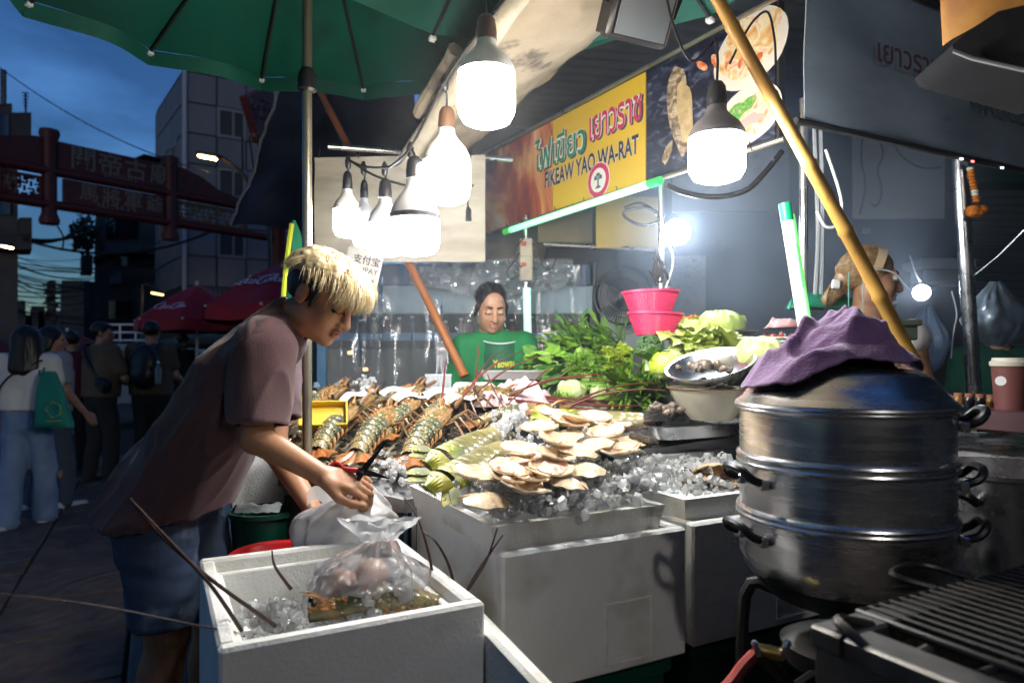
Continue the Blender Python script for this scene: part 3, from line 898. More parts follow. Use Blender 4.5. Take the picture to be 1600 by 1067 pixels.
disc(.458, 2.152, .082, .0075, TW, 'emblem'); disc(.458, 2.152, .078, .0085, TR, 'emblem_ring'); disc(.458, 2.152, .055, .0095, TW, 'emblem_centre')
mb = MB()
for (x, z, w_, h) in ((0, -.005, .012, .05), (-.018, .012, .022, .018), (.018, .012, .022, .018), (0, .026, .03, .012), (0, -.032, .04, .01)):
    mb.prism([SG(.458 + (x + sx * w_ / 2) / SL, 2.152 + z + sz * h / 2, .0105) for sx, sz in ((-1, -1), (1, -1), (.7, 1), (-.7, 1))], snr * .0008)
mb.build('emblem_mark', M('emblem_blue', (.05, .08, .12), .5), sn, False)
# printed food: a grilled fish and two plates, flat shapes on the banner
def blob(t, z, rx, rz, rot, off, mat, name, n=30, wob=.12, seed=0):
    pts = []
    for k in range(n):
        a = 2 * math.pi * k / n; q = 1 + wob * mnoise.noise(Vector((math.cos(a) * 1.5, math.sin(a) * 1.5, seed)))
        x, y = rx * q * math.cos(a), rz * q * math.sin(a)
        pts.append(SG(t - (x * math.cos(rot) - y * math.sin(rot)) / SL, z + x * math.sin(rot) + y * math.cos(rot), off))
    mb = MB(); mb.prism(pts, snr * .0006); mb.build(name, mat, sn, False)
FISH = printmat('printed_fish', [(.3, (.07, .045, .025)), (.5, (.28, .2, .11)), (.7, (.62, .52, .34))], 26, (1, 1, 1.5))
PLATE = printmat('printed_dish', [(.3, (.6, .22, .06)), (.45, (.75, .5, .2)), (.55, (.8, .72, .5)), (.7, (.75, .25, .12))], 16)
PALE = M('printed_plate', (.74, .66, .55), .4); HERB = printmat('printed_herbs', [(.35, (.5, .45, .2)), (.5, (.05, .3, .04)), (.65, (.2, .45, .08))], 30)
PRAWN = printmat('printed_prawn', [(.3, (.5, .06, .02)), (.5, (.75, .2, .06)), (.68, (.85, .6, .35))], 22)
blob(.215, 2.33, .19, .055, R(98), .006, FISH, 'printed_fish', wob=.25); blob(.20, 2.3, .13, .038, R(98), .0072, M('printed_flesh', (.62, .48, .24), .5, c2=(.4, .28, .12), vs=25), 'printed_fish', wob=.3, seed=3)
blob(.245, 2.16, .05, .02, R(60), .0072, FISH, 'printed_fish', wob=.4, seed=5)
blob(.05, 2.42, .165, .125, R(15), .006, PALE, 'printed_plate', wob=.05); blob(.05, 2.43, .135, .095, R(15), .0072, PLATE, 'printed_dish', wob=.3, seed=2)
for k in range(5): blob(.035 + .03 * k, 2.37 + .012 * (k % 2) + .018 * k, .034, .014, R(40 + 25 * k), .0084, PRAWN, 'printed_prawn', 14, .2, k)
blob(.055, 2.19, .15, .10, R(10), .0085, PALE, 'printed_plate', wob=.05); blob(.055, 2.19, .125, .078, R(10), .0097, PLATE, 'printed_dish', wob=.3, seed=7)
blob(.07, 2.215, .06, .03, R(20), .0109, HERB, 'printed_herbs', 18, .5, 9); blob(.05, 2.17, .05, .022, R(5), .0109, M('printed_pink', (.7, .35, .3), .5), 'printed_meat', 18, .5, 4)
for z in (ZB - .012, ZT + .012):
    MB().tube([SG(-.02, z, .012), SG(1.02, z, .012)], .010, 8).build('frame_tube', POLEM, sn)
for k in range(9):
    MB().tube([SG(.04 + k * .115, ZB - .02, .02), SG(.045 + k * .115, ZB + .012, .022)], .0022, 4).build('cable_tie', RUBBER, sn)
# second banner turning the corner to the right
rn = thing('side_banner', 'dim smoky side banner running right from the name sign corner', 'sign', (.93, 2.17, 2.1))
RA, RB = V(.93, 2.17, 0), V(2.75, 3.09, 0); rd = RB - RA; rfr = frame(rd); rnr = rfr @ V(0, -1, 0)
RG = lambda t, z, off=0.0: V(RA.x + rd.x * t, RA.y + rd.y * t, z) + rnr * off
mb = MB(); mb.grid(lambda u, v: RG(u, 2.1 + .5 * v, .012 * nz3((u * 6, v * 2, 0), 1)), 40, 8, thick=.004)
mb.build('vinyl', M('sooty_vinyl', (.34, .40, .44), .6, c2=(.22, .27, .31), vs=1.6, stretch=(1, 1, 3), c3=(.10, .06, .07), s3=3, p3=(.6, .75)), rn)
for (b, t, z, w_, m) in (('เยาวราช', .24, 2.37, .34, M('faded_letter', (.13, .06, .07), .6)), ('ไฟเขียว', .52, 2.33, .42, M('faded_letter_grey', (.16, .17, .17), .6))):
    text_mb(b, w_, lambda x, y: RG(t + x / rd.length, z + y, .026), .012).build('faded_lettering', m, rn, False)
for z in (2.09, 2.63): MB().tube([RG(-.02, z), RG(1.0, z)], .012, 8).build('frame_tube', DARKMETAL, rn)
mb = MB(); mb.box(RG(.5, 2.6, -.03), (rd.length, .05, .09), rfr); mb.build('roof_rail', M('grey_rail', (.24, .25, .27), .4, .5), rn)
for k, cc in enumerate(((1, 1, 1), (1, .1, .1), (.8, .9, 1))):
    MB().box(RG(.40 + .035 * k + .06 * (k == 2), 2.078, .012), (.012, .006, .006), rfr).build('indicator_led', glow('led_%d' % k, cc, 2.5), rn)
# ---- posts
def post(label, a, b, r, name='steel_post'):
    return single(name, MB().tube([a, b], r, 12), STEEL, label, 'post', 'steel posts of the stall')
post('thin steel post under the yellow sign beside the wall fan', (.61, 2.79, 0), (.61, 2.79, 2.1), .012)
post('thick shiny steel post at right with orange garland', P(1527, 690, 2.72), P(1499, 250, 2.68), .027)
post('steel post at the corner where the two banners meet', (.965, 2.26, 0), (.965, 2.26, 2.2), .014)
post('slim steel post behind the seller carrying the switch box', (.075, 3.66, 0), (.075, 3.66, 2.1), .013)
post('steel tube strung above the pinned board', P(512, 229, 3.15), P(800, 250, 3.45), .013)
# white conduit bundle at the corner
mb = MB()
for k in range(2): mb.tube(catmull([(.99 + k * .02, 2.24, 2.16), (.995 + k * .02, 2.235, 1.95), (1.0 + k * .015, 2.23, 1.75), (.99 + .02 * k, 2.23, 1.55)], 4), .007, 6)
cb = single('conduit_bundle', mb, M('conduit_grey', (.25, .26, .28), .45), 'white conduits bundled down the banner corner post', 'conduit')
single('cable_loop', MB().tube(catmull([(1.02, 2.22, 2.02), (1.07, 2.22, 1.86), (1.06, 2.22, 1.78), (1.02, 2.22, 1.77), (.99, 2.22, 1.82)], 6), .005, 6), WHITEPL, 'pale cable loop hanging beside the banner corner post', 'cable')
# switch boxes
sb = thing('switch_box', 'grubby cream switch boxes strapped to the post behind the seller', 'switch', P(822, 400, 3.6))
CREAM = M('grubby_cream', (.5, .44, .34), .6, c2=(.36, .31, .24), vs=12)
for (y, h) in ((388, .1), (420, .13)):
    c = P(822, y, 3.62); b_ = MB().box(c, (.07, .05, h), None, .006).build('box', CREAM, sb)
    MB().box(c + V(-.012, -.027, .02), (.025, .01, .022), None, .002).build('switch', M('switch_red', (.4, .05, .03), .4), b_)
for k, q in enumerate(([(812, 395), (800, 412), (792, 425), (798, 436), (812, 430)], [(832, 380), (842, 400), (850, 418), (862, 420), (870, 400)], [(818, 372), (806, 388), (806, 408), (815, 418)])):
    MB().tube(catmull([P(*p, 3.58) for p in q], 5), .004, 5).build('cable', RUBBER, sb)
# bamboo poles
BAM = M('bamboo_yellow', (.46, .26, .055), .42, c2=(.33, .17, .035), vs=3, stretch=(6, 6, 1), c3=(.2, .1, .02), s3=9, p3=(.6, .8))
BAMR = M('bamboo_orange', (.40, .14, .035), .45, c2=(.28, .09, .02), vs=3)
def bamboo(label, a, b, r, n, mat):
    a, b = Vector(a), Vector(b); pts = []; rs = []
    for i in range(n):
        for (q, s) in ((0, 1.16), (.04, 1.0), (.5, .96), (.94, 1.0)):
            t = (i + q) / n; pts.append(a.lerp(b, t) + V(.006 * math.sin(t * 5), 0, 0)); rs.append(r * s * (1.05 - .15 * t))
    return single('bamboo_pole', MB().tube(pts, rs, 12), mat, label, 'pole')
bamboo('yellow bamboo pole leaning across the right half of the stall', P(1425, 562, 1.86), P(1088, -70, 1.74), .0185, 6, BAM)
bamboo('orange bamboo pole slanting down to the seller in green', P(726, 588, 3.22), P(480, 100, 3.75), .021, 6, BAMR)
# green light tubes
TUBE = thing('green_light_tube', 'glowing green light tube slung under the name sign', 'lamp', SG(.5, 2.03))
a, b = SG(.275, 2.045, .05), SG(.80, 2.035, .05)
MB().tube([a, b], .016, 12).build('tube', glow('green_tube', (.17, 1.0, .40), .95), TUBE)
for p, q in ((a, b), (b, a)):
    MB().tube([p, p + (p - q).normalized() * .07], .017, 10).build('end_cap', M('green_cap', (.02, .45, .1), .4, emit=(.1, .9, .1), es=.25), TUBE)
t2 = thing('green_light_tube', 'upright glowing green tube leaning beside the banner corner post', 'lamp', P(1255, 520, 2.0))
q0, q1 = P(1258, 520, 2.0), P(1226, 318, 2.02)
MB().tube([q0, q0.lerp(q1, .34)], .0175, 12).build('tube', glow('green_tube_pale', (.34, 1.0, .50), .75), t2)
MB().tube([q0.lerp(q1, .34), q0.lerp(q1, .68)], .0175, 12).build('tube', glow('green_tube_deep', (.02, .8, .22), .5), t2)
MB().tube([q0.lerp(q1, .68), q0.lerp(q1, .86)], .0175, 12).build('tube', glow('green_tube_pale'), t2)
MB().tube([q0.lerp(q1, .86), q1], .018, 12).build('end_cap', M('green_cap_dark', (.0, .25, .1), .4), t2)
MB().tube([q0 + V(.022, .01, 0), q1 + V(.028, .01, -.03)], .006, 6).build('side_strip', glow('green_strip', (.15, 1, .08), .5), t2)
t3 = thing('green_light_tube', 'short pale green tube fixed to the slim post behind the seller', 'lamp', P(824, 545, 3.62))
q0, q1 = P(825, 548, 3.6), P(823, 450, 3.6)
for k in range(4): MB().tube([q0.lerp(q1, k / 4), q0.lerp(q1, (k + 1) / 4)], .021, 10).build('tube', glow('green_soft_%d' % (k % 2), ((.3, .9, .5), (.2, .75, .65))[k % 2], .55), t3)
# ---- hanging bulbs
BULB = glow('bulb_white', (1.0, .90, .76), 52.0)
BULBC = glow('bulb_cool', (.95, .97, 1.0), 52.0)
BCAP = M('bulb_cap_grey', (.45, .45, .46), .35, .3); BCAPW = M('bulb_cap_white', (.72, .69, .62), .4, trans=0.0)
SOCK = M('socket_brown', (.10, .05, .025), .5)
def bulb(label, px, ybot, Y, w_, hw, hcap, cordto, capm=BCAP, sockm=BLACKPL, em=BULB, band=False, name='hanging_bulb'):
    b0 = P(px, ybot, Y); r = w_ / 2
    t = thing(name, label, 'bulb', b0, group='lit bulbs over the stall')
    z = b0.z; c = V(b0.x, b0.y, z)
    MB().lathe([(0, 0), (r * .55, .004), (r * .82, hw * .10), (r * .97, hw * .26), (r, hw * .45), (r * .985, hw)], 28, c).build('diffuser', em, t)
    cp = [(r * .99, hw), (r * 1.0, hw + hcap * .04), (r * .97, hw + hcap * .18), (r * .80, hw + hcap * .42), (r * .5, hw + hcap * .66), (r * .36, hw + hcap * .82), (r * .33, hw + hcap)]
    MB().lathe(cp, 28, c).build('cap', capm, t)
    if band: MB().lathe([(r * 1.006, hw + .004), (r * 1.01, hw + .016)], 28, c).build('cap_band', M('band_black', (.02, .02, .025), .4), t)
    zs = hw + hcap
    sk = MB().lathe([(r * .30, zs - .004), (r * .36, zs), (r * .36, zs + .02), (r * .31, zs + .05), (r * .2, zs + .062), (.004, zs + .066)], 14, c).build('socket', sockm, t)
    e = Vector(cordto); MB().tube(catmull([c + V(0, 0, zs + .06), c.lerp(e, .5) + V(.004, 0, (zs + .06) * .5), e], 5), .0035, 6).build('cord', RUBBER, sk)
    return t
bulb('largest bulb hanging at top centre with brown cap', 760, 198, 1.72, .146, .132, .085, P(751, -20, 1.72), BCAPW, SOCK)
bulb('round-shouldered bulb hanging second from the top centre', 698, 320, 2.02, .142, .125, .10, P(693, 128, 2.0), BCAPW, SOCK)
bulb('bulb with grey cap and black band above the seller side', 648, 400, 2.02, .148, .105, .125, P(641, 232, 2.05), BCAP, BLACKPL, BULBC, True)
bulb('grey-capped bulb half hidden behind the black-banded bulb', 602, 402, 2.3, .125, .11, .09, P(601, 262, 2.3), BCAP, BLACKPL, BULBC)
bulb('narrow bulb between the leftmost bulb and its neighbour', 569, 388, 2.45, .082, .10, .08, P(568, 262, 2.45), BCAP, BLACKPL, BULBC)
bulb('leftmost bulb, small and white-capped above the payment card', 543, 372, 2.45, .10, .10, .075, P(543, 252, 2.45), BCAPW, BLACKPL, BULB)
bulb('lone bulb with dark cap hanging in front of the dish photos', 1120, 286, 1.8, .147, .118, .085, P(1118, 60, 1.82), M('cap_sooty', (.10, .09, .09), .5), BLACKPL, glow('bulb_lone', (.95, .98, 1.0), 78.0))
def ball(label, px, py, Y, r, em, cordpts):
    c = P(px, py, Y); t = thing('ball_bulb', label, 'bulb', c)
    rt = frame(V(0, 0, 1))
    d = (V(0, 0, HC) - c).normalized() + V(.15, 0, .1)
    fr_ = frame(d, V(0, 0, 1)) @ RY(math.pi / 2)
    MB().lathe([(.0, r * .75), (r * .5, r * .7), (r * .9, r * .4), (r, 0), (r * .95, -r * .5), (r * .5, -r * 1.1), (r * .4, -r * 1.6), (0, -r * 1.6)], 22, c, fr_).build('diffuser', em, t)
    MB().lathe([(r * .42, -r * 1.2), (r * .45, -r * 1.9), (r * .3, -r * 2.2), (0, -r * 2.2)], 14, c, fr_).build('socket', WHITEPL, t)
    MB().tube(catmull(cordpts, 6), .004, 6).build('cord', WHITEPL, t)
ball('round bulb glaring on the thin post below the yellow sign', 1058, 363, 2.72, .052, glow('ball_white', (.82, .92, 1), 95), [P(1036, 372, 2.76), P(1050, 395, 2.74), P(1050, 420, 2.76), P(1040, 450, 2.77)])
ball('small round lamp glowing near the hanging plastic bag at right', 1440, 457, 3.2, .036, glow('ball_small', (.80, .90, 1), 70), [P(1438, 440, 3.25), P(1430, 425, 3.3), P(1422, 400, 3.4)])
# festoon cable
cb = thing('festoon_cable', 'black festoon cable sagging between the hanging bulbs', 'cable', P(600, 262, 2.4))
for (q, Y0, Y1) in (([(800, -15), (745, 55), (696, 126), (642, 230), (608, 262)], 1.75, 2.1), ([(545, 250), (568, 260), (601, 262), (625, 255), (642, 232)], 2.45, 2.1), ([(548, 252), (580, 272), (615, 285), (648, 292), (700, 294), (740, 290)], 2.45, 2.3)):
    n = len(q); MB().tube(catmull([P(*p, Y0 + (Y1 - Y0) * i / (n - 1)) for i, p in enumerate(q)], 6), .0042, 6).build('cable', RUBBER, cb)
for (x, y, Y) in ((695, 128, 2.0), (641, 232, 2.07), (601, 262, 2.3), (568, 261, 2.44), (544, 252, 2.45)):
    MB().lathe([(.004, -.03), (.010, -.022), (.012, .0), (.007, .015), (.004, .02)], 10, P(x, y, Y)).build('junction', BLACKPL, cb)
single('dangling_plug', MB().tube([P(731, 300, 2.6), P(731, 322, 2.6), P(732, 328, 2.6), P(732, 345, 2.6)], [.003, .003, .011, .012], 8), BLACKPL, 'small black plug dangling in front of the pinned board', 'plug')
# thick cables near the dish photos
for (lab, q, Y, r) in (('thick black cable drooping below the lone dark-capped bulb', [(1042, 290), (1075, 303), (1120, 308), (1165, 298), (1195, 270), (1222, 236)], 2.4, .010), ('thin grey wire coiling below the yellow sign', [(975, 325), (1000, 318), (1022, 330), (1030, 345), (1005, 352), (980, 342), (976, 330), (1010, 325), (1040, 340)], 2.9, .006), ('black wire looping across the dish photos', [(1140, 100), (1160, 60), (1180, 30), (1200, 20), (1210, 60), (1212, 100)], 2.22, .004), ('straight wire from the floodlight to the lone bulb', [(1040, -10), (1052, 40), (1068, 80), (1085, 95), (1118, 62)], 1.85, .0035)):
    single('slack_cable', MB().tube(catmull([P(*p, Y) for p in q], 6), r, 7), RUBBER, lab, 'cable')
# floodlight at the top
fl = thing('floodlight', 'black finned floodlight hanging at the top edge', 'lamp', P(995, 25, 1.95))
c = P(1000, 18, 1.95); fr_ = RZ(R(25)) @ RX(R(28))
MB().box(c, (.21, .06, .17), fr_, .012).build('housing', BLACKPL, fl)
for k in range(9): MB().box(c + fr_ @ V(-.088 + k * .022, .045, 0), (.006, .04, .15), fr_).build('fin', BLACKPL, fl)
MB().box(c + fr_ @ V(0, -.033, -.01), (.17, .004, .12), fr_).build('lens', M('lens_grey', (.2, .22, .24), .15), fl)
MB().tube(catmull([c + fr_ @ V(-.115, 0, 0), c + fr_ @ V(-.115, .02, .13), c + fr_ @ V(.115, .02, .13), c + fr_ @ V(.115, 0, 0)], 5), .008, 6).build('bracket', BLACKPL, fl)
# yellow bracket with black fitting at top right
yb = thing('overhead_fitting', 'yellow board with black rounded fitting at the top right corner', 'fitting', P(1540, 60, 1.35))
mb = MB(); mb.prism([P(1481, -60, 1.4), P(1600, -60, 1.3), P(1600, 20, 1.3), P(1560, 22, 1.33), P(1487, 62, 1.4)], (0, .03, 0)); mb.build('board', M('ochre_board', (.38, .17, .02), .6, c2=(.25, .1, .02), vs=8, c3=(.05, .03, .02), s3=18, p3=(.64, .7)), yb)
mb = MB(); pp = [P(1488, 72, 1.36), P(1508, 52, 1.34), P(1560, 18, 1.3), P(1680, -10, 1.2), P(1680, 130, 1.2), P(1600, 112, 1.28), P(1520, 95, 1.34), P(1494, 86, 1.36)]
mb.prism(pp, (.02, .16, 0)); mb.build('fitting', M('matt_black', (.006, .006, .007), .8, spec=.1), yb)
MB().tube([P(1490, 80, 1.345), P(1520, 92, 1.33), P(1600, 110, 1.265), P(1640, 118, 1.24)], .004, 6).build('trim', M('scuffed_trim', (.25, .25, .26), .5, .3), yb)
# ---- pinned board, payment card
bd = thing('pinned_board', 'stained beige board hanging behind the row of bulbs', 'board', P(625, 408, 3.3))
def brd(u, v):
    p = P(491 + 267 * u, 409 - 163 * v - 4 * u * (v > .5), 3.32); p.y += .015 * nz3((u * 4, v * 3, 0), 1) + .01 * math.sin(v * 9); return p
MB().grid(brd, 30, 18, thick=.006).build('sheet', M('stained_board', (.50, .46, .37), .7, c2=(.38, .33, .25), vs=4, stretch=(1, 1, 4), c3=(.25, .17, .10), s3=2.2, p3=(.6, .9), bump=.003, bs=9), bd)
for x in (498, 560, 640, 735): MB().tube([P(x, 247, 3.3), P(x + 2, 232, 3.25)], .003, 5).build('tie', RUBBER, bd)
bd2 = single('rear_board', MB().grid(lambda u, v: P(745 + 145 * u, 409 - 100 * v, 4.45), 6, 4, thick=.01), M('stained_board'), 'pale board behind the switch boxes under the sign end', 'board')
pc = thing('payment_card', 'white payment card with Chinese characters clipped under the bulbs', 'sign', P(562, 410, 2.62))
cf = RY(R(13)); cc = P(564, 428, 3.12)
MB().box(cc, (.17, .004, .225), cf, .0015).build('card', M('card_white', (.52, .50, .46), .6, c2=(.45, .42, .38), vs=9), pc)
CT = M('card_print', (.05, .035, .04), .6)
for (b, x, z, w_, bold) in (('支付宝', .012, .066, .125, .02), ('ALIPAY', .018, .020, .115, .008), ('支付', .03, -.030, .075, .01), ('Pay', .038, -.078, .06, .008)):
    text_mb(b, w_, lambda px, py: cc + cf @ V(px + x, -.0035, py + z), bold).build('lettering', CT, pc, False)
MB().box(cc + cf @ V(.076, -.008, -.095), (.035, .014, .03), cf, .003).build('clip', BLACKPL, pc)
# navy tarp
TARP = M('navy_tarp', (.012, .017, .04), .55, c2=(.02, .03, .06), vs=2, bump=.008, bs=7)
def trp(u, v):
    p = P(446 + 200 * u, 118 + 14 * u, 3.9).lerp(P(362 + 300 * u, 352 + 20 * u, 4.5), v)
    p.y += .07 * nz3((u * 3, v * 4, 1), 1) + .05 * math.sin(u * 14 + v * 3) * v
    return p
nt_ = single('hanging_tarp', MB().grid(trp, 30, 26), TARP, 'dark navy tarp hanging from the green parasol edge', 'tarp')
single('tarp_rope', MB().tube([trp(0, i / 20) + V(.03 * nz3((i, 0, 0), .8), -.02, 0) for i in range(21)] , .009, 6), M('pale_rope', (.2, .22, .26), .8), 'frayed pale rope along the navy tarp edge', 'rope')
# folded green-yellow parasol cloth left of the pole and fabrics below
def flag(u, v): 
    p = P(447 + 14 * u + 6 * math.sin(v * 3), 352 + 110 * v, 3.0); p.y += .06 * math.sin(u * 6); return p
fg = thing('folded_parasol', 'folded green parasol with yellow edge beside the steel pole', 'parasol', P(458, 460, 3.0))
MB().tube(catmull([P(459, 345, 3.0), P(462, 385, 3.0), P(460, 430, 3.0), P(458, 470, 3.0)], 5), [.008, .012, .02, .026, .03, .034, .036, .036, .035, .034, .033, .032, .031, .03, .03, .03], 9).build('cloth', M('folded_green', (.01, .16, .08), .8), fg)
MB().tube(catmull([P(456, 350, 2.95), P(450, 395, 2.93), P(444, 450, 2.92), P(443, 475, 2.92)], 5), .011, 6).build('yellow_edge', M('lime_edge', (.45, .5, .03), .7), fg)
for (lab, x0, x1, y0, y1, m) in (('yellow-green cloth hanging beside the blue cart post', 462, 476, 535, 648, M('lime_edge')), ('crimson cloth tucked behind the leaning vendor', 452, 466, 560, 640, M('crimson_cloth', (.35, .02, .05), .8))):
    single('hanging_cloth', MB().grid(lambda u, v: P(x0 + (x1 - x0) * u + 4 * math.sin(v * 4), y0 + (y1 - y0) * v, 2.75 + .04 * math.sin(u * 8)), 8, 14), m, lab, 'cloth')
# ---- cart with clear sheet behind the lobsters
BLUE = M('cart_blue', (.05, .13, .24), .5, c2=(.09, .19, .30), vs=8, c3=(.25, .28, .3), s3=30, p3=(.66, .72))
ct = thing('display_cart', 'blue framed glass display cart behind the lobster table', 'cart', P(700, 556, 3.9)); ct.location.z = 0
for (x, Y) in ((503, 3.55), (925, 4.1)):
    MB().box(P(x, 575, Y), (.045, .045, 1.3), None, .004).build('post', BLUE, ct)
CF = lambda x, y, dy=0: P(x, y, 3.85 + dy)
def cplane(x0, x1, y0, y1, dy, th, mat, name):
    a, b = CF(x0, y0, dy), CF(x1, y1, dy)
    mb = MB(); mb.box(((a.x + b.x) / 2, a.y + th / 2, (a.z + b.z) / 2), (abs(b.x - a.x), th, abs(a.z - b.z)), None, .004); return mb.build(name, mat, ct)
cplane(505, 930, 520, 532, 0, .05, BLUE, 'rail')
cplane(540, 926, 447, 490, .05, .03, M('cart_valance', (.30, .38, .42), .5, c2=(.24, .31, .36), vs=3), 'valance')
cplane(535, 928, 412, 446, .12, .03, M('cart_dark_band', (.045, .09, .16), .5), 'top_band')
cplane(505, 930, 545, 660, .1, .02, M('cart_lower_glass', (.11, .115, .115), .12, c2=(.075, .08, .085), vs=2.5, c3=(.16, .13, .10), s3=3, p3=(.55, .75)), 'lower_panel')
cplane(505, 940, 490, 545, .5, .03, M('cart_dark_back', (.045, .032, .03), .8), 'back_panel')
for k in range(17):
    x = 540 + k * 22 + random.uniform(-6, 6); cl = random.choice(((.25, .04, .04), (.12, .06, .05), (.3, .25, .2), (.05, .06, .08)))
    p = CF(x, 521, .2); h = random.uniform(.06, .10)
    bt = thing('bottle', 'small bottle in the row inside the display cart', 'bottle', p, group='bottles inside the display cart')
    MB().lathe([(0, 0), (.02, 0), (.021, h * .6), (.009, h * .8), (.009, h)], 10, p).build('glass', M('bottle_%d' % (int(cl[0] * 100)), cl, .15), bt)
    MB().lathe([(.011, h), (.011, h + .012), (0, h + .012)], 8, p).build('stopper', WHITEPL, bt)
for (lab, x, y) in (('small orange glow standing in for a reflection on the cart sheet', 547, 551), ('lower small orange glow standing in for a reflection on the cart sheet', 571, 577)):
    c = CF(x, y, .04); l = thing('reflection_glow', lab, 'lamp', c)  # glowing boxes stand in for orange lights reflected in the sheet
    MB().box(c, (.028, .02, .02), None, .004).build('diffuser', glow('orange_dot', (1, .42, .1), 2.0), l); MB().box(c + V(0, .015, 0), (.04, .015, .03), None, .003).build('backplate', DARKMETAL, l)
SHEET = film('clear_sheet', (.92, .96, 1.0), .80, .12, bump=.006, bs=9)
def sht(u, v):
    p = P(515 + 400 * u, 414 + 225 * v, 3.78)
    p.y += .03 * nz3((u * 22, v * 1.2, 2), 1) + .02 * nz3((u * 50, v * 3, 7), 1) - .05 * v
    return p
single('plastic_sheet', MB().grid(sht, 90, 24), SHEET, 'creased clear plastic sheet hung over the display cart', 'sheet')
def crk(u, v):
    p = P(640 + 255 * u, 404 + 42 * v + 16 * math.sin(math.pi * u) * v, 3.74)
    p.y += .05 * nz3((u * 14, v * 5, 2), 1) + .02 * nz3((u * 40, v * 12, 7), 1)
    return p
single('plastic_roll', MB().grid(crk, 80, 14), film('crinkled_film', (.9, .94, 1.), .55, .1, bump=.01, bs=16, gloss=.35), 'rolled crinkly plastic gathered along the cart top', 'sheet')
# ---- back of the stall at right
WALLM = M('grimy_wall', (.13, .14, .15), .75, c2=(.07, .076, .085), vs=1.2, c3=(.13, .13, .125), s3=2, p3=(.6, .85))
mb = MB(); mb.box((2.9, 6.0, 4.5), (6.6, .12, 9.0), RZ(R(8))); mb.box((6.0, 2.5, 4.5), (.12, 8.5, 9.0))
bw = struct('back_wall', mb, WALLM)
LGM = M('grey_sheet_metal', (.50, .50, .49), .5, .2, c2=(.34, .34, .34), vs=3, c3=(.08, .08, .085), s3=14, p3=(.6, .8))
def wpanel(name, lab, x0, x1, y0, y1, Y, mat, th=.02):
    a, b = P(x0, y0, Y), P(x1, y1, Y)
    return single(name, MB().box(((a.x + b.x) / 2, Y, (a.z + b.z) / 2), (abs(b.x - a.x), th, abs(a.z - b.z)), None, .003), mat, lab, 'panel')
wpanel('wall_sheet', 'speckled grey metal sheet behind the lone dark-capped bulb', 1050, 1232, 170, 332, 4.6, LGM)
wpanel('wall_sheet', 'dull grey sheet with dangling wires above the woman with headband', 1332, 1475, 205, 342, 4.4, M('grey_sheet_dull', (.42, .40, .39), .7, c2=(.3, .29, .28), vs=3))
wpanel('wall_sheet', 'pitted grey sheet behind the pink baskets', 1040, 1102, 400, 520, 4.7, M('pitted_sheet', (.36, .38, .37), .5, .2, c2=(.2, .21, .21), vs=4, c3=(.04, .04, .042), s3=60, p3=(.55, .7)))
wpanel('yellow_board', 'mustard yellow board hung below the name sign', 931, 1034, 308, 388, 3.5, M('mustard', (.45, .30, .02), .6, c2=(.33, .21, .015), vs=3))
wpanel('grey_board', 'dull greyish board left of the mustard board', 840, 926, 318, 380, 3.7, M('dull_ochre', (.16, .13, .07), .7, c2=(.1, .085, .05), vs=3))
single('board_rail', MB().tube([P(850, 381, 3.6), P(1036, 391, 3.45)], .012, 8), STEEL, 'steel rail running under the mustard board', 'rail')
wpanel('dark_cabinet', 'dark cabinet front above the wall fan', 852, 1040, 392, 450, 4.2, M('cabinet_dark', (.03, .031, .033), .5, c2=(.05, .05, .05), vs=4), .3)
wpanel('freezer', 'pale grey green freezer standing below the wall fan', 930, 1032, 448, 600, 4.35, M('freezer_grey', (.50, .58, .56), .45, c2=(.40, .46, .45), vs=3), .5)
wpanel('dark_upright', 'black upright edge beside the display cart', 920, 930, 410, 600, 4.0, BLACKPL, .06)
for k, q in enumerate(([(1348, 215), (1346, 250), (1352, 290), (1344, 335)], [(1372, 215), (1380, 240), (1372, 265), (1378, 300), (1370, 322), (1362, 318)], [(1392, 215), (1410, 245), (1440, 262), (1470, 262)])):
    single('dangling_wire', MB().tube(catmull([P(*p, 4.3) for p in q], 5), .006, 5), RUBBER, ('wire dangling down the left edge of the dull grey sheet', 'kinked wire in the middle of the dull grey sheet', 'wire drooping right across the dull grey sheet')[k], 'wire')
# roller shutter
sh = thing('roller_shutter', 'dark roller shutter closing the far right', 'shutter', P(1600, 556, 4.9)); sh.location.z = 0
for k in range(26):
    c = P(1660, 290 + k * 12, 4.9)
    MB().box(c, (1.35, .03, .05), RX(R(12)), .008).build('slat', M('shutter_slat', (.14, .15, .16), .5, .4), sh)
MB().box(P(1660, 262, 4.85), (1.5, .3, .28), None, .02).build('shutter_box', M('dark_green_box', (.015, .05, .035), .6), sh)
# garland
ga = thing('flower_garland', 'orange marigold garland hanging from the thick right post', 'garland', P(1518, 262, 2.62))
ORG = M('marigold', (.55, .17, .01), .7, c2=(.4, .09, .01), vs=40)
for k in range(11):
    c = P(1516 + 1.0 * k, 264 + 5.0 * k, 2.62)
    MB().lathe([(0, -.008), (.012, -.005), (.014, 0), (.012, .005), (0, .008)], 9, c).build('flower', ORG if k not in (0, 7, 8) else M('jasmine', (.6, .57, .45), .7), ga)
for k in range(4):
    MB().lathe([(0, -.02), (.022, -.012), (.027, 0), (.02, .013), (0, .02)], 10, P(1521 + 6 * (k % 3), 328 + 4 * (k % 2), 2.61)).build('flower', ORG, ga)
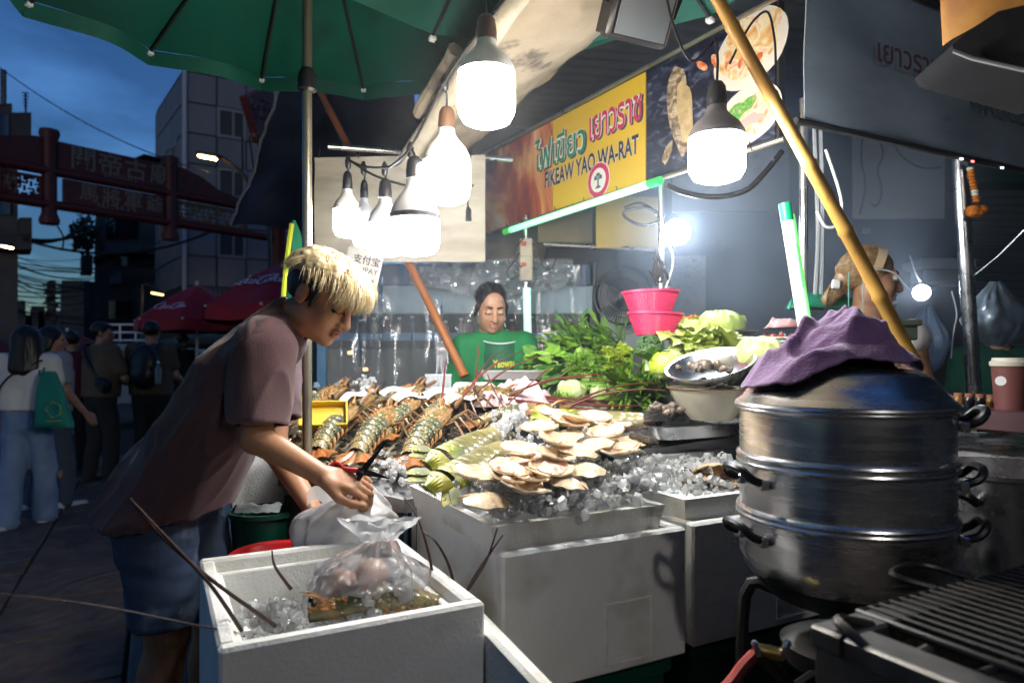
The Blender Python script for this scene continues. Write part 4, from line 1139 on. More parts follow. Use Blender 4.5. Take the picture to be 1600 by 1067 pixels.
# pale wall unit and plate
wu = thing('wall_unit', 'pale wall mounted unit below the dull grey sheet', 'appliance', P(1467, 430, 4.3))
MB().box(P(1467, 414, 4.3), (.36, .2, .06), None, .012).build('top', M('unit_grey', (.2, .22, .24), .6), wu)
MB().box(P(1467, 434, 4.32), (.28, .16, .10), None, .012).build('body', M('unit_dark', (.09, .1, .11), .6), wu)
single('wall_socket', MB().box(P(1353, 361, 5.0), (.06, .02, .045), None, .004), M('socket_white', (.4, .4, .4), .5), 'small white socket on the dark wall above the headband', 'socket')

# shophouse front and awning added behind the viewpoint to block sky light
ob = thing('added_shophouse', 'plain dark shophouse front added behind the viewpoint to block the sky', 'building', (2, -4.5, 0))
MB().box((2.5, -4.5, 4.5), (15, .3, 9)).build('wall', DARKW2, ob)
for k in range(5): MB().box((-3 + k * 2.6, -4.33, 2.2 + 0), (1.6, .06, 2.2)).build('shutter', M('shutter_slat'), ob)
na = thing('added_awning', 'dark canvas awning added behind the viewpoint to block the sky', 'awning', (1.0, -1.0, 0))
MB().grid(lambda u, v: V(-.2 + 5 * u, -4 + 3.6 * v, 3.0 - .25 * v + .03 * math.sin(u * 30)), 40, 10).build('canvas', M('awning_dark', (.05, .055, .06), .9), na)
for x in (-.1, 4.6): MB().tube([(x, -.5, 0), (x, -.5, 2.8)], .02, 8).build('post', STEEL, na)

nb = bulb('lit bulb of the next stall mirrored in the steamer', 800, 556, 1.0, .13, .11, .085, (1.15, -.75, 2.85), BCAP, BLACKPL, glow('bulb_next', (1.0, .96, .90), 85.0))
nb.location = nb.location + (V(1.15, -.75, 2.2) - P(800, 556, 1.0))
for o in nb.children:
    if o.name.startswith('socket'):
        for ch in list(o.children): bpy.data.objects.remove(ch)
        MB().tube([(1.15, -.75, 2.43), (1.15, -.75, 2.83)], .0035, 6).build('cord', RUBBER, o)
# ================================================================ tables, boxes and trays
def SB(o, u, v, z): return V(o[0], o[1], 0) + SU * u + SV * v + V(0, 0, z)
SFR = RZ(YAW)
DTOP = M('table_steel', (.30, .30, .31), .4, .9, c2=(.2, .2, .2), vs=5)
def LP(px, py, h=0.0):
    Y = .858 / ((py - 556) / FPX + .24); p = P(px, py, Y); p.z += h; return p
def HP(px, py, h=0.0):
    Y = .62 / ((py - 556) / FPX + .18); p = P(px, py, Y); p.z += h; return p
def VP(px, py, h=0.0):
    Y = .566 / (.13 + (py - 556) / FPX); p = P(px, py, Y); p.z += h; return p
lt = thing('lobster_table', 'steel table sloping up under the heap of lobsters', 'table', (-.3, 2.4, 0))
zl = lambda x, y: .93 + .24 * (y - 1.95)
poly = [(-.74, 2.16), (-.31, 1.97), (-.12, 2.06), (.30, 2.27), (-.05, 3.0), (-.85, 3.0)]
mb = MB(); n = len(poly)
mb.add([(x, y, zl(x, y)) for x, y in poly] + [(x, y, zl(x, y) - .04) for x, y in poly], [tuple(range(n)), tuple(range(2 * n - 1, n - 1, -1))] + [(i, i + n, (i + 1) % n + n, (i + 1) % n) for i in range(n)])
mb.build('top', DTOP, lt, False)
mb = MB(); a, b = Vector((-.72, 2.17, 0)), Vector((-.32, 1.99, 0)); c = (a + b) / 2
mb.box((c.x, c.y, .48), ((b - a).length, .012, .86), frame(b - a)); mb.build('front_panel', M('dark_panel_steel', (.10, .105, .11), .35, .7, c2=(.06, .06, .065), vs=4), lt)
for (x, y) in ((-.70, 2.22), (-.30, 2.06), (-.8, 2.95), (-.08, 2.95)): MB().tube([(x, y, 0), (x, y, zl(x, y) - .04)], .018, 8).build('leg', STEEL, lt)
# heaped bed of small grey prawns and ice under the lobsters
mb = MB()
for k in range(1500):
    y = random.uniform(2.1, 2.95); x = random.uniform(-.78 + .0 * y, .02)
    if y < 2.19 - .45 * (x + .72): continue
    p = V(x, y, zl(x, y) + random.uniform(.0, .035)); d = Vector((random.uniform(-1, 1), random.uniform(-1, 1), random.uniform(-.15, .3))).normalized() * random.uniform(.015, .04)
    mb.tube([p - d, p + V(0, 0, .006), p + d * .8], [.003, .006, .002], 4, cap=False)
tag(mb.build('shrimp_bed', M('grey_shrimp', (.19, .165, .115), .3, c2=(.10, .085, .06), vs=30, c3=(.32, .24, .14), s3=50, p3=(.55, .65))), 'bed of small grey brown shrimps spread under the lobsters', 'shrimps', kind='stuff')
# ---- white foam boxes
def foam_box(name, label, o, W, L_, z0, z1, t=.03, group='white foam boxes', ledge=True, shade=None):
    """open box: o is its near-left corner in plan, W along the stall, L_ into it"""
    th = thing(name, label, 'box', (o[0], o[1], z0), YAW, group)
    c = SB(o, W / 2, L_ / 2, 0)
    q = lambda u, v, z: SB(o, u, v, z)
    mat = shade or FOAM
    def wall(u0, u1, v0, v1, za, zb, name='wall', b=.006):
        p = q((u0 + u1) / 2, (v0 + v1) / 2, (za + zb) / 2)
        return MB().box(p, (abs(u1 - u0), abs(v1 - v0), zb - za), SFR, b).build(name, mat, th)
    wall(0, W, 0, t, z0, z1); wall(0, W, L_ - t, L_, z0, z1)
    wall(0, t, t - .004, L_ - t + .004, z0, z1); wall(W - t, W, t - .004, L_ - t + .004, z0, z1)
    wall(t - .004, W - t + .004, t - .004, L_ - t + .004, z0, z0 + .03, 'floor')
    if ledge:
        for (a, b_, c_, d) in ((t, W - t, t - .002, t + .016), (t, W - t, L_ - t - .016, L_ - t + .002), (t - .002, t + .016, t + .016, L_ - t - .016), (W - t - .016, W - t + .002, t + .016, L_ - t - .016)):
            wall(a, b_, c_, d, z0 + .03, z1 - .03, 'inner_step', .003)
    return th
OA, OB, OC = (-.468, 1.09), (-.02, 1.44), (.452, 1.705)
bA = foam_box('foam_box', 'open white foam box in front holding bagged seafood', OA, .47, .56, .53, .88)
foam_box('foam_box', 'white foam box under the open front box', (OA[0] - .01, OA[1] + .005), .47, .56, .16, .515, ledge=False)
for (nm, lab, o, W) in (('foam_box', 'largest white foam box under the tray of scallops', OB, .505), ('foam_box', 'white foam box right of the largest one, behind the steamer', OC, .62)):
    foam_box(nm, lab, o, W, .54, .62, .93)
# a pressed rectangle on the front walls
for o_, (o, u) in zip([x for x in col.objects if x.name.startswith('foam_box') and x.get('label', '').startswith(('largest', 'white foam box right'))], ((OB, .33), (OC, .36))):
    for (du, dz, w_, h) in ((0, .07, .13, .004), (0, -.07, .13, .004), (-.065, 0, .004, .14), (.065, 0, .004, .14)):
        MB().box(SB(o, u + du, -.0005, .71 + dz), (w_, .004, h), SFR).build('embossed_line', FOAM, o_)
def foam_tray(label, o, W, L_, z0, z1):
    th = thing('foam_tray', label, 'tray', (o[0], o[1], z0), YAW, 'white foam trays of shellfish')
    t = .022
    def slope_wall(pts): return MB().prism(pts, V(0, 0, 0)) 
    for (a, b_) in (((0, 0), (W, 0)), ((W, 0), (W, L_)), ((W, L_), (0, L_)), ((0, L_), (0, 0))):
        d = Vector((b_[0] - a[0], b_[1] - a[1])); n = Vector((-d.y, d.x)).normalized() * t; dn = d.normalized() * t
        f = .012
        ins = lambda p, k: SB(o, p[0] + k[0], p[1] + k[1], 0)
        out = n.normalized() * f
        a2, b2 = Vector(a), Vector(b_)
        dd = d.normalized()
        A, B_ = a2, b2
        vs = []
        for (p, s) in ((A, 1), (B_, -1)):
            vs += [SB(o, p.x + out.x + s * dd.x * f, p.y + out.y + s * dd.y * f, z0), SB(o, p.x, p.y, z1), SB(o, p.x + n.x + s * dn.x, p.y + n.y + s * dn.y, z1), SB(o, p.x + n.x * 1.4 + s * dn.x * 1.4, p.y + n.y * 1.4 + s * dn.y * 1.4, z0 + .012)]
        MB().add(vs, [(0, 4, 5, 1), (1, 5, 6, 2), (2, 6, 7, 3), (3, 7, 4, 0)]).build('wall', FOAM, th, ang=20)
    MB().box(SB(o, W / 2, L_ / 2, z0 + .008), (W - .03, L_ - .03, .012), SFR).build('floor', FOAM, th)
    return th
foam_tray('white foam tray heaped with scallops and ice', SB(OB, -.012, .03, 0), .475, .53, .925, .985)
foam_tray('white foam tray of ice and fan shells beside the steamer', SB(OC, .0, .03, 0), .60, .50, .925, .985)
mb = MB(); mb.box(SB((-.02, 1.30), -.005, .0, .62), (.035, .36, .40), SFR @ RX(.1), .008)
single('foam_board', mb, FOAM, 'foam board standing upright beside the open front box', 'board')
foam_box('foam_box', 'foam box standing on the ground behind the leaning vendor', (-.98, 2.38), .34, .42, .42, 1.02, group='white foam boxes')
mb = MB(); mb.box((-.84, 2.68, .21), (.4, .4, .42), SFR, .02); single('low_stool', mb, M('stool_dark', (.03, .035, .04), .6), 'dark stand under the foam box behind the vendor', 'stand')
# supports under the big boxes
GT = M('tub_green', (.006, .075, .05), .35, c2=(.004, .05, .035), vs=3)
def tub(label, o, W, L_, z1):
    t = thing('green_tub', label, 'tub', SB(o, W / 2, L_ / 2, 0))
    c = SB(o, W / 2, L_ / 2, 0); prof = [(.88, .0), (.94, z1 * .5), (1.0, z1 * .93), (1.06, z1 * .95), (1.06, z1), (.99, z1)]
    def sq(k, a, z):
        ca, sa = math.cos(a), math.sin(a); e = .25
        x = W / 2 * k * math.copysign(abs(ca) ** e, ca); y = L_ / 2 * k * math.copysign(abs(sa) ** e, sa)
        return c + SFR @ V(x, y, 0) + V(0, 0, z)
    vs = [sq(k, 2 * math.pi * i / 48 + .01, z) for (k, z) in prof for i in range(48)]
    fs = [(r * 48 + i, r * 48 + (i + 1) % 48, (r + 1) * 48 + (i + 1) % 48, (r + 1) * 48 + i) for r in range(len(prof) - 1) for i in range(48)]
    MB().add(vs, fs).build('body', GT, t)
    MB().box(c + V(0, 0, z1 - .02), (W * .94, L_ * .94, .02), SFR).build('lid', GT, t)
tub('dark green plastic tub under the largest foam box', (OB[0], OB[1] + .03), .48, .5, .61)
tub('dark green plastic tub under the right foam box', (OC[0] + .02, OC[1] + .03), .56, .5, .61)
mb = MB(); mb.box(SB(OA, .23, .28, .075), (.44, .52, .15), SFR, .01)
single('floor_pallet', mb, M('black_crate', (.02, .02, .02), .7), 'low dark pallet under the stacked front foam boxes', 'pallet')
# green bucket and red tray behind the front box
bk = thing('green_bucket', 'dark green bucket with a bag over its rim behind the front box', 'bucket', P(412, 840, 2.15)); bk.location.z = .45
c = P(412, 800, 2.2)
MB().lathe([(.0, 0), (.085, 0), (.1, .19), (.108, .195), (.108, .21), (.098, .21), (.088, .02), (0, .02)], 28, (c.x, c.y, c.z - .20)).build('body', GT, bk)
MB().tube(catmull([c + V(-.1, 0, 0), c + V(-.08, -.02, .025), c + V(-.05, -.06, .02), c + V(-.02, -.1, -.01)], 5), .004, 6).build('handle', DARKMETAL, bk)
MB().grid(lambda u, v: c + V(-.06 + .14 * u, -.09 + .03 * v, .02 + .02 * v + .012 * nz3((u * 5, v * 5, 1), 1)), 12, 6).build('liner', film('bag_liner', (.85, .9, .88), .35, .2), bk)
mb = MB(); mb.box((c.x, c.y, (c.z - .21) / 2), (.3, .3, c.z - .21), SFR, .02); single('plinth_crate', mb, M('black_crate'), 'dark crate holding the green bucket', 'crate')
mb = MB(); cc = P(420, 864, 1.95)
mb.lathe([(.0, 0), (.10, 0), (.12, .05), (.13, .055), (.125, .06), (.11, .055), (.09, .01), (0, .01)], 30, cc + V(.02, 0, -.055)); single('red_basin', mb, M('red_plastic', (.5, .015, .02), .35), 'red plastic basin peeking over the front box rim', 'basin')
mb = MB(); mb.box((cc.x + .02, cc.y, (cc.z - .06) / 2), (.26, .26, cc.z - .06), SFR, .01); single('plinth_crate', mb, M('black_crate'), 'dark crate holding the red basin', 'crate')
# ---- ice
ICE = film('ice', (.99, 1.0, 1.0), .32, .12, bump=.003, bs=60, back=.6)

def ico(sub=1):
    import bmesh
    bm = bmesh.new(); bmesh.ops.create_icosphere(bm, subdivisions=sub, radius=1)
    vs = [v.co.copy() for v in bm.verts]; fs = [tuple(v.index for v in f.verts) for f in bm.faces]; bm.free(); return vs, fs
ICO = ico(1); ICO2 = ico(2)
CUBE = MB().box((0, 0, 0), (1.5, 1.5, 1.5), None, .28)
def lump(mb, c, r, seed, cube=.5):
    if random.random() < cube:
        vs, fs = [Vector(v) for v in CUBE.v], CUBE.f
    else: vs, fs = ICO
    rot = Matrix.Rotation(random.uniform(0, 6.3), 3, Vector(rng.normal(size=3)))
    sc = Vector((random.uniform(.7, 1.25), random.uniform(.7, 1.2), random.uniform(.55, 1.0)))
    mb.add([Vector(c) + rot @ Vector((v.x * sc.x, v.y * sc.y, v.z * sc.z)) * r * (1 + .45 * nz3(v, 1.9, seed)) for v in vs], fs)
def ice_heap(label, spots, parent=None, bed=None):
    mb = MB()
    for i, (p, r) in enumerate(spots): lump(mb, p, r, i * 3.1)
    o = mb.build('ice', ICE, None, True, 28)
    tag(o, label, 'ice', kind='stuff'); return o
sp = []
for k in range(170):
    u, v = random.uniform(.05, .42), random.uniform(.06, .5)
    h = .985 + .10 * math.sin(math.pi * min(1, max(0, (v + .05) / .6))) * (.55 + .45 * math.sin(math.pi * u / .47))
    sp.append((SB(OB, u, v + .03, random.uniform(h - .025, h)), random.uniform(.009, .02)))
for (x, y, n, s) in ((800, 660, 26, 22), (770, 680, 12, 16), (850, 672, 14, 18), (945, 665, 12, 20), (975, 690, 10, 16), (905, 668, 14, 20), (1000, 715, 20, 26), (840, 705, 14, 30), (920, 700, 12, 26), (870, 740, 10, 24), (820, 775, 10, 18), (960, 760, 20, 32), (1010, 755, 22, 26), (880, 785, 12, 26), (800, 720, 8, 14), (760, 755, 8, 16), (930, 780, 16, 30), (990, 735, 14, 22)):
    for k in range(n):
        sp.append((HP(x + random.gauss(0, s * .6), y + random.gauss(0, s * .35), random.uniform(-.015, .02)), random.uniform(.010, .021)))
for k in range(1500):
    x, y = random.uniform(735, 1045), random.uniform(670, 800)
    p = HP(x, y, random.uniform(-.01, .018)); q = p - SB(OB, 0, 0, 0); u, v = q.dot(SU), q.dot(SV)
    if .03 < u < .44 and .05 < v < .54: sp.append((p, random.uniform(.003, .009)))
ice_heap('heap of melting ice among the scallops on the big foam tray', sp)
sp = []
for k in range(190):
    u, v = random.uniform(.03, .5), random.uniform(.06, .47)
    sp.append((SB(OC, u, v, random.uniform(.985, 1.0 + .035 * math.sin(v * 6))), random.uniform(.010, .021)))
for k in range(700): sp.append((SB(OC, random.uniform(.03, .5), random.uniform(.06, .47), random.uniform(.98, 1.015)), random.uniform(.003, .009)))
ice_heap('crushed ice in the right foam tray beside the steamer', sp)
sp = []
for k in range(240):
    u, v = random.uniform(.06, .41), random.uniform(.06, .5)
    sp.append((SB(OA, u, v, .715 + random.uniform(0, .03) + .04 * math.sin(v * 5)), random.uniform(.008, .02)))
for (x, y, n) in ((410, 955, 26), (440, 975, 16), (520, 965, 14), (560, 950, 10)):
    for k in range(n): sp.append((P(x + random.gauss(0, 14), y + random.gauss(0, 8), 1.33) + V(0, 0, random.uniform(-.02, .01)), random.uniform(.009, .017)))
for k in range(500): sp.append((SB(OA, random.uniform(.06, .41), random.uniform(.06, .5), .74 + random.uniform(0, .04)), random.uniform(.003, .008)))
ice_heap('half melted ice lying in the open front foam box', sp)
mb = MB(); mb.box(SB(OA, .235, .28, .64), (.40, .49, .155), SFR); single('melt_water', mb, M('slush', (.5, .53, .52), .2, c2=(.4, .4, .36), vs=8, bump=.01, bs=25), 'grey slush filling the open front foam box', 'slush')
SLW = M('slush_white', (.86, .89, .90), .25, bump=.010, bs=45)
def mound(o, W, L_, top, lab):
    def f(u, v):
        p = SB(o, .03 + (W - .05) * u, .055 + (L_ - .05) * v, 0)
        p.z = .962 + top(p) * max(0, math.sin(math.pi * u) * math.sin(math.pi * v)) ** .35 + .008 * nz3(p, 30) + .006 * nz3(p, 70)
        return p
    single('slush_mound', MB().grid(f, 50, 50), SLW, lab, 'slush')
mound(OB, .46, .52, lambda p: min(.12, max(.02, .034 + .18 * (p.y - 1.5))), 'mound of white slush under the scallops on the big tray')
mound(OC, .58, .48, lambda p: .034, 'bed of white slush in the right foam tray')
sp = [(LP(500 + random.uniform(-30, 160), 640 + random.uniform(-15, 10), .05), .012) for k in range(10)] + [(LP(572 + random.gauss(0, 7), 628 + random.gauss(0, 4), .06 + random.uniform(0, .03)), .012) for k in range(36)] + [(LP(615 + random.gauss(0, 16), 738 + random.gauss(0, 9), .0 + random.uniform(0, .02)), .013) for k in range(50)]
ice_heap('small white ice patches among the lobsters', sp)
# ---- lobsters
def shellmat(name, cols, scale, band):
    m = bpy.data.materials.new(name); m.use_nodes = True; n = m.node_tree; lk = n.links.new; b = n.nodes['Principled BSDF']
    tcn = n.nodes.new('ShaderNodeTexCoord')
    nzn = n.nodes.new('ShaderNodeTexNoise'); nzn.inputs['Scale'].default_value = scale; nzn.inputs['Detail'].default_value = 4
    r = n.nodes.new('ShaderNodeValToRGB')
    while len(r.color_ramp.elements) < len(cols): r.color_ramp.elements.new(.5)
    for e, (p, c) in zip(r.color_ramp.elements, cols): e.position = p; e.color = (*c, 1)
    vo = n.nodes.new('ShaderNodeTexVoronoi'); vo.inputs['Scale'].default_value = scale * 2.6
    mr = n.nodes.new('ShaderNodeMapRange'); mr.inputs[1].default_value, mr.inputs[2].default_value, mr.inputs[3].default_value, mr.inputs[4].default_value = .2, .3, 1, 0
    mx_ = n.nodes.new('ShaderNodeMix'); mx_.data_type = 'RGBA'; mx_.inputs[7].default_value = (*band, 1)
    lk(tcn.outputs['Object'], nzn.inputs[0]); lk(tcn.outputs['Object'], vo.inputs[0]); lk(nzn.outputs[0], r.inputs[0]); lk(vo.outputs['Distance'], mr.inputs[0]); lk(mr.outputs[0], mx_.inputs[0]); lk(r.outputs[0], mx_.inputs[6]); lk(mx_.outputs[2], b.inputs['Base Color'])
    bn = n.nodes.new('ShaderNodeBump'); bn.inputs['Distance'].default_value = .003; lk(mr.outputs[0], bn.inputs['Height']); lk(bn.outputs[0], b.inputs['Normal'])
    b.inputs['Roughness'].default_value = .3 if scale != 14 else .5; b.inputs['Coat Weight'].default_value = .25 if scale != 14 else .0; b.inputs['Coat Roughness'].default_value = .06
    return m
LOB = shellmat('lobster_shell', [(.3, (.02, .035, .02)), (.46, (.075, .085, .035)), (.6, (.24, .16, .055)), (.72, (.38, .19, .07))], 16, (.55, .42, .24))
LOBA = shellmat('lobster_abdomen', [(.3, (.03, .045, .028)), (.45, (.085, .10, .055)), (.58, (.20, .17, .08)), (.72, (.36, .25, .11))], 17, (.60, .48, .28))
LOBF = M('lobster_fan', (.40, .12, .03), .35, c2=(.2, .09, .025), vs=22, c3=(.09, .1, .05), s3=30, p3=(.55, .65), coat=.3)
LOBL = M('lobster_leg', (.22, .10, .04), .35, c2=(.09, .07, .035), vs=30)
LOBN = M('lobster_antenna', (.16, .035, .022), .4, c2=(.1, .025, .02), vs=10)
def seg_ring(mb, x0, x1, w0, w1, h0, h1, zc, flare=.0, n=14, m=4):
    """half-round armour plate along x"""
    def f(u, v):
        a = math.pi * (v * 1.25 - .125)
        x = x0 + (x1 - x0) * u; w_ = w0 + (w1 - w0) * u; h = h0 + (h1 - h0) * u
        k = 1 + .10 * math.sin(math.pi * u) + flare * (1 - u)
        return V(x - .004 * math.sin(a) * 0, -w_ * math.cos(a) * k, zc(x) + h * math.sin(a) * k)
    mb.grid(f, m, n)
def make_lobster(name, label):
    t = thing(name, label, 'lobster')
    zc = lambda x: .018 - max(0, -x - .02) ** 2 * 1.6
    # carapace with spines
    mb = MB()
    def car(u, v):
        x = .0 + .15 * u; a = 2 * math.pi * v
        w_ = .040 * (math.sin(math.pi * (.30 + .62 * u)) ** .6) * (1 - .25 * u); h = .040 * (1 - .3 * u) * (math.sin(math.pi * (.3 + .6 * u)) ** .5)
        return V(x, -w_ * math.cos(a), .018 + (h if math.sin(a) > 0 else .018) * math.sin(a) * (1 + .05 * math.sin(6 * a)))
    mb.grid(car, 12, 22)
    mb.build('carapace', LOB, t)
    mb = MB()
    for k in range(70):
        u, v = random.random(), random.uniform(.06, .44); p = car(u, v); nrm = (p - V(p.x - .02, 0, .012)).normalized() + V(.5, 0, 0)
        l = random.uniform(.006, .014); d = nrm.normalized()
        mb.tube([p - d * .002, p + d * l], [.0035, .0005], 5, cap=False)
    for s in (-1, 1): mb.tube(catmull([(.12, s * .014, .045), (.145, s * .016, .062), (.17, s * .014, .066)], 3), [.006, .005, .004, .003, .002, .001, .0006], 6)
    tag(mb.build('spine', M('spine_tip', (.5, .24, .09), .35, c2=(.25, .12, .04), vs=40), t), kind='stuff')
    for s in (-1, 1): MB().lathe([(0, .007), (.005, .005), (.007, 0), (.005, -.005), (0, -.007)], 10, (.142, s * .022, .044)).build('eye', BLACKPL, t)
    for k in range(6):
        x1 = .004 - k * .027; x0 = x1 - .032; w_ = .038 - .0022 * k; h = .034 - .0024 * k
        mb = MB(); seg_ring(mb, x0, x1, w_ * .97, w_, h * .97, h * 1.04, zc, .07); pl_ = mb.build('abdomen_plate', LOBA, t)
        mb = MB()
        for i in range(11):
            a = math.pi * (.02 + .096 * i)
            for (uu, rr_) in ((x0 + .003, .0030), (x0 + .017 + .004 * (i % 2), .0020)):
                p = V(uu, -w_ * 1.05 * math.cos(a), zc(uu) + h * 1.07 * math.sin(a)); mb.add([p + v * rr_ * random.uniform(.6, 1.3) for v in ICO[0]], ICO[1])
        tag(mb.build('pale_spots', M('shell_spot', (.62, .50, .30), .25, c2=(.5, .32, .14), vs=60), pl_), kind='stuff')
        mb = MB()
        for s in (-1, 1):
            mb.tube([(x0 + .014, s * w_ * .98, zc(x0) - .004), (x0 + .004, s * (w_ * 1.12), zc(x0) - .016), (x0 - .006, s * w_ * 1.05, zc(x0) - .026)], [.006, .0045, .001], 5)
        tag(mb.build('side_spine', M('spine_tip'), t), kind='stuff')
    zt = zc(-.16)
    for k in range(5):
        a = (k - 2) * R(27); d = V(-math.cos(a), math.sin(a), -.15); s_ = V(math.sin(a), math.cos(a), 0)
        l, w_ = (.075 if k == 2 else .07), .021
        def fl(u, v): return V(-.158, (k - 2) * .009, zt + .004 * (k % 2)) + d * (l * u) + s_ * (w_ * (v - .5) * 2 * (.35 + .75 * u) * (1 - .35 * max(0, u - .75) * 4 * abs(v - .5) * 2)) + V(0, 0, .006 * math.sin(math.pi * v))
        MB().grid(fl, 6, 4, thick=.003).build('tail_flap', LOBF, t)
    for s in (-1, 1):
        for k in range(4):
            b_ = V(.11 - k * .026, s * .034, .008)
            MB().tube([b_, b_ + V(.014 - .01 * k, s * .045, .018), b_ + V(.02 - .022 * k, s * .075, -.012), b_ + V(.03 - .03 * k, s * .088, -.03)], [.006, .005, .004, .0012], 5).build('leg', LOBL, t)
        b_ = V(.148, s * .018, .03)
        MB().tube(catmull([b_, b_ + V(.04, s * .012, .012), b_ + V(.05, s * .02, .02)], 4), [.009] * 5 + [.008, .007, .006, .005], 7).build('antenna_base', LOBL, t)
        MB().tube(catmull([b_ + V(.05, s * .02, .02), b_ + V(.16, s * .05, .06), b_ + V(.30, s * .10, .08), b_ + V(.42, s * .13, .07)], 5), [.0052 - .0042 * i / 15 for i in range(16)], 6).build('antenna', LOBN, t)
    return t
LB = make_lobster('spiny_lobster', 'front left spiny lobster beside the steel parasol pole')
def put(o, a, b, roll=0.0, s=1.0, up=None):
    d = Vector(b) - Vector(a)
    m = frame(d, up or V(0, -.25, 1)) @ RX(roll)
    place(o, Vector(a).lerp(Vector(b), .5) , m, s); return o
lob = [((486, 716), (566, 655), .02, 1.05, 'front left spiny lobster beside the steel parasol pole'),
       ((546, 722), (628, 655), .02, 1.05, 'spiny lobster second from the parasol pole, tail by the scissors'),
       ((622, 738), (716, 658), .03, 1.12, 'big spiny lobster with orange tail fan next to the scallop tray'),
       ((590, 690), (668, 640), .02, .95, 'spiny lobster tucked between the two front ones and the papers'),
       ((455, 690), (520, 640), .01, 1.0, 'spiny lobster left of the parasol pole behind the vendor arm'),
       ((520, 668), (588, 632), .01, .9, 'spiny lobster under the leftmost white paper slip'),
       ((655, 672), (742, 640), .03, .95, 'spiny lobster under the rightmost white paper slips'),
       ((585, 640), (660, 618), .0, .9, 'pale spiny lobster at the rear of the heap under the glass'),
       ((470, 645), (540, 618), .0, .9, 'greyish spiny lobster at the far left rear of the heap'),
       ((700, 632), (798, 644), .03, 1.0, 'spiny lobster lying across the back with antennae towards the greens'),
       ((760, 668), (868, 672), .03, .95, 'spiny lobster half buried under ice behind the scallops')]
drop_ = []
for i, (a, b, h, s, lab) in enumerate(lob):
    o = LB if i == 0 else dup(LB)
    o['label'] = lab; tag(o, cat='lobster', group='spiny lobsters on the table')
    put(o, LP(*a, h), LP(*b, h + .015), random.uniform(-.3, .3), s)
    if i not in (2, 9, 10):
        for ch in list(o.children):
            if ch.name.split('.')[0] == 'antenna' and (i != 6 or ch.name.endswith('1')): drop_.append(ch)
for ch in drop_: bpy.data.objects.remove(ch)
# brown whisker bundle by the greens
for k in range(14):
    y = 640 + k * 3.0
    pts = [VP(850 + random.uniform(-30, 10), y + 6, .03), VP(930, y + random.uniform(-2, 5), .035), VP(1005 + random.uniform(-30, 20), y + random.uniform(-6, 8), .03)]
    pts[0] = LP(800 + random.uniform(-10, 30), 640 + k * 2.4, .06)
    single('loose_antenna', MB().tube(catmull(pts, 5), [.0055 - .004 * i / 10 for i in range(11)], 6), LOBN, 'red brown lobster antenna lying loose towards the greens', 'antenna', 'loose lobster antennae before the greens')
for (lab, q, Y) in (('thin dark antenna rising before the pink towel', [(740, 640), (742, 600), (745, 575), (748, 540)], 2.6), ('antenna crossing up over the pink towel', [(770, 660), (800, 625), (840, 590), (860, 575)], 2.5), ('antenna arching left of the pink towel', [(790, 640), (772, 610), (762, 585)], 2.55)):
    single('loose_antenna', MB().tube(catmull([P(*p, Y) for p in q], 5), .0028, 5), LOBN, lab, 'antenna')
# paper slips
def slip(label, q):
    pts = [LP(x, y, .085) for x, y in q]
    def f(u, v):
        a = pts[0].lerp(pts[1], u); b = pts[3].lerp(pts[2], u); p = a.lerp(b, v); p.z += .012 * math.sin(u * 5.5) ; return p
    single('paper_slip', MB().grid(f, 12, 5, thick=.0008), M('white_paper', (.80, .79, .82), .7), label, 'paper', 'white paper slips on the lobsters')
slip('white paper slip nearest the steel pole, narrow and curled', [(530, 660), (568, 638), (574, 645), (540, 666)])
slip('white paper slip laid highest on the heap', [(592, 648), (650, 632), (640, 642), (600, 654)])
slip('wavy white slip in the middle of the lobster heap', [(610, 656), (668, 640), (672, 650), (622, 664)])
slip('large white slip pointing at the pink towel', [(662, 650), (712, 632), (716, 642), (668, 660)])
slip('front right white slip over the big lobster', [(686, 660), (742, 642), (746, 652), (700, 670)])
# ---- mantis shrimps
MSM = shellmat('mantis_shell', [(.3, (.10, .09, .03)), (.5, (.19, .17, .06)), (.65, (.30, .26, .13)), (.75, (.4, .33, .2))], 9, (.42, .38, .22))
MST = shellmat('mantis_tail', [(.3, (.05, .07, .012)), (.48, (.16, .20, .02)), (.6, (.42, .38, .03)), (.72, (.2, .22, .04))], 14, (.6, .5, .06))
def make_mantis(label):
    t = thing('mantis_shrimp', label, 'shrimp')
    for k in range(9):
        x1 = .17 - k * .034; w_ = .034 + .010 * math.sin(math.pi * k / 9) + .012 * k / 9
        mb = MB(); seg_ring(mb, x1 - .04, x1, w_ * 1.03, w_, .026, .028, lambda x: 0.0, .05, 16); mb.build('body_plate', MSM if k < 7 else MST, t)
    def tel(u, v): return V(-.165 - .075 * u, (v - .5) * .10 * (1 - .55 * u), .026 * math.cos((v - .5) * 2.4) * (1 - .6 * u) + .004 * math.sin(v * 40) * u)
    MB().grid(tel, 8, 14, thick=.004).build('telson', MST, t)
    for s in (-1, 1):
        for q in range(2):
            def fl(u, v): return V(-.17 - .08 * u * (1 - .25 * q), s * (.035 + .02 * q + .04 * u + (v - .5) * .045 * math.sin(math.pi * min(1, .25 + u * .7))), .006 - .012 * u + .008 * q)
            MB().grid(fl, 8, 5, thick=.003).build('tail_flap', MST, t)
        for k in range(6): MB().tube([(.12 - k * .04, s * .036, .0), (.11 - k * .04, s * .055, -.01), (.10 - k * .04, s * .06, -.03)], [.004, .003, .001], 5).build('leg', LOBL, t)
    for k in range(14): 
        a = (k / 13 - .5) * 2
        MB().tube([(-.235, a * .03, .005), (-.252 + .01 * abs(a), a * .04, -.004)], [.003, .0006], 5).build('tail_spine', MST, t)
    return t
ms = make_mantis('nearest green yellow mantis shrimp on the tray corner')
put(ms, HP(676, 770, .012), HP(795, 712, .03), .3, .78)
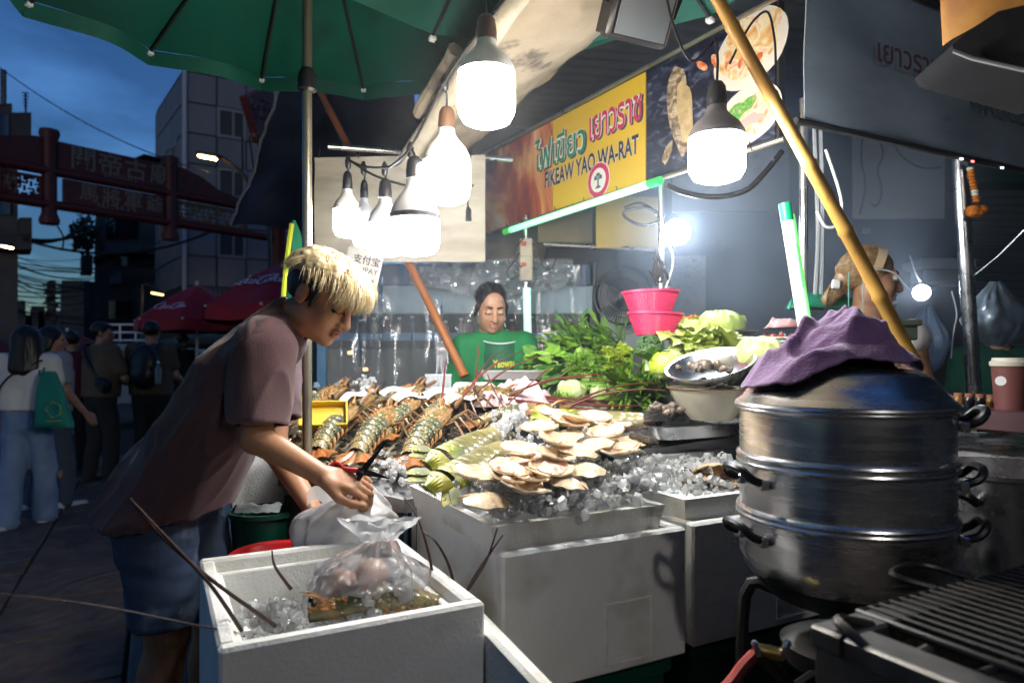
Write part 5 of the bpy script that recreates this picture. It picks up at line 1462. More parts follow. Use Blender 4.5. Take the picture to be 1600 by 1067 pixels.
m2 = dup(ms); m2['label'] = 'second mantis shrimp lying behind the nearest one'; put(m2, HP(672, 748, .035), HP(785, 696, .045), .4, .74)
m3 = dup(ms); m3['label'] = 'third mantis shrimp, mostly buried in ice at the back of the tray'; put(m3, HP(880, 668, .03), HP(985, 672, .03), .1, .85)
for o in (ms, m2, m3): o['group'] = 'mantis shrimps on the tray'
# ---- scallops
def make_scallop(label, ridged, meat=True, seed=0.0):
    t = thing('scallop', label, 'scallop')
    rn_ = 58 if ridged else 40
    def f(u, v):
        a = R(-62 + 304 * v)
        rad = (1 + (.05 if ridged else .03) * math.sin(v * rn_) + .07 * nz3((math.cos(a), math.sin(a), seed), 1.6)) * (.97 + .05 * math.sin(v * 3.1))
        x, y = rad * u * math.cos(a), rad * u * math.sin(a) * .94
        return V(x, y, (.40 if ridged else .33) * (u ** 2.0) + (.04 if ridged else .022) * math.sin(v * rn_) * u + .05 * u * nz3((x, y, seed), 2))
    SM = M('scallop_ridged', (.62, .42, .24), .45, c2=(.45, .26, .14), vs=3, c3=(.7, .58, .42), s3=9, p3=(.5, .7)) if ridged else M('scallop_shell', (.74, .60, .42), .3, c2=(.60, .40, .22), vs=2.2, c3=(.80, .72, .60), s3=5, p3=(.5, .7), coat=.3)
    MB().grid(f, 8, 64, thick=.08).build('shell', SM, t)
    mb = MB(); mb.prism([(-.42, -.55, .08), (.42, -.55, .08), (.66, -.98, .26), (.2, -.86, .16), (-.2, -.86, .16), (-.66, -.98, .26)], (0, 0, .07)); mb.build('hinge_ear', SM, t)
    if meat:
        v_, f_, _ = sdf_mesh([ell((0, .05, .15), (.62, .55, .13), None, .1), ell((.15, .1, .25), (.28, .25, .13), None, .1), cap((-.5, .3, .18), (.42, .5, .20), .11, .08, .1)], .05)
        v_ = displace(v_, f_, lambda p: .03 * nz3(p, 5, seed))
        link('meat', np_mesh('meat', v_, f_, M('scallop_meat', (.82, .68, .56), .15, c2=(.80, .40, .30), vs=1.4, vpos=(.45, .62), coat=.6)), t)
    return t
SV_ = [make_scallop('', False, True, 1.0), make_scallop('', False, False, 4.0), make_scallop('', False, False, 9.0)]; S1 = make_scallop('', True, False, 2.0)
SC = [(812, 738, 'upturned scallop with pink flesh nearest the mantis shrimps'), (945, 716, 'upturned scallop with round pink flesh at the right of the heap'), (862, 690, 'scallop half open under the ice at the heap top'), (760, 797, 'lowest left scallop overlapping the tray rim'), (818, 795, 'scallop at the tray rim left of the ice lumps'), (800, 768, 'flat tan scallop below the pink nearest one'), (868, 752, 'scallop in the middle of the heap, edge on'), (905, 738, 'tan scallop right of the heap middle'), (842, 718, 'scallop right behind the nearest pink one'), (900, 702, 'scallop beside the round pink one, towards the ice top'), (968, 738, 'scallop at the right foot of the heap'), (930, 690, 'pale scallop high at the back right of the heap'), (985, 705, 'scallop leaning behind the round pink one'), (835, 778, 'scallop peeking out over the ice lumps'), (795, 782, 'scallop stacked at the front left of the heap'), (860, 768, 'scallop leaning on the wide pale one'), (925, 728, 'scallop lying just below the round pink one'), (888, 712, 'scallop on the crest of the heap'), (822, 752, 'scallop right under the nearest pink one'), (975, 722, 'outermost scallop at the right of the heap'), (740, 775, 'scallop under the mantis shrimp tail'), (880, 722, 'scallop lying between the two pink ones'), (915, 760, 'scallop sunk in ice under the heap'), (845, 760, 'wide pale scallop across the heap front'), (890, 775, 'scallop standing on edge in the front ice'), (780, 750, 'scallop wedged left under the nearest pink one'), (955, 700, 'scallop tucked behind the round pink one on its left'), (870, 735, 'scallop stacked on the heap middle')]
used_ = set()
for i, (x, y, lab) in enumerate(SC):
    kd = 0 if i in (0, 1, 5, 11, 15) else 1 + i % 2
    o = SV_[kd] if kd not in used_ else dup(SV_[kd]); used_.add(kd)
    o['label'] = lab; o['group'] = 'scallops on the big tray'
    if kd == 0: rot = RX(R(13)) @ RY(random.uniform(-.15, .15)) @ RZ(random.uniform(-.9, .9))
    else: rot = RX(R(random.choice((4, -4, 178, 184, 8, 180)) + random.uniform(-7, 7))) @ RY(random.uniform(-.25, .25)) @ RZ(random.uniform(-2.5, 2.5))
    hh = .035 + .045 * math.exp(-((x - 880) / 80) ** 2 - ((y - 715) / 45) ** 2)
    place(o, HP(x, y, hh + .004 * (i % 3)), rot, Vector((1.1, 1, 1)) * random.uniform(.046, .056))
for i, (x, y, h, lab) in enumerate(((1112, 728, .055, 'ribbed fan shell on top beside the steamer handle'), (1090, 742, .03, 'ribbed fan shell under the top one in the right tray'), (1140, 745, .03, 'ribbed fan shell closest to the steamer'), (1120, 752, .02, 'lowest ribbed fan shell in the right tray'))):
    o = S1 if i == 0 else dup(S1)
    o['label'] = lab; o['group'] = 'fan shells in the right tray'
    p = P(x, y, 1.93); p.z += 0
    place(o, p, RX(R(150 + 14 * i)) @ RZ(random.uniform(-.6, .6)), .058)
for i, (x, y, s, lab) in enumerate(((967, 686, .03, 'brown lumpy whelk on the ice behind the scallops'), (1005, 708, .034, 'largest brown whelk between the two trays'), (945, 664, .026, 'small whelk by the drooping green leaf'), (930, 672, .022, 'smallest whelk near the drooping leaf'))):
    v_, f_, _ = sdf_mesh([cap((-.8, 0, 0), (.9, 0, .1), .75, .35, .3), ell((-.5, .3, .3), (.6, .5, .45), None, .3), ell((.5, -.3, .1), (.4, .35, .3), None, .3)], .12)
    v_ = displace(v_, f_, lambda p: .12 * nz3(p, 2.5, i))
    o = link('whelk', np_mesh('whelk', v_, f_, M('whelk_shell', (.22, .16, .10), .5, c2=(.12, .085, .05), vs=1.6, c3=(.4, .3, .18), s3=3, p3=(.58, .7), bump=.08, bs=6)))
    tag(o, lab, 'shell'); place(o, HP(x, y, .03), RZ(.4 * i - .5), s)
# ---- held bag and the bagged seafood in the front box
BAG = film('carrier_bag', (.90, .91, .93), .22, .25, bump=.006, bs=22)
CLEARBAG = film('clear_bag', (.95, .95, .96), .62, .07, bump=.012, bs=24)
def bag_mb(c0, ztop, prof, fold, seed, n=72, m=26, drift=(0, 0)):
    """crumpled bag: prof(s) radius, s=0 bottom .. 1 top"""
    def f(u, v):
        a = 2 * math.pi * u; r = prof(v)
        q = fold(v) * (math.sin(a * 7 + seed + 2 * v + 3 * nz3((a, v * 2, seed), 1)) * .35 + math.sin(a * 13 + seed * 2 - 3 * v) * .15 + 1.1 * nz3((math.cos(a) * 2, math.sin(a) * 2, v * 3 + seed), 1.3) + .4 * nz3((math.cos(a) * 5, math.sin(a) * 5, v * 7 + seed), 1))
        r = r * (1 + q)
        return V(c0.x + r * math.cos(a) + drift[0] * v, c0.y + .75 * r * math.sin(a) + drift[1] * v, c0.z + (ztop - c0.z) * v + .01 * nz3((a, v * 6, seed), 1))
    return MB().grid(f, n, m)
hb = thing('carrier_bag', 'full white carrier bag held under the scissors', 'bag', P(532, 850, 1.82))
c0, ct_ = P(531, 862, 1.82), P(567, 752, 1.80)
bag_mb(c0, ct_.z, lambda s: .128 * (math.sin(math.pi * (.32 + .60 * s)) ** .8) * (1 if s < .55 else 1 - .72 * (s - .55) / .45) + .006, lambda s: .10 + .22 * s, 2.0, drift=(.06, -.02)).build('film', BAG, hb)
MB().grid(lambda u, v: P(480 + 40 * u, 768 - 8 * math.sin(u * 6) + 22 * v, 1.80) + V(0, .05 * u, 0), 14, 6).build('loose_handle', BAG, hb)
mb = MB(); mb.lathe([(0, 0), (.09, .01), (.10, .05), (.06, .1), (0, .12)], 18, c0 + V(0, .01, .005)); mb.build('contents', M('bag_contents', (.55, .47, .36), .6, c2=(.4, .3, .22), vs=18, c3=(.3, .25, .45), s3=8, p3=(.62, .7)), hb)
mb = MB(); mb.box((c0.x, c0.y, c0.z - .25), (.22, .2, .48), SFR, .01); single('plinth_crate', mb, M('black_crate'), 'dark crate under the held carrier bag', 'crate')
sbg = thing('seafood_bag', 'knotted clear bag of shellfish in the open front box', 'bag', P(560, 940, 1.42))
c0, ct_ = P(555, 958, 1.42), P(606, 846, 1.38)
bag_mb(c0, ct_.z, lambda s: .105 * (math.sin(math.pi * (.30 + .62 * s)) ** .7) * (1 if s < .6 else 1 - .78 * (s - .6) / .4) + .008, lambda s: .12 + .25 * s, 5.0, drift=(.055, .0)).build('film', CLEARBAG, sbg)
def tail(u, v): p = ct_ + V(-.02 + .06 * (u - .5) * (1 + 2 * v), 0, .05 * v); p.y += .015 * nz3((u * 6, v * 5, 1), 1); p.z += .012 * nz3((u * 5, v * 5, 8), 1); return p
MB().grid(tail, 14, 8).build('knot_tail', BAG, sbg)
for k in range(14):
    p = c0 + V(random.uniform(-.05, .05) + .015, random.uniform(-.03, .03), .02 + .008 * k * random.uniform(.4, 1)); rr = Matrix.Rotation(random.uniform(0, 3), 3, Vector(rng.normal(size=3)))
    mb = MB(); mb.lathe([(0, -.008), (.026, -.005), (.034, 0), (.026, .006), (0, .009)], 12, p, rr); mb.build('shellfish', M('bag_meat', (.62, .46, .37), .3, c2=(.55, .22, .17), vs=20, c3=(.45, .27, .12), s3=15, p3=(.55, .65)), sbg)
fb_ = single('crumpled_bag', bag_mb(P(610, 960, 1.50), P(610, 915, 1.50).z, lambda s: .085 * math.sin(math.pi * (.15 + .8 * s)) + .004, lambda s: .25, 9.0, drift=(.03, 0)), CLEARBAG, 'flat crumpled clear bag over the lobster in the front box', 'bag')
fl_ = dup(LB); tag(fl_, 'dark spiny lobster lying in the open front foam box', 'lobster'); del fl_['group']
for ch in list(fl_.children):
    if ch.name.startswith(('antenna', 'leg')): bpy.data.objects.remove(ch)
put(fl_, P(648, 944, 1.40), P(520, 966, 1.33), .1, .85, V(0, 0, 1))
for q in ([(432, 978, 1.22), (330, 905, 1.2), (250, 835, 1.15), (203, 778, 1.1)], [(378, 985, 1.24), (330, 915, 1.2), (270, 850, 1.15), (206, 782, 1.1)], [(372, 988, 1.25), (300, 975, 1.12), (150, 945, 1.0), (-20, 925, .9)], [(708, 948, 1.42), (735, 915, 1.42), (760, 875, 1.4), (777, 825, 1.38)], [(716, 948, 1.42), (745, 895, 1.42), (786, 835, 1.38)], [(678, 950, 1.5), (675, 890, 1.5), (655, 815, 1.5), (632, 778, 1.52)], [(712, 925, 1.45), (700, 880, 1.46), (680, 845, 1.47), (660, 830, 1.48)], [(455, 920, 1.45), (430, 885, 1.48), (425, 860, 1.5)]):
    pts = catmull([P(*p) for p in q], 6); n = len(pts)
    k_ = .55 if q[-1][0] < 0 else 1.0; MB().tube(pts, [k_ * (.0042 - .0028 * i / n) for i in range(n)], 6).build('antenna', M('dark_antenna', (.035, .025, .024), .45, c2=(.07, .025, .02), vs=4), fl_)
# ================================================================ vegetable rack
vr = thing('vegetable_rack', 'steel rack sloping up under the vegetables', 'rack', (.6, 2.6, 0))
RO = (.36, 2.17)
zv = lambda y: 1.045 + .13 * (y - 2.2)
def rq(u, v, dz=0): p = SB(RO, u, v, 0); p.z = zv(p.y) + dz; return p
mb = MB(); cs = [(0, 0), (1.0, 0), (1.0, 1.1), (0, 1.1)]
mb.add([rq(*c_) for c_ in cs] + [rq(*c_, -.03) for c_ in cs], [(0, 1, 2, 3), (7, 6, 5, 4)] + [(i, i + 4, (i + 1) % 4 + 4, (i + 1) % 4) for i in range(4)]); mb.build('top', DTOP, vr, False)
MB().box(SB(RO, .5, -.015, 1.0), (1.02, .02, .06), SFR, .004).build('front_rail', STEEL, vr)
MB().box(SB(RO, .5, .05, .93), (1.0, .02, .09), SFR, .004).build('lower_rail', M('dark_steel', (.2, .2, .21), .4, .8), vr)  # darker, duller steel than the front rail
for (u, v) in ((.04, .05), (.96, .05), (.04, 1.05), (.96, 1.05)): MB().tube([SB(RO, u, v, 0), rq(u, v, -.03)], .016, 8).build('leg', STEEL, vr)
def steel_tray(label, c, W, L_, h, rot, mat=STEEL, cat='tray'):
    t = thing('steel_tray', label, cat, c)
    rings = [(.90, .0), (.93, .01), (1.0, h), (1.05, h + .002), (1.05, h + .006), (.985, h + .004), (.91, .014), (.88, .006)]
    def sq(k, i, z):
        a = 2 * math.pi * i / 40; e = .32; ca, sa = math.cos(a), math.sin(a)
        return Vector(c) + rot @ V(W / 2 * k * math.copysign(abs(ca) ** e, ca), L_ / 2 * k * math.copysign(abs(sa) ** e, sa), z)
    n = 40; vs = [sq(k, i, z) for k, z in rings for i in range(n)]
    fs = [(r * n + i, r * n + (i + 1) % n, (r + 1) * n + (i + 1) % n, (r + 1) * n + i) for r in range(len(rings) - 1) for i in range(n)]
    fs += [tuple(range(n - 1, -1, -1)), tuple((len(rings) - 1) * n + i for i in range(n))]
    MB().add(vs, fs).build('pan', mat, t); return t
steel_tray('shallow steel tray under the enamel bowl of snails', SB(RO, .34, .10, 1.075), .46, .28, .042, SFR)
steel_tray('steel tray under the heaped celery and cabbage', VP(945, 655, .0) + V(.0, .05, .0), .55, .34, .03, RZ(R(5)))
steel_tray('dented grey tray in front of the seller', P(800, 592, 2.95), .27, .16, .03, RZ(0), M('dull_tray', (.4, .39, .38), .5, .5))
# snail bowls
SN = M('snail', (.20, .15, .11), .3, c2=(.10, .075, .06), vs=30, c3=(.4, .33, .25), s3=60, p3=(.55, .65), coat=.3)
v_, f_, _ = sdf_mesh([ell((0, 0, 0), (1, .8, .75), None, .2), ell((.75, .1, .2), (.5, .45, .4), None, .25), cap((-.6, 0, .2), (-1.0, .1, .35), .4, .15, .2)], .16)
SNM = np_mesh('snail', v_, f_, SN)
def snails(parent_label, c, r, n, dz, grp, label):
    for k in range(n):
        a, q = random.uniform(0, 6.28), r * math.sqrt(random.random())
        o = link('snail', SNM); tag(o, label, 'snail', grp)
        place(o, Vector(c) + V(q * math.cos(a), q * math.sin(a), dz * (1 - (q / r) ** 2) + random.uniform(0, .008)), Matrix.Rotation(random.uniform(0, 6), 3, Vector(rng.normal(size=3))), random.uniform(.012, .017))
eb = thing('enamel_bowl', 'cream enamel bowl under the tilted steel bowl', 'bowl', P(1112, 652, 2.28))
c = P(1112, 655, 2.28); ENA = M('cream_enamel', (.62, .58, .46), .25, c2=(.55, .5, .38), vs=3, coat=.4)
MB().lathe([(0, 0), (.07, 0), (.075, .008), (.115, .05), (.14, .10), (.147, .103), (.147, .107), (.137, .105), (.11, .052), (.07, .012), (0, .01)], 40, c).build('body', ENA, eb)
MB().lathe([(.1475, .1025), (.1490, .105), (.1475, .1078)], 40, c).build('rim', M('rim_brown', (.2, .12, .06), .4), eb)
c2_ = P(1112, 588, 2.26); br = RY(R(-15)) @ RX(R(15))
sbw = thing('steel_bowl', 'tilted steel bowl of snails on top of the enamel bowl', 'bowl', c2_)
MB().lathe([(0, -.035), (.075, -.03), (.12, .0), (.142, .032), (.149, .034), (.149, .037), (.138, .035), (.115, .003), (.07, -.022), (0, -.027)], 40, c2_ + V(0, 0, .01), br).build('body', STEEL, sbw)
GS_ = 'snails in the bowls'
snails('', c2_ + V(-.035, -.02, .018), .085, 26, .02, GS_, 'small brown snail in the tilted steel bowl')
snails('', c + V(.0, 0, .085), .115, 34, .012, 'snails in the enamel bowl', 'small brown snail in the cream enamel bowl')
snails('', P(1040, 640, 2.2) + V(0, 0, -.015), .055, 16, .03, 'loose snails on the tray', 'small brown snail loose on the steel tray')
# ---- leaves
def leaf_mesh(name, w_, droop, fold, rip, nr, mat, nx=8, ny=4, tip=.9, curl=0.0):
    def f(u, v):
        x = u; yy = (v - .5) * 2
        ww = w_ * (math.sin(math.pi * min(1, u ** tip)) ** .75 if u < 1 else 0) + .004
        z = -droop * u * u + fold * abs(yy) * ww + rip * math.sin(nr * u * 6.28 + yy * 2) * abs(yy) ** 1.5 - curl * abs(yy) ** 2
        return V(x, yy * ww, z)
    return MB().grid(f, nx, ny).mesh(name, mat, True, 180)
def leafm(name, c, c2, rough=.45):
    m = M(name, c, rough, c2=c2, vs=3, coat=.1)
    return m
LK = leafm('leaf_dark', (.08, .23, .03), (.14, .33, .045)); LM = leafm('leaf_mid', (.18, .39, .03), (.30, .52, .06)); LBR = leafm('leaf_bright', (.45, .60, .03), (.58, .68, .08)); LPL = leafm('leaf_pale', (.50, .58, .22), (.62, .68, .36)); LNP = leafm('leaf_napa', (.46, .58, .10), (.64, .70, .26))
STM = M('stem_green', (.18, .32, .07), .4, c2=(.25, .38, .1), vs=5); STP = M('stem_pale', (.5, .58, .3), .4)
V_L = {'lance': [leaf_mesh('leaf', .13, d, .4, .0, 1, LK) for d in (.1, .3)], 'lancem': [leaf_mesh('leaf', .12, d, .4, .01, 2, LM) for d in (.05, .28)],
       'broad': [leaf_mesh('leaf', .36, d, .25, .05, 2, LK, 10, 6, .8) for d in (.12, .35)], 'broadm': [leaf_mesh('leaf', .3, .3, .3, .05, 2, LM, 10, 6, .8)],
       'frill': [leaf_mesh('leaf', .45, d, .2, .14, 5, LBR, 16, 8, .7) for d in (.2, .6)], 'frillp': [leaf_mesh('leaf', .5, .5, .3, .10, 4, LPL, 14, 8, .6)],
       'napa': [leaf_mesh('leaf', .50, d, .25, .08, 5, LNP, 16, 10, .55, .1) for d in (.15, .45)],
       'parsley': [leaf_mesh('leaf', .5, .2, .3, .2, 3, LM, 8, 6, .8)], 'blade': [leaf_mesh('leaf', .035, d, .3, 0, 1, LM, 10, 2, .5) for d in (.1, .5)], 'bladeb': [leaf_mesh('leaf', .05, .3, .3, 0, 1, leafm('leaf_grass', (.13, .30, .03), (.2, .4, .06)), 10, 2, .5)]}
def bunch(name, label, cat, base, d, n, kinds, L_, spread, box, stem=None, sl=.0, rise=.2, group=None, roll=1.2):
    t = thing(name, label, cat, base, 0, group)
    d = Vector(d).normalized(); smb = MB()
    for k in range(n):
        q = Vector(base) + V(random.uniform(-1, 1) * box[0], random.uniform(-1, 1) * box[1], random.uniform(0, 1) * box[2])
        dd = (d + Vector(rng.normal(size=3)) * spread + V(0, 0, rise * random.random())).normalized()
        s = L_ * random.uniform(.65, 1.2); st = q
        if sl:
            e = q + dd * sl * random.uniform(.6, 1.2); smb.tube([q, q.lerp(e, .5) + V(0, 0, .01), e], [.004, .0035, .0025], 5); st = e
        o = link('leaf', random.choice(V_L[random.choice(kinds)]), t)
        o.matrix_parent_inverse = Matrix.Translation(-t.location)
        place(o, st, frame(dd, V(random.uniform(-.4, .4), random.uniform(-.6, .2), 1)) @ RX(random.gauss(0, roll * .5)), s)
    if sl: tag(smb.build('stems', stem or STM, t), kind='stuff')
    return t
bunch('leafy_greens', 'bunch of dark broad leaved kale at the left of the rack', 'greens', VP(890, 600, .03), (-1, -.25, .12), 120, ('broad', 'broadm'), .095, .32, (.13, .10, .10), sl=.06, stem=STP)
bunch('leafy_greens', 'heap of long leaved water spinach behind the parsley', 'greens', VP(925, 585, .05), (-.5, -.5, .25), 330, ('lance', 'lancem', 'lancem'), .078, .5, (.16, .12, .16), sl=.08)
bunch('leafy_greens', 'dark parsley clump in front of the water spinach', 'greens', VP(915, 612, .02), (.0, -.6, .5), 190, ('parsley',), .030, .6, (.08, .05, .12), sl=.03)
bunch('lettuce', 'bright yellow green frilly lettuce between parsley and broccoli', 'lettuce', VP(975, 600, .05), (-.1, -.5, .6), 90, ('frill',), .075, .5, (.075, .05, .09))
bunch('leafy_greens', 'tangle of thin dill stalks beside the pink towel', 'greens', VP(872, 634, .0), (.2, -.5, .4), 130, ('bladeb', 'blade'), .06, .6, (.07, .05, .03))
bunch('leafy_greens', 'sprawling long green stalks and blades before the broccoli', 'greens', VP(1005, 632, .02), (-.3, -.6, .2), 150, ('blade', 'bladeb', 'bladeb', 'lancem'), .13, .55, (.13, .07, .09), sl=.05)
bunch('leafy_greens', 'loose green leaves heaped behind the long stalks', 'greens', VP(1015, 612, .04), (.1, -.5, .4), 90, ('lancem', 'broadm'), .055, .7, (.10, .05, .07))
bunch('leafy_sprig', 'single sprig drooping over the tray rim above the ice', 'sprig', P(968, 655, 2.3), (.05, -.35, -1), 5, ('lancem',), .075, .35, (.012, .01, .01), sl=.03, rise=0)
# pale cabbages cut
def cabbage(name, label, c, r, mats, n, kind='frillp', sq=1.0, tilt=None, core=LPL):
    t = thing(name, label, 'cabbage', c)
    v_, f_, _ = sdf_mesh([ell((0, 0, 0), (r, r * .95, r * .85 * sq), None, .01)], r / 12)
    v_ = displace(v_, f_, lambda p: r * (.09 * nz3(p, 2.2 / r, 1) + .05 * abs(nz3(p, 6 / r, 5))))
    o = link('heart', np_mesh('heart', v_ + np.array(c), f_, core), t)
    for k in range(n):
        a = 6.28 * k / n + random.uniform(-.2, .2); e = random.uniform(.05, .9)
        nr = V(math.cos(a) * math.cos(e), math.sin(a) * math.cos(e), math.sin(e))
        def f(u, v):
            az = a + (v - .5) * 1.5; el = -.5 + (1.5 * u) * (.6 + .4 * e)
            rr = r * (1.06 + .10 * u * u + .05 * math.sin(v * 22 + k) * u + .05 * nz3((u * 3, v * 4, k), 1))
            return Vector(c) + V(rr * math.cos(el) * math.cos(az), rr * .95 * math.cos(el) * math.sin(az), sq * .85 * rr * math.sin(el))
        MB().grid(f, 8, 10, thick=.002).build('leaf', mats[k % len(mats)], t)
    return t
WHC = M('cabbage_white', (.68, .72, .45), .35, c2=(.58, .66, .30), vs=12, bump=.004, bs=30)
CAG = M('cabbage_green', (.52, .62, .24), .35, c2=(.40, .53, .14), vs=10, bump=.004, bs=25)
cabbage('cut_cabbage', 'pale cabbage nearest the dill on the tray', VP(893, 628, .045), .055, (CAG, WHC), 6, core=WHC)
cabbage('cut_cabbage', 'paler cut cabbage in front of the long stalks', VP(945, 630, .04), .055, (WHC, CAG), 7, core=WHC)
cabbage('cut_cabbage', 'green tinged cabbage piece behind the two pale ones', VP(920, 612, .055), .05, (CAG, LNP), 6, core=CAG)
cabbage('round_cabbage', 'round green cabbage on a plate at the back', P(1128, 508, 2.75), .085, (LNP, CAG), 6, sq=.8, core=CAG)
cabbage('round_cabbage', 'pale cabbage half behind the purple cloth', P(1190, 556, 2.3), .075, (CAG, LNP), 6, core=WHC)
cabbage('round_cabbage', 'small yellow green cabbage under the napa leaves', P(1045, 570, 2.5), .065, (LBR, CAG), 7, core=CAG)
bunch('napa_cabbage', 'big crinkled napa cabbage fanning behind the steel bowl', 'cabbage', P(1115, 560, 2.62), (-.75, -.35, .45), 24, ('napa',), .17, .25, (.07, .05, .05), roll=.7)
bunch('napa_cabbage', 'smaller ruffled napa leaves above the broccoli', 'cabbage', P(1075, 530, 2.75), (-.4, -.4, .7), 16, ('napa',), .10, .4, (.05, .03, .05), roll=.8)
# broccoli
bc = thing('broccoli', 'dark green broccoli head between lettuce and napa cabbage', 'broccoli', P(1015, 568, 2.55))
c = P(1015, 545, 2.52)
mb = MB()
for k in range(420):
    d = Vector(rng.normal(size=3)).normalized()
    if d.z < -.35: continue
    p = c + V(d.x * .045, d.y * .04, d.z * .048) * (1 + .12 * nz3(d, 3)); r = random.uniform(.004, .0075)
    mb.add([p + v * r for v in ICO[0]], ICO[1])
tag(mb.build('florets', M('broccoli_green', (.045, .115, .04), .7, c2=(.09, .17, .06), vs=40), bc), kind='stuff')
MB().lathe([(.018, -.08), (.016, -.05), (.03, -.02), (.038, .01), (.0, .03)], 14, c).build('stalk', STP, bc)
for k in range(5):
    o = link('leaf', V_L['broad'][k % 2], bc); o.matrix_parent_inverse = Matrix.Translation(-bc.location)
    place(o, c + V(0, 0, -.05), frame(V(random.uniform(-1, 1), -.6, random.uniform(-.1, .8)), V(0, 0, 1)), .09)
# garlic, carrots, pink baskets
for k, (x, y) in enumerate(((1128, 532), (1150, 534), (1140, 545), (1160, 545))):
    c = P(x, y, 2.6); single('garlic_bulb', MB().lathe([(0, -.03), (.02, -.027), (.03, -.005), (.022, .015), (.007, .025), (.004, .038), (0, .038)], 14, c, RX(.4 * k)), M('garlic_skin', (.68, .62, .45), .4, c2=(.6, .5, .33), vs=25), ('large white garlic bulb behind the steel bowl', 'garlic bulb right of the large one', 'lower garlic bulb against the napa leaves', 'garlic bulb at the cloth side')[k], 'garlic')
cp = thing('carrot_plate', 'plate of shredded carrot beside the pink baskets', 'plate', P(1082, 512, 2.85))
c = P(1082, 512, 2.85)
MB().lathe([(0, 0), (.07, 0), (.11, .018), (.113, .02), (.07, .006), (0, .005)], 30, c).build('plate', STEEL, cp)
mb = MB()
for k in range(150):
    p = c + V(random.gauss(0, .04), random.gauss(0, .03), .02 + random.uniform(0, .025)); d = Vector((random.uniform(-1, 1), random.uniform(-1, 1), random.uniform(-.2, .3))).normalized() * .022
    mb.tube([p - d, p + d], .003, 4)
tag(mb.build('shredded_carrot', M('carrot', (.65, .17, .03), .4), cp), kind='stuff')
steel_tray('steel plate under the round cabbage', P(1128, 524, 2.75), .24, .18, .012, RZ(0))
PINK = M('pink_plastic', (.80, .06, .17), .35, c2=(.74, .04, .14), vs=4, sss=.0)
def basket(label, c, r, h, tilt):
    t = thing('pink_basket', label, 'basket', c, 0, 'pink plastic baskets'); rt = RY(tilt)
    q = lambda x, y, z: Vector(c) + rt @ V(x, y, z)
    MB().lathe([(r * .70, 0), (r * .72, .012)], 40, c, rt).build('foot_ring', PINK, t)
    MB().lathe([(r * 1.0, h), (r * 1.10, h + .001), (r * 1.10, h + .010), (r * .99, h + .009), (r * .985, h - .004)], 44, c, rt).build('rim', PINK, t)
    mb = MB(); n = 56
    for k in range(n):
        a = 6.283 * k / n; ca, sa = math.cos(a), math.sin(a)
        mb.tube([q(r * .70 * ca, r * .70 * sa, 0), q(r * .85 * ca, r * .85 * sa, h * .5), q(r * ca, r * sa, h)], .0042, 4, cap=False)
    tag(mb.build('upright_ribs', PINK, t), kind='stuff')
    mb = MB()
    for k in range(9):
        z = h * (k + .5) / 9; rr = r * (.70 + .30 * z / h); mb.tube([q(rr * math.cos(6.283 * i / 40), rr * math.sin(6.283 * i / 40), z) for i in range(41)], .0036, 4, cap=False)
    tag(mb.build('hoops', PINK, t), kind='stuff')
    MB().lathe([(r * .705, .006), (r * .99, h - .002)], 44, c, rt).build('side', film('pink_mesh', (.8, .05, .16), .25, .3, bump=0), t)
    MB().lathe([(0, .004), (r * .70, .004)], 30, c, rt).build('base', PINK, t)
basket('lower pink plastic basket of the stack', P(1023, 524, 2.66), .100, .078, .03)
basket('upper pink plastic basket of the stack', P(1017, 492, 2.66) + V(0, 0, .002), .103, .080, -.02)
mb = MB(); mb.box(P(1080, 560, 2.86) + V(.05, .05, -.07), (.5, .3, .22), SFR, .01); single('rear_crate', mb, M('dark_crate_grey', (.06, .06, .065), .6), 'dark crate carrying the pink baskets and plates', 'crate')
# red chillies, towel, foam pieces near the seller
def towel(name, label, cat, c, W, L_, H, mat, seed, fold=3.0, n=40):
    def f(u, v):
        x, y = (u - .5), (v - .5)
        p = Vector(c) + V(x * W, y * L_, 0)
        e = max(0, 1 - (2 * x) ** 4) * max(0, 1 - (2 * y) ** 4)
        p.z += H * e * (.45 + .5 * nz3((x * fold, y * fold, seed), 1.4) + .35 * abs(nz3((x * fold * 2, y * fold * 2, seed), 1.5)) + .2 * math.sin(9 * x + 6 * y + seed)) 
        p.x += .02 * nz3((u * 4, v * 4, seed + 3), 1); p.y += .02 * nz3((u * 4, v * 4, seed + 9), 1)
        return p
    return single(name, MB().grid(f, n, n, thick=.003), mat, label, cat, ang=180)
towel('pink_towel', 'crumpled pale pink towel before the seller', 'towel', P(805, 632, 2.72), .33, .22, .11, M('towel_pink', (.66, .42, .45), .9, c2=(.72, .55, .56), vs=7, bump=.003, bs=120, sheen=.3, c3=(.55, .2, .27), s3=5, p3=(.58, .65)), 2)
mb = MB(); mb.box(P(740, 607, 2.85), (.17, .12, .05), RZ(.1), .012); single('foam_block', mb, FOAM, 'small white foam block left of the pink towel', 'block')
yt = thing('yellow_tray', 'yellow plastic tray propped beside the steel pole', 'tray', P(507, 650, 2.35))
c = P(505, 652, 2.36); yr = RZ(R(15)) @ RX(R(55))
YP = M('yellow_plastic', (.62, .40, .02), .4)
MB().box(c, (.16, .09, .008), yr, .003).build('base', YP, yt)
for s in (-1, 1): MB().box(c + yr @ V(0, s * .045, .015), (.16, .006, .036), yr, .002).build('side', YP, yt)
for s in (-1, 1): MB().box(c + yr @ V(s * .078, 0, .015), (.006, .09, .036), yr, .002).build('end', YP, yt)
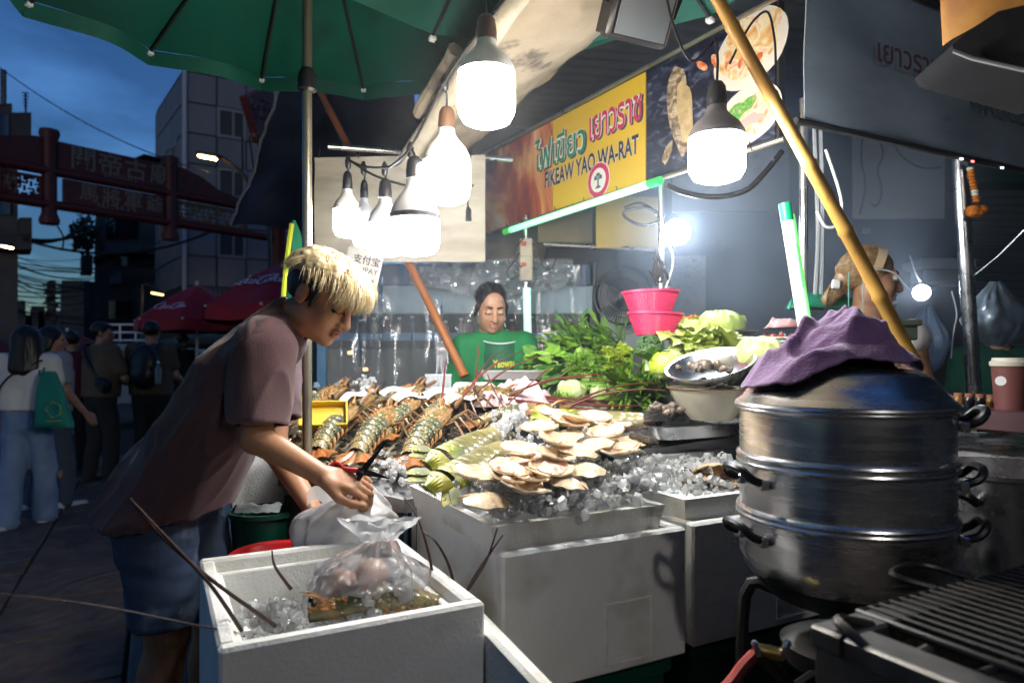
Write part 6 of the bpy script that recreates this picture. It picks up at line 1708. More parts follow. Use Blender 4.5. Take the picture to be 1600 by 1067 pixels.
# white crate
cr = thing('white_crate', 'white slatted plastic crate behind the lobster heap', 'crate', P(682, 640, 3.1))
for k in range(6): MB().box(P(668 + k * 7, 612, 3.1), (.008, .01, .16)).build('bar', M('crate_grey', (.5, .53, .56), .5), cr)
for y in (586, 612, 638): MB().box(P(685, y, 3.095), (.12, .012, .01)).build('rail', M('crate_grey'), cr)
MB().box(P(685, 612, 3.2), (.12, .004, .15)).build('back', M('crate_grey'), cr)
mb = MB()
for k in range(22): lump(mb, P(520 + random.gauss(0, 16), 625 + random.gauss(0, 14), 3.0), random.uniform(.02, .035), k, .2)
tag(mb.build('wrapped_goods', film('blue_wrap', (.55, .7, .8), .4, .15), None), 'clump of blueish plastic wrapped goods by the blue post', 'goods', kind='stuff')
mb = MB()
for k in range(40): lump(mb, P(648 + random.gauss(0, 12), 618 + random.gauss(0, 9), 3.2), random.uniform(.008, .018), k, .0)
tag(mb.build('dark_produce', M('dark_produce', (.035, .045, .035), .6, c2=(.18, .03, .04), vs=14), None), 'small pile of dark green and red produce behind the glass', 'produce', kind='stuff')
# ---- wall fan
fn = thing('wall_fan', 'black wall fan in front of the grey freezer', 'fan', P(975, 463, 3.9))
c = P(974, 462, 3.9); ff = frame(V(-.15, -1, .05), V(0, 0, 1)) @ RY(math.pi / 2)
FR_ = .165
for k in range(3):
    a = 2.094 * k + .5
    def bl(u, v): 
        r = .03 + .115 * u; th_ = a + (v - .5) * (1.0 + .25 * u) ; return c + ff @ V(r * math.cos(th_), r * math.sin(th_), .02 * (v - .5) * 2)
    MB().grid(bl, 6, 8, thick=.002).build('blade', M('fan_blade', (.22, .22, .23), .3), fn)
MB().lathe([(0, .05), (.025, .045), (.03, .0), (.035, -.05), (.05, -.06), (.05, -.14), (0, -.15)], 20, c, ff).build('motor', BLACKPL, fn)
mb = MB()
for s in (.055, -.05):
    for k in range(60):
        a = 6.283 * k / 60; mb.tube([c + ff @ V(.03 * math.cos(a), .03 * math.sin(a), s), c + ff @ V(.12 * math.cos(a), .12 * math.sin(a), s * .9), c + ff @ V(FR_ * math.cos(a), FR_ * math.sin(a), 0)], .0016, 3, cap=False)
tag(mb.build('guard_wires', BLACKPL, fn), kind='stuff')
for (r, z, th_) in ((FR_, 0, .006), (.09, .052, .003), (.13, .045, .003)):
    MB().tube([c + ff @ V(r * math.cos(6.283 * i / 40), r * math.sin(6.283 * i / 40), z) for i in range(41)], th_, 6, cap=False).build('guard_ring', BLACKPL, fn)
MB().tube([c + ff @ V(0, 0, -.1), c + V(-.02, .2, .12)], .02, 8).build('bracket', BLACKPL, fn)
mb = MB()
for k in range(9):
    q = [P(1030 + random.gauss(0, 6), 425 + random.gauss(0, 14), 2.75) for _ in range(5)]
    mb.tube(catmull(q, 5), .0035, 5)
tag(mb.build('cable_tangle', RUBBER, None), 'tangle of black cables tied to the thin post above the pink baskets', 'cables', kind='stuff')
# ================================================================ steamer
st = thing('steamer', 'large aluminium tiered steamer pot in the right foreground', 'pot', (.693, 1.40, .87))
SC_ = V(.679, 1.405, 0)
def ring(mb, z, r, th_): mb.lathe([(r, z - th_), (r + th_ * .9, z - th_ * .5), (r + th_ * 1.1, z), (r + th_ * .9, z + th_ * .5), (r, z + th_)], 72, SC_)
RR = .200
for (z0, z1) in ((1.035, 1.135), (1.145, 1.245)):
    tr_ = MB().lathe([(RR, z0), (RR, z0 + .004), (RR * 1.003, (z0 + z1) / 2), (RR, z1)], 72, SC_).build('tier', ALU, st)
    for zz in (z0 + .002, z1 - .002):
        mb = MB(); ring(mb, zz, RR, .007); mb.build('rolled_rim', ALU, tr_)
pot = MB().lathe([(.0, .87), (.11, .872), (.15, .885), (.182, .905), (.194, .925), (RR, .945), (RR, 1.03)], 72, SC_).build('pot', ALU, st)
mb = MB(); ring(mb, 1.027, RR, .007); mb.build('rolled_rim', ALU, pot)
lid = MB().lathe([(RR + .008, 1.248), (RR + .009, 1.256), (RR - .004, 1.266), (RR - .02, 1.285), (.16, 1.308), (.138, 1.32), (.10, 1.326), (.094, 1.332), (.085, 1.35), (.07, 1.36), (.035, 1.366), (0, 1.368)], 72, SC_).build('lid', ALU, st)
mb = MB(); ring(mb, 1.25, RR + .002, .008); mb.build('lid_rim', ALU, lid)
for (az, z) in ((-168, 1.10), (-168, .99), (-20, 1.215), (-15, 1.10), (-22, 1.0), (10, 1.1)):
    a = R(az); d = V(math.cos(a), math.sin(a), 0); s_ = V(-math.sin(a), math.cos(a), 0)
    p = SC_ + d * RR + V(0, 0, z)
    h = MB().tube(catmull([p + s_ * -.04, p + s_ * -.042 + d * .03 + V(0, 0, .012), p + s_ * -.025 + d * .045 + V(0, 0, .03), p + s_ * .025 + d * .045 + V(0, 0, .03), p + s_ * .042 + d * .03 + V(0, 0, .012), p + s_ * .04], 5), .0085, 8).build('handle', BLACKPL, st)
    for q in (-1, 1): MB().box(p + s_ * .04 * q + d * .006, (.018, .022, .02), RZ(a), .003).build('bracket', STEEL, h)
# conical bottom and gas stand
MB().lathe([(.18, .905), (.14, .86), (.09, .84), (0, .835)], 60, SC_).build('sooty_base', M('soot', (.02, .02, .021), .6, .4, c2=(.05, .05, .05), vs=8), st)
gs = thing('gas_burner', 'cast iron gas burner stand with brass valve under the steamer', 'burner', (.693, 1.40, 0))
for k in range(4):
    a = R(45 + 90 * k + 20); d = V(math.cos(a), math.sin(a), 0)
    MB().tube(catmull([SC_ + d * .13 + V(0, 0, .855), SC_ + d * .19 + V(0, 0, .83), SC_ + d * .2 + V(0, 0, .5), SC_ + d * .23], 4), .014, 8).build('leg', DARKMETAL, gs)
MB().lathe([(.03, .70), (.11, .72), (.12, .76), (.09, .775), (0, .78)], 30, SC_).build('burner_head', DARKMETAL, gs)
MB().tube([SC_ + V(0, 0, .73), SC_ + V(-.15, -.12, .72), P(1190, 1020, 1.2)], .014, 8).build('gas_pipe', DARKMETAL, gs)
vv = P(1188, 1040, 1.2)
MB().tube([vv + V(-.01, 0, .03), vv + V(.04, 0, .02)], .012, 10).build('valve', M('brass', (.55, .4, .15), .3, 1.), gs)
for q in (-1, 1): MB().box(vv + V(.015 + q * .025, -.01, .035), (.012, .012, .03), RY(.4 * q), .003).build('valve_lever', STEEL, gs)
MB().tube(catmull([vv + V(-.01, 0, .02), vv + V(-.05, -.02, -.01), vv + V(-.1, -.05, -.08), vv + V(-.12, -.05, -.4)], 5), .011, 8).build('gas_hose', M('hose_red', (.45, .06, .05), .45), gs)
# purple cloth on the lid
def cloth(u, v):
    a = 2 * math.pi * u; k = v
    rad = (.150 + .045 * nz3((math.cos(a) * 1.3, math.sin(a) * 1.3, 2.2), 1) + .014 * math.sin(5 * a + 1) + .035 * max(0, math.cos(a - 3.25)) ** 3) * k
    x, y = -.005 + rad * 1.05 * math.cos(a), -.01 + rad * .80 * math.sin(a)
    r = math.hypot(x, y)
    if r < .07: z = 1.363
    elif r < .098: z = 1.363 - (r - .07) * 1.25
    elif r < .16: z = 1.328 - (r - .098) * .3
    else: z = 1.309 - (r - .16) * 1.0
    rg = lambda q: (1 - min(1, abs(q))) ** 1.6
    wx, wy = x + .06 * nz3((x * 6, y * 6, 1), 1), y + .06 * nz3((x * 6, y * 6, 9), 1)
    f = .050 * rg(2.0 * nz3((wx * 8, wy * 8, 1.1), 1)) + .016 * rg(2.0 * nz3((wx * 19, wy * 17, 4.1), 1)) + .012 * nz3((wx * 14, wy * 14, 3.3), 1)
    return SC_ + V(x, y, z + .010 + max(0, f) * (1 - .72 * k ** 2) + .016 * (1 - k))
single('purple_cloth', MB().grid(cloth, 150, 60, thick=.004), M('purple_towel', (.15, .07, .19), .95, c2=(.21, .11, .25), vs=9, bump=.003, bs=150, sheen=.4), 'rumpled purple cloth thrown over the steamer lid', 'cloth', ang=180)
# ---- tall pot at right, jars, cup, counter
tp = thing('stock_pot', 'tall steel stock pot with black handles at the right edge', 'pot', (1.19, 1.62, .70))
c = V(1.20, 1.62, 0)
MB().lathe([(0, .72), (.165, .72), (.172, .74), (.172, 1.07), (.18, 1.075), (.18, 1.085), (.168, 1.085), (.166, .8), (0, .79)], 60, c).build('body', STEEL, tp)
MB().lathe([(0, 1.04), (.165, 1.04)], 40, c).build('broth', M('broth', (.05, .04, .035), .1), tp)
for az in (-165, 20):
    a = R(az); d = V(math.cos(a), math.sin(a), 0); s_ = V(-math.sin(a), math.cos(a), 0); p = c + d * .172 + V(0, 0, 1.02)
    MB().tube(catmull([p - s_ * .04, p - s_ * .045 + d * .04 + V(0, 0, .02), p + s_ * .045 + d * .04 + V(0, 0, .02), p + s_ * .04], 5), .011, 8).build('handle', BLACKPL, tp)
mb = MB(); mb.box((1.32, 1.72, .35), (.55, .5, .70), SFR, .01); single('pot_stand', mb, DARKMETAL, 'dark metal stand under the tall stock pot', 'stand')
co = thing('rear_counter', 'steel counter carrying jars behind the steamer', 'counter', (1.9, 2.4, 0))
MB().box((1.93, 2.35, 1.045), (1.3, .6, .04), SFR, .004).build('top', STEEL, co)
MB().box((2.02, 2.18, .6), (1.2, .02, .85), SFR, .004).build('front', M('dark_steel'), co)
rk = thing('jar_rack', 'dark wire rack holding two rows of little jars', 'rack', P(1545, 660, 2.15))
for z in (640, 668):
    MB().box(P(1550, z, 2.18), (.25, .10, .008), RZ(.3)).build('shelf', DARKMETAL, rk)
JM = M('jar_dark', (.02, .022, .03), .12, coat=.3); JL = M('jar_lid', (.28, .11, .05), .5)
for row, y in enumerate((638, 667)):
    for k in range(6):
        p = P(1498 + k * 17, y - 1 + k * .6 + row * 0, 2.13 + .03 * k)
        j = thing('spice_jar', '%s jar from the left in the %s row of the wire rack' % (('first', 'second', 'third', 'fourth', 'fifth', 'sixth')[k], ('upper', 'lower')[row]), 'jar', p, 0, 'little jars in the wire rack')
        MB().lathe([(0, 0), (.013, 0), (.015, .004), (.015, .03), (.012, .036)], 12, p).build('glass', JM if (k + row) % 3 else M('jar_amber', (.2, .09, .02), .12), j)
        MB().lathe([(.0135, .035), (.0135, .046), (0, .047)], 12, p).build('lid', JL, j)
cu = thing('paper_cup', 'brown lidded paper cup at the right edge', 'cup', P(1578, 660, 2.0))
c = P(1580, 640, 2.0)
MB().lathe([(.04, 0), (.05, .13)], 28, c).build('body', M('cup_brown', (.16, .055, .05), .5), cu)
MB().lathe([(.053, .128), (.054, .14), (.048, .143), (.047, .152), (0, .152)], 28, c).build('lid', M('cup_lid', (.6, .55, .46), .4), cu)
mb = MB(); p = c + V(-.045, -.02, .085); mb.lathe([(0, 0), (.014, .001)], 16, p, frame(V(-.7, -.7, 0)) @ RY(R(90))); mb.build('round_mark', WHITEPL, cu)
mb = MB(); mb.box(c + V(0, 0, -.03), (.16, .16, .06), SFR, .005); single('cup_box', mb, M('box_maroon', (.06, .02, .025), .6), 'maroon box under the paper cup', 'box')
# red meat and trays near the headband woman
steel_tray('white foam tray of raw meat beside the upright green tube', P(1205, 535, 2.35), .20, .12, .012, RZ(0), FOAM)
mb = MB()
for k in range(8): lump(mb, P(1195 + k * 7, 527 + (k % 2) * 3, 2.33), .016, k, 0)
tag(single('raw_meat', mb, M('meat_red', (.32, .05, .03), .3, c2=(.2, .03, .02), vs=20), 'row of dark red meat pieces on the foam tray', 'meat'), kind='stuff')
towel('packed_goods', 'folded pink and white packets by the upright green tube', 'packet', P(1235, 512, 2.55), .16, .12, .05, M('packet_pink', (.5, .12, .12), .4, c2=(.55, .5, .5), vs=9), 5, n=18)
towel('green_wrap', 'dark green plastic wrap piled behind the green tube', 'wrap', P(1285, 482, 2.72), .26, .14, .10, M('wrap_green', (.01, .13, .07), .3, c2=(.02, .2, .12), vs=8), 8, n=24)
mb = MB(); mb.box(P(1300, 545, 2.55) + V(0, .05, -.04), (.62, .3, .05), RZ(R(6)), .006); single('prep_shelf', mb, STEEL, 'steel prep shelf before the woman with headband', 'shelf')
mb = MB(); mb.box(P(1400, 505, 2.25), (.12, .10, .02), None, .004); mb.box(P(1400, 520, 2.25), (.10, .08, .05), None, .004); tag(single('gas_box', mb, M('olive_box', (.06, .07, .055), .5), 'olive metal box behind the bamboo pole foot', 'box'), kind=None)
for k, x in enumerate((1326, 1349)):
    g = thing('incense_glass', ('left' if k == 0 else 'right') + ' thin turquoise stick stand before the woman with headband', 'stand', P(x, 506, 2.3))
    MB().tube([P(x, 500, 2.3), P(x, 425, 2.3)], .0022, 6).build('stick', M('turquoise', (.2, .5, .42), .4), g)
    MB().lathe([(.026, 0), (.012, .01), (.003, .016)], 16, P(x, 506, 2.3)).build('foot', M('turquoise_dark', (.02, .3, .22), .4), g)
# hanging clear bags at right
for (lab, x0, x1, y0, y1, Y, m) in (('bluish plastic bag hanging left of the thick steel post', 1418, 1480, 478, 580, 2.75, film('blue_bag', (.42, .52, .66), .3, .25)), ('dim plastic bag hanging right of the thick steel post', 1510, 1600, 440, 540, 3.2, film('dim_bag', (.3, .36, .42), .45, .3))):
    c0, c1 = P((x0 + x1) / 2, y1, Y), P((x0 + x1) / 2, y0, Y); rr = (x1 - x0) / 2 / FPX * Y
    single('hanging_bag', bag_mb(c0, c1.z, lambda s: rr * math.sin(math.pi * (.12 + .55 * min(1, s / .6))) * (1 if s < .6 else 1 - .85 * (s - .6) / .4) + .003, lambda s: .06 + .2 * s, x0), m, lab, 'bag')
single('bag_tie', MB().tube(catmull([P(1487, 455, 2.8), P(1495, 490, 2.8), P(1490, 520, 2.8), P(1486, 560, 2.8)], 5), .003, 5), WHITEPL, 'white string hanging beside the bluish plastic bag', 'string')
single('guy_wire', MB().tube([P(1510, 440, 2.7), P(1560, 400, 2.6), P(1640, 320, 2.4)], .003, 5), STEEL, 'thin wire running from the thick post to the right edge', 'wire')
# ================================================================ grill in the near corner
gr = thing('grill', 'charcoal grill with wire rack in the near right corner', 'grill', (.6, .85, 0))
GO = Vector((.40, .92, 0))
gq = lambda u, v, z: GO + SU * u - SV * v + V(0, 0, z)
BRN = M('grill_steel', (.17, .15, .14), .4, .8, c2=(.1, .08, .07), vs=9, rvar=.15)
W_, L2 = .75, .55
for (u0, u1, v0, v1) in ((0, W_, 0, .05), (0, .055, .05, L2), (W_ - .05, W_, .05, L2)):
    MB().box(gq((u0 + u1) / 2, (v0 + v1) / 2, .975), (u1 - u0, v1 - v0, .03), SFR, .004).build('flange', M('worn_flange', (.15, .145, .14), .45, .85, c2=(.07, .065, .06), vs=8, rvar=.15), gr)
MB().box(gq(.02, L2 / 2, .875), (.02, L2, .17), SFR, .003).build('side', BRN, gr)
MB().box(gq(W_ / 2, .02, .875), (W_ - .06, .02, .17), SFR, .003).build('back', BRN, gr)
MB().box(gq(W_ / 2, L2 / 2, .86), (W_ - .06, L2 - .06, .02), SFR).build('ash_bed', M('ash', (.02, .02, .02), .95, c2=(.05, .05, .05), vs=40), gr)
for (u, v) in ((.03, .03), (.03, L2 - .05), (W_ - .05, .05)): MB().box(gq(u, v, .41), (.035, .035, .82), SFR, .003).build('leg', BRN, gr)
rck = MB(); zr = .987
rim = [gq(.10, .0, zr), gq(W_, .0, zr), gq(W_, L2, zr), gq(.10, L2, zr), gq(.10, .0, zr)]
rck.tube(rim, .006, 8); GRD = M('greasy_wire', (.07, .065, .06), .45, .9); ro = rck.build('wire_rack', GRD, gr)
for k in range(26):
    u = .125 + k * .024
    MB().tube([gq(u, 0, zr + .004), gq(u, L2, zr + .004)], .0035, 6).build('rod', M('charred_rod', (.018, .017, .016), .6, c2=(.04, .035, .03), vs=30), ro)
for v in (.18, .36): MB().tube([gq(.07, v, zr - .004), gq(W_, v, zr - .004)], .004, 6).build('crossbar', DARKMETAL, ro)
MB().tube(catmull([gq(.075, .04, zr), gq(.02, .03, zr + .015), gq(.005, .06, zr + .01), gq(.02, .10, zr - .015), gq(.07, .12, zr)], 6), .007, 8).build('rack_handle', GRD, ro)
MB().tube(catmull([gq(.30, -.01, zr), gq(.27, -.06, zr + .012), gq(.36, -.07, zr + .012), gq(.40, -.01, zr)], 6), .006, 8).build('rack_handle', GRD, ro)
# ================================================================ people
SKIN = M('skin_warm', (.46, .235, .13), .45, c2=(.40, .19, .10), vs=14, sss=.12, bump=.0006, bs=180)
SKIN2 = M('skin_tan', (.44, .24, .15), .45, c2=(.38, .2, .12), vs=14, sss=.1)
LIP = M('lip', (.40, .17, .12), .4); BROW = M('brow_dark', (.02, .014, .012), .7); EYEW = M('eye_white', (.6, .58, .55), .2); IRIS = M('iris', (.015, .01, .008), .1)
HBLK = M('hair_black', (.008, .007, .008), .42, c2=(.016, .013, .012), vs=30)
HBLD = M('hair_blond', (.60, .49, .29), .5, c2=(.42, .31, .15), vs=28, stretch=(1, 1, 3), c3=(.74, .66, .47), s3=40, p3=(.45, .7))
def hmat(fwd, up):
    f = Vector(fwd).normalized(); u = Vector(up); u = (u - f * u.dot(f)).normalized(); r = f.cross(u)
    return Matrix((r, f, u)).transposed()
def head_prims(c, m, s=1.0, jaw=1.0, lookdown=True):
    T = lambda x, y, z: Vector(c) + m @ (Vector((x, y, z)) * s)
    E_ = lambda x, y, z, rx, ry, rz, k=.012, t=0, op=1, rot=None: ell(T(x, y, z), (rx * s, ry * s, rz * s), m if rot is None else m @ rot, k * s, t, op)
    L_ = [E_(0, -.018, .035, .074, .094, .082, .02), E_(0, .022, -.025, .060, .066, .082, .025), E_(0, .035, -.068, .046 * jaw, .045, .042, .02),
          E_(0, .066, -.092, .024, .021, .019, .015)]
    for q in (-1, 1):
        L_ += [E_(q * .036, .052, -.03, .027, .028, .032, .02), E_(q * .041, .0, -.06, .02, .035, .035, .02)]
        L_ += [E_(q * .076, -.012, -.002, .010, .019, .030, .006), E_(q * .088, -.008, .002, .006, .008, .013, .004, 0, -1)]
    L_ += [cap(T(-.038, .076, .027), T(.038, .076, .027), .011 * s, .011 * s, .012 * s)]
    for q in (-1, 1): L_ += [E_(q * .030, .098, .006, .019, .012, .012, .012, 0, -1), E_(q * .030, .0795, .005, .0165, .012, .012, .004, 3 if not lookdown else 0)]
    L_ += [cap(T(0, .086, .012), T(0, .106, -.030), .0085 * s, .0125 * s, .010 * s)]
    for q in (-1, 1): L_ += [E_(q * .012, .097, -.034, .0085, .011, .008, .006)]
    L_ += [E_(0, .0905, -.0555, .021, .010, .0065, .004, 1), E_(0, .0885, -.0665, .018, .010, .0075, .004, 1), E_(0, .102, -.061, .022, .012, .0016, .003, 0, -1)]
    for q in (-1, 1):
        L_ += [cap(T(q * .014, .0915, .031), T(q * .046, .0785, .032), .0042 * s, .0032 * s, .002 * s, 2), cap(T(q * .016, .0925, -.001), T(q * .045, .079, -.0015), .0026 * s, .0026 * s, .001 * s, 2)]
        if not lookdown: L_ += [E_(q * .030, .0905, .004, .006, .003, .006, .001, 4)]
    return L_
def hand_prims(w_, d, nrm, side, curl=.6, s=1.0, thumb=.8):
    d = Vector(d).normalized(); n = Vector(nrm); n = (n - d * n.dot(d)).normalized(); l = d.cross(n) * side
    w_ = Vector(w_); L_ = []
    for k in range(4):
        o = l * (.030 - .020 * k) * s
        a = w_ + d * .012 * s + o * .55; b = w_ + d * (.085 - .004 * abs(k - 1)) * s + o
        L_.append(cap(a, b, .0135 * s, .0115 * s, .012 * s))
        ln = (.040, .045, .041, .032)[k] * s; dd = d.copy(); p = b; r = (.0098, .010, .0095, .0085)[k] * s
        for j in range(3):
            ang = curl * (.75, 1.1, .8)[j] * (1 + .06 * (k - 1.5)); ca, sa = math.cos(ang), math.sin(ang)
            dd, n2 = dd * ca - n * sa if j == 0 else dd * ca - nn * sa, None
            nn = (l.cross(dd) * (1 if side > 0 else -1)); nn = nn if nn.dot(n) > -2 else -nn
            if j == 0: nn = d * math.sin(ang) + n * math.cos(ang); lastn = nn
            else: nn = lastd * math.sin(ang) + lastn * math.cos(ang); lastn = nn
            lastd = dd
            q = p + dd * ln * (1, .72, .58)[j]; L_.append(cap(p, q, r * (1, .95, .88)[j], r * (.95, .88, .78)[j], .003 * s)); p = q
    a = w_ + d * .022 * s + l * .024 * s; b = w_ + d * .058 * s + l * .050 * s - n * .012 * s
    e = b + (d * .85 + l * (.35 - .5 * thumb) - n * .25).normalized() * .034 * s; f = e + (d * .95 - l * .35 * thumb - n * .2).normalized() * .028 * s
    L_ += [cap(a, b, .017 * s, .0125 * s, .012 * s), cap(b, e, .0115 * s, .0105 * s, .004 * s), cap(e, f, .0105 * s, .0085 * s, .004 * s)]
    return L_
def body_prims(J, s=1.0, legs=True):
    ax = (J['shR'] - J['shL']).normalized(); L_ = []
    for q in (-1, 1):
        L_.append(cap(J['pel'] + ax * q * .07 * s, J['che'] + ax * q * .085 * s, .112 * s, .108 * s, .06 * s))
    L_ += [cap(J['che'], J['nek'], .105 * s, .06 * s, .05 * s), cap(J['shL'], J['shR'], .058 * s, .058 * s, .05 * s), cap(J['nek'], J['nek'].lerp(J['head'], .75), .056 * s, .054 * s, .02 * s)]
    for k in 'LR':
        L_ += [cap(J['sh' + k], J['el' + k], .052 * s, .040 * s, .03 * s), cap(J['el' + k], J['wr' + k], .041 * s, .0265 * s, .015 * s)]
        if legs:
            L_ += [cap(J['hip' + k], J['kn' + k], .088 * s, .058 * s, .03 * s), cap(J['kn' + k], J['an' + k], .056 * s, .037 * s, .02 * s)]
            m_ = J['kn' + k].lerp(J['an' + k], .3); L_ += [ell(m_ - J['fw'] * .018 * s, (.05 * s, .055 * s, .10 * s), None, .03 * s)]
            L_ += [cap(J['an' + k] + V(0, 0, -.03 * s), J['an' + k] + J['fw'] * .14 * s + V(0, 0, -.045 * s), .036 * s, .03 * s, .02 * s)]
    return L_
def folds(a=.006, f=8.0, o=0.0, dirn=None):
    def fn(p):
        return a * (1.2 * mnoise.noise(Vector((p.x * f + o, p.y * f, p.z * f * .6))) + .7 * mnoise.noise(Vector((p.x * f * 2.3, p.y * f * 2.3 + o, p.z * f * 1.1))))
    return fn
# ---------------------------------------------------------------- the leaning vendor
vd = thing('person', 'short-haired vendor with bleached fringe in a maroon tee, leaning with scissors', 'person', (-1.0, 2.0, 0))
J = dict(pel=P(238, 785, 2.03), che=P(378, 590, 2.02), nek=P(448, 505, 2.0), head=P(503, 470, 1.985), shR=P(412, 545, 1.86), shL=P(432, 528, 2.2), elR=P(400, 684, 1.81), wrR=P(506, 744, 1.755), elL=P(428, 700, 2.1), wrL=P(484, 788, 1.93), hipR=P(238, 812, 1.94), hipL=P(290, 808, 2.13), knR=P(262, 990, 1.95), knL=P(335, 975, 2.15), fw=V(1, 0, 0))
J['anR'] = V(J['knR'].x - .05, J['knR'].y, .09); J['anL'] = V(J['knL'].x - .03, J['knL'].y, .09)
VH = hmat((.80, -.30, -.50), (.50, -.12, .86)); VC = P(504, 466, 1.98)
pr = body_prims(J, 1.0) + head_prims(VC, VH, 1.06, 1.05)
pr += hand_prims(J['wrR'], (.93, -.12, -.12), (.15, -.55, .8), 1, .95, 1.05, .5)
pr += hand_prims(J['wrL'], (.7, -.3, -.6), (.3, .2, .9), -1, .8, 1.0)
v_, f_, t_ = sdf_mesh(pr, .0042, tags=True)
link('body', np_mesh('body', v_, f_, [SKIN, LIP, BROW, EYEW, IRIS], t_), vd)
SHIRT = M('maroon_tee', (.105, .052, .058), .9, c2=(.08, .04, .045), vs=5, bump=.0012, bs=260, sheen=.25)
ax = (J['shR'] - J['shL']).normalized()
tp_ = []
for q in (-1, 1): tp_.append(cap(J['pel'] + ax * q * .08 + V(.015, 0, -.06), J['che'] + ax * q * .09, .146, .126, .06))
tp_ += [cap(P(345, 700, 2.0), P(300, 800, 2.0), .085, .10, .08), cap(P(240, 760, 2.05), P(252, 800, 2.03), .115, .125, .08), cap(J['che'], J['nek'], .118, .078, .05), cap(J['shL'], J['shR'], .075, .075, .05)]
for k in 'RL': tp_.append(cap(J['sh' + k], J['sh' + k].lerp(J['el' + k], .35), .083, .078, .03))
tp_ = [p for p in tp_ if p]
tp_ += [cap(J['nek'] + V(.02, 0, .005), VC + V(-.02, 0, -.02), .060, .07, .008, 0, -1), cap(P(240, 900, 2.03), P(235, 850, 2.03), .12, .12, .01, 0, -1)]
def vfold(p):
    t = (p - J['pel']).dot((J['nek'] - J['pel']).normalized())
    d = (J['nek'] - J['pel']).normalized(); s_ = p.z * .8 - p.x * .6
    lo = max(0, 1 - abs(t) / .35)
    q = Vector((t * 3.2, p.y * 5, (p - J['pel']).dot(d.cross(V(0, 1, 0))) * 9)); rg = (1 - abs(1.7 * mnoise.noise(q + Vector((7, 3, 1))))) ** 3; r2 = (1 - abs(1.6 * mnoise.noise(q * 2.1))) ** 3
    return .007 * mnoise.noise(p * 6) + (.010 + .008 * lo) * rg + .006 * r2 - .009
sdf_build('tee_shirt', tp_, .007, SHIRT, vd, planes=[((0, 0, .885), (-.12, 0, -1)), (J['shR'].lerp(J['elR'], .83), (J['elR'] - J['shR']) + V(0, 0, 0))] if False else [((-1, 0, .89), (.14, 0, -1))], fn=vfold)
for k, e in (('R', .86), ('L', .74)):
    a, b = J['sh' + k], J['sh' + k].lerp(J['el' + k], e); dd_ = (b - a).normalized()
    sdf_build('sleeve', [cap(a, b + dd_ * .1, .086, .078, .02), cap(b - dd_ * .10, b + dd_ * .2, .066, .068, .004, 0, -1)], .006, SHIRT, vd, planes=[(b, dd_)], fn=lambda p: .006 * mnoise.noise(p * 9) + .009 * (1 - abs(1.7 * mnoise.noise(Vector((p.x * 12, p.y * 8, p.z * 5))))) ** 3 - .003)
JEAN = M('denim_short', (.035, .055, .11), .85, c2=(.06, .09, .16), vs=5, c3=(.2, .27, .38), s3=7, p3=(.58, .75), bump=.0008, bs=300)
sp_ = []
for q in (-1, 1): sp_.append(cap(J['pel'] + ax * q * .065 + V(.02, 0, 0), J['pel'] + ax * q * .07 + V(.03, 0, -.08), .105, .108, .05))
for k in 'LR':
    b = J['hip' + k].lerp(J['kn' + k], .93); sp_ += [cap(J['hip' + k] + V(.012, 0, 0), b, .104, .096, .03), cap(b, b + V(0, 0, -.2), .078, .085, .006, 0, -1)]
sdf_build('denim_shorts', sp_, .008, JEAN, vd, fn=lambda p: .007 * mnoise.noise(p * 9) + .005 * mnoise.noise(Vector((p.x * 10, p.y * 10, p.z * 30))), planes=[((0, 0, J['knR'].z + .035), (0, 0, -1))])
# hair: dark undercut and blond strands
HT = lambda x, y, z: VC + VH @ (Vector((x, y, z)) * 1.06)
uc = [ell(HT(0, -.024, .028), Vector((.080, .096, .088)) * 1.06, VH, .01), ell(HT(0, .075, -.03), Vector((.12, .075, .14)) * 1.06, VH, .01, 0, -1), ell(HT(0, -.0, -.10), Vector((.12, .13, .075)) * 1.06, VH, .02, 0, -1)]
for q in (-1, 1): uc.append(ell(HT(q * .086, -.008, -.006), Vector((.016, .018, .027)) * 1.06, VH, .004, 0, -1)); uc.append(cap(HT(q * .073, .022, .03), HT(q * .072, .024, -.02), .012, .006, .008))
sdf_build('undercut_hair', uc, .005, HBLK, vd, fn=lambda p: .0015 * mnoise.noise(p * 220))
hp_ = [ell(HT(0, -.015, .068), Vector((.086, .105, .062)) * 1.06, VH, .01), ell(HT(0, .05, .072), Vector((.068, .058, .038)) * 1.06, VH, .03), ell(HT(0, .084, .052), Vector((.052, .024, .030)) * 1.06, VH, .02), ell(HT(0, -.085, .06), Vector((.06, .03, .04)) * 1.06, VH, .03)]
sdf_build('hair_base', hp_, .005, HBLD, vd, fn=lambda p: .006 * mnoise.noise(p * 38) + .003 * mnoise.noise(p * 90))
mb = MB()
for k in range(3600):
    th_ = random.uniform(0, 6.283); el_ = random.uniform(.12, 1.5)
    d = V(math.cos(th_) * math.cos(el_), math.sin(th_) * math.cos(el_), math.sin(el_))
    base = V(d.x * .080, -.012 + d.y * .104, .062 + d.z * .066)
    if base.y > .03: base.y += .018
    flow = V(base.x * 5 + random.gauss(0, .22), (1.1 if base.y > -.05 else -.8) + random.gauss(0, .2), -.25 - 1.0 * (1 - el_ / 1.5) + random.gauss(0, .14)).normalized()
    L_ = random.uniform(.025, .050); lift = d * .005
    pts = [HT(*(base - d * .004)), HT(*(base + flow * L_ * .35 + lift)), HT(*(base + flow * L_ * .75 + lift * .9 + V(0, 0, -.004))), HT(*(base + flow * L_ + V(0, .0, -.018) + lift * .3))]
    mb.tube(pts, [.0013, .0012, .0009, .0003], 3, cap=False)
tag(mb.build('hair', HBLD, vd), kind='stuff')
mb = MB()
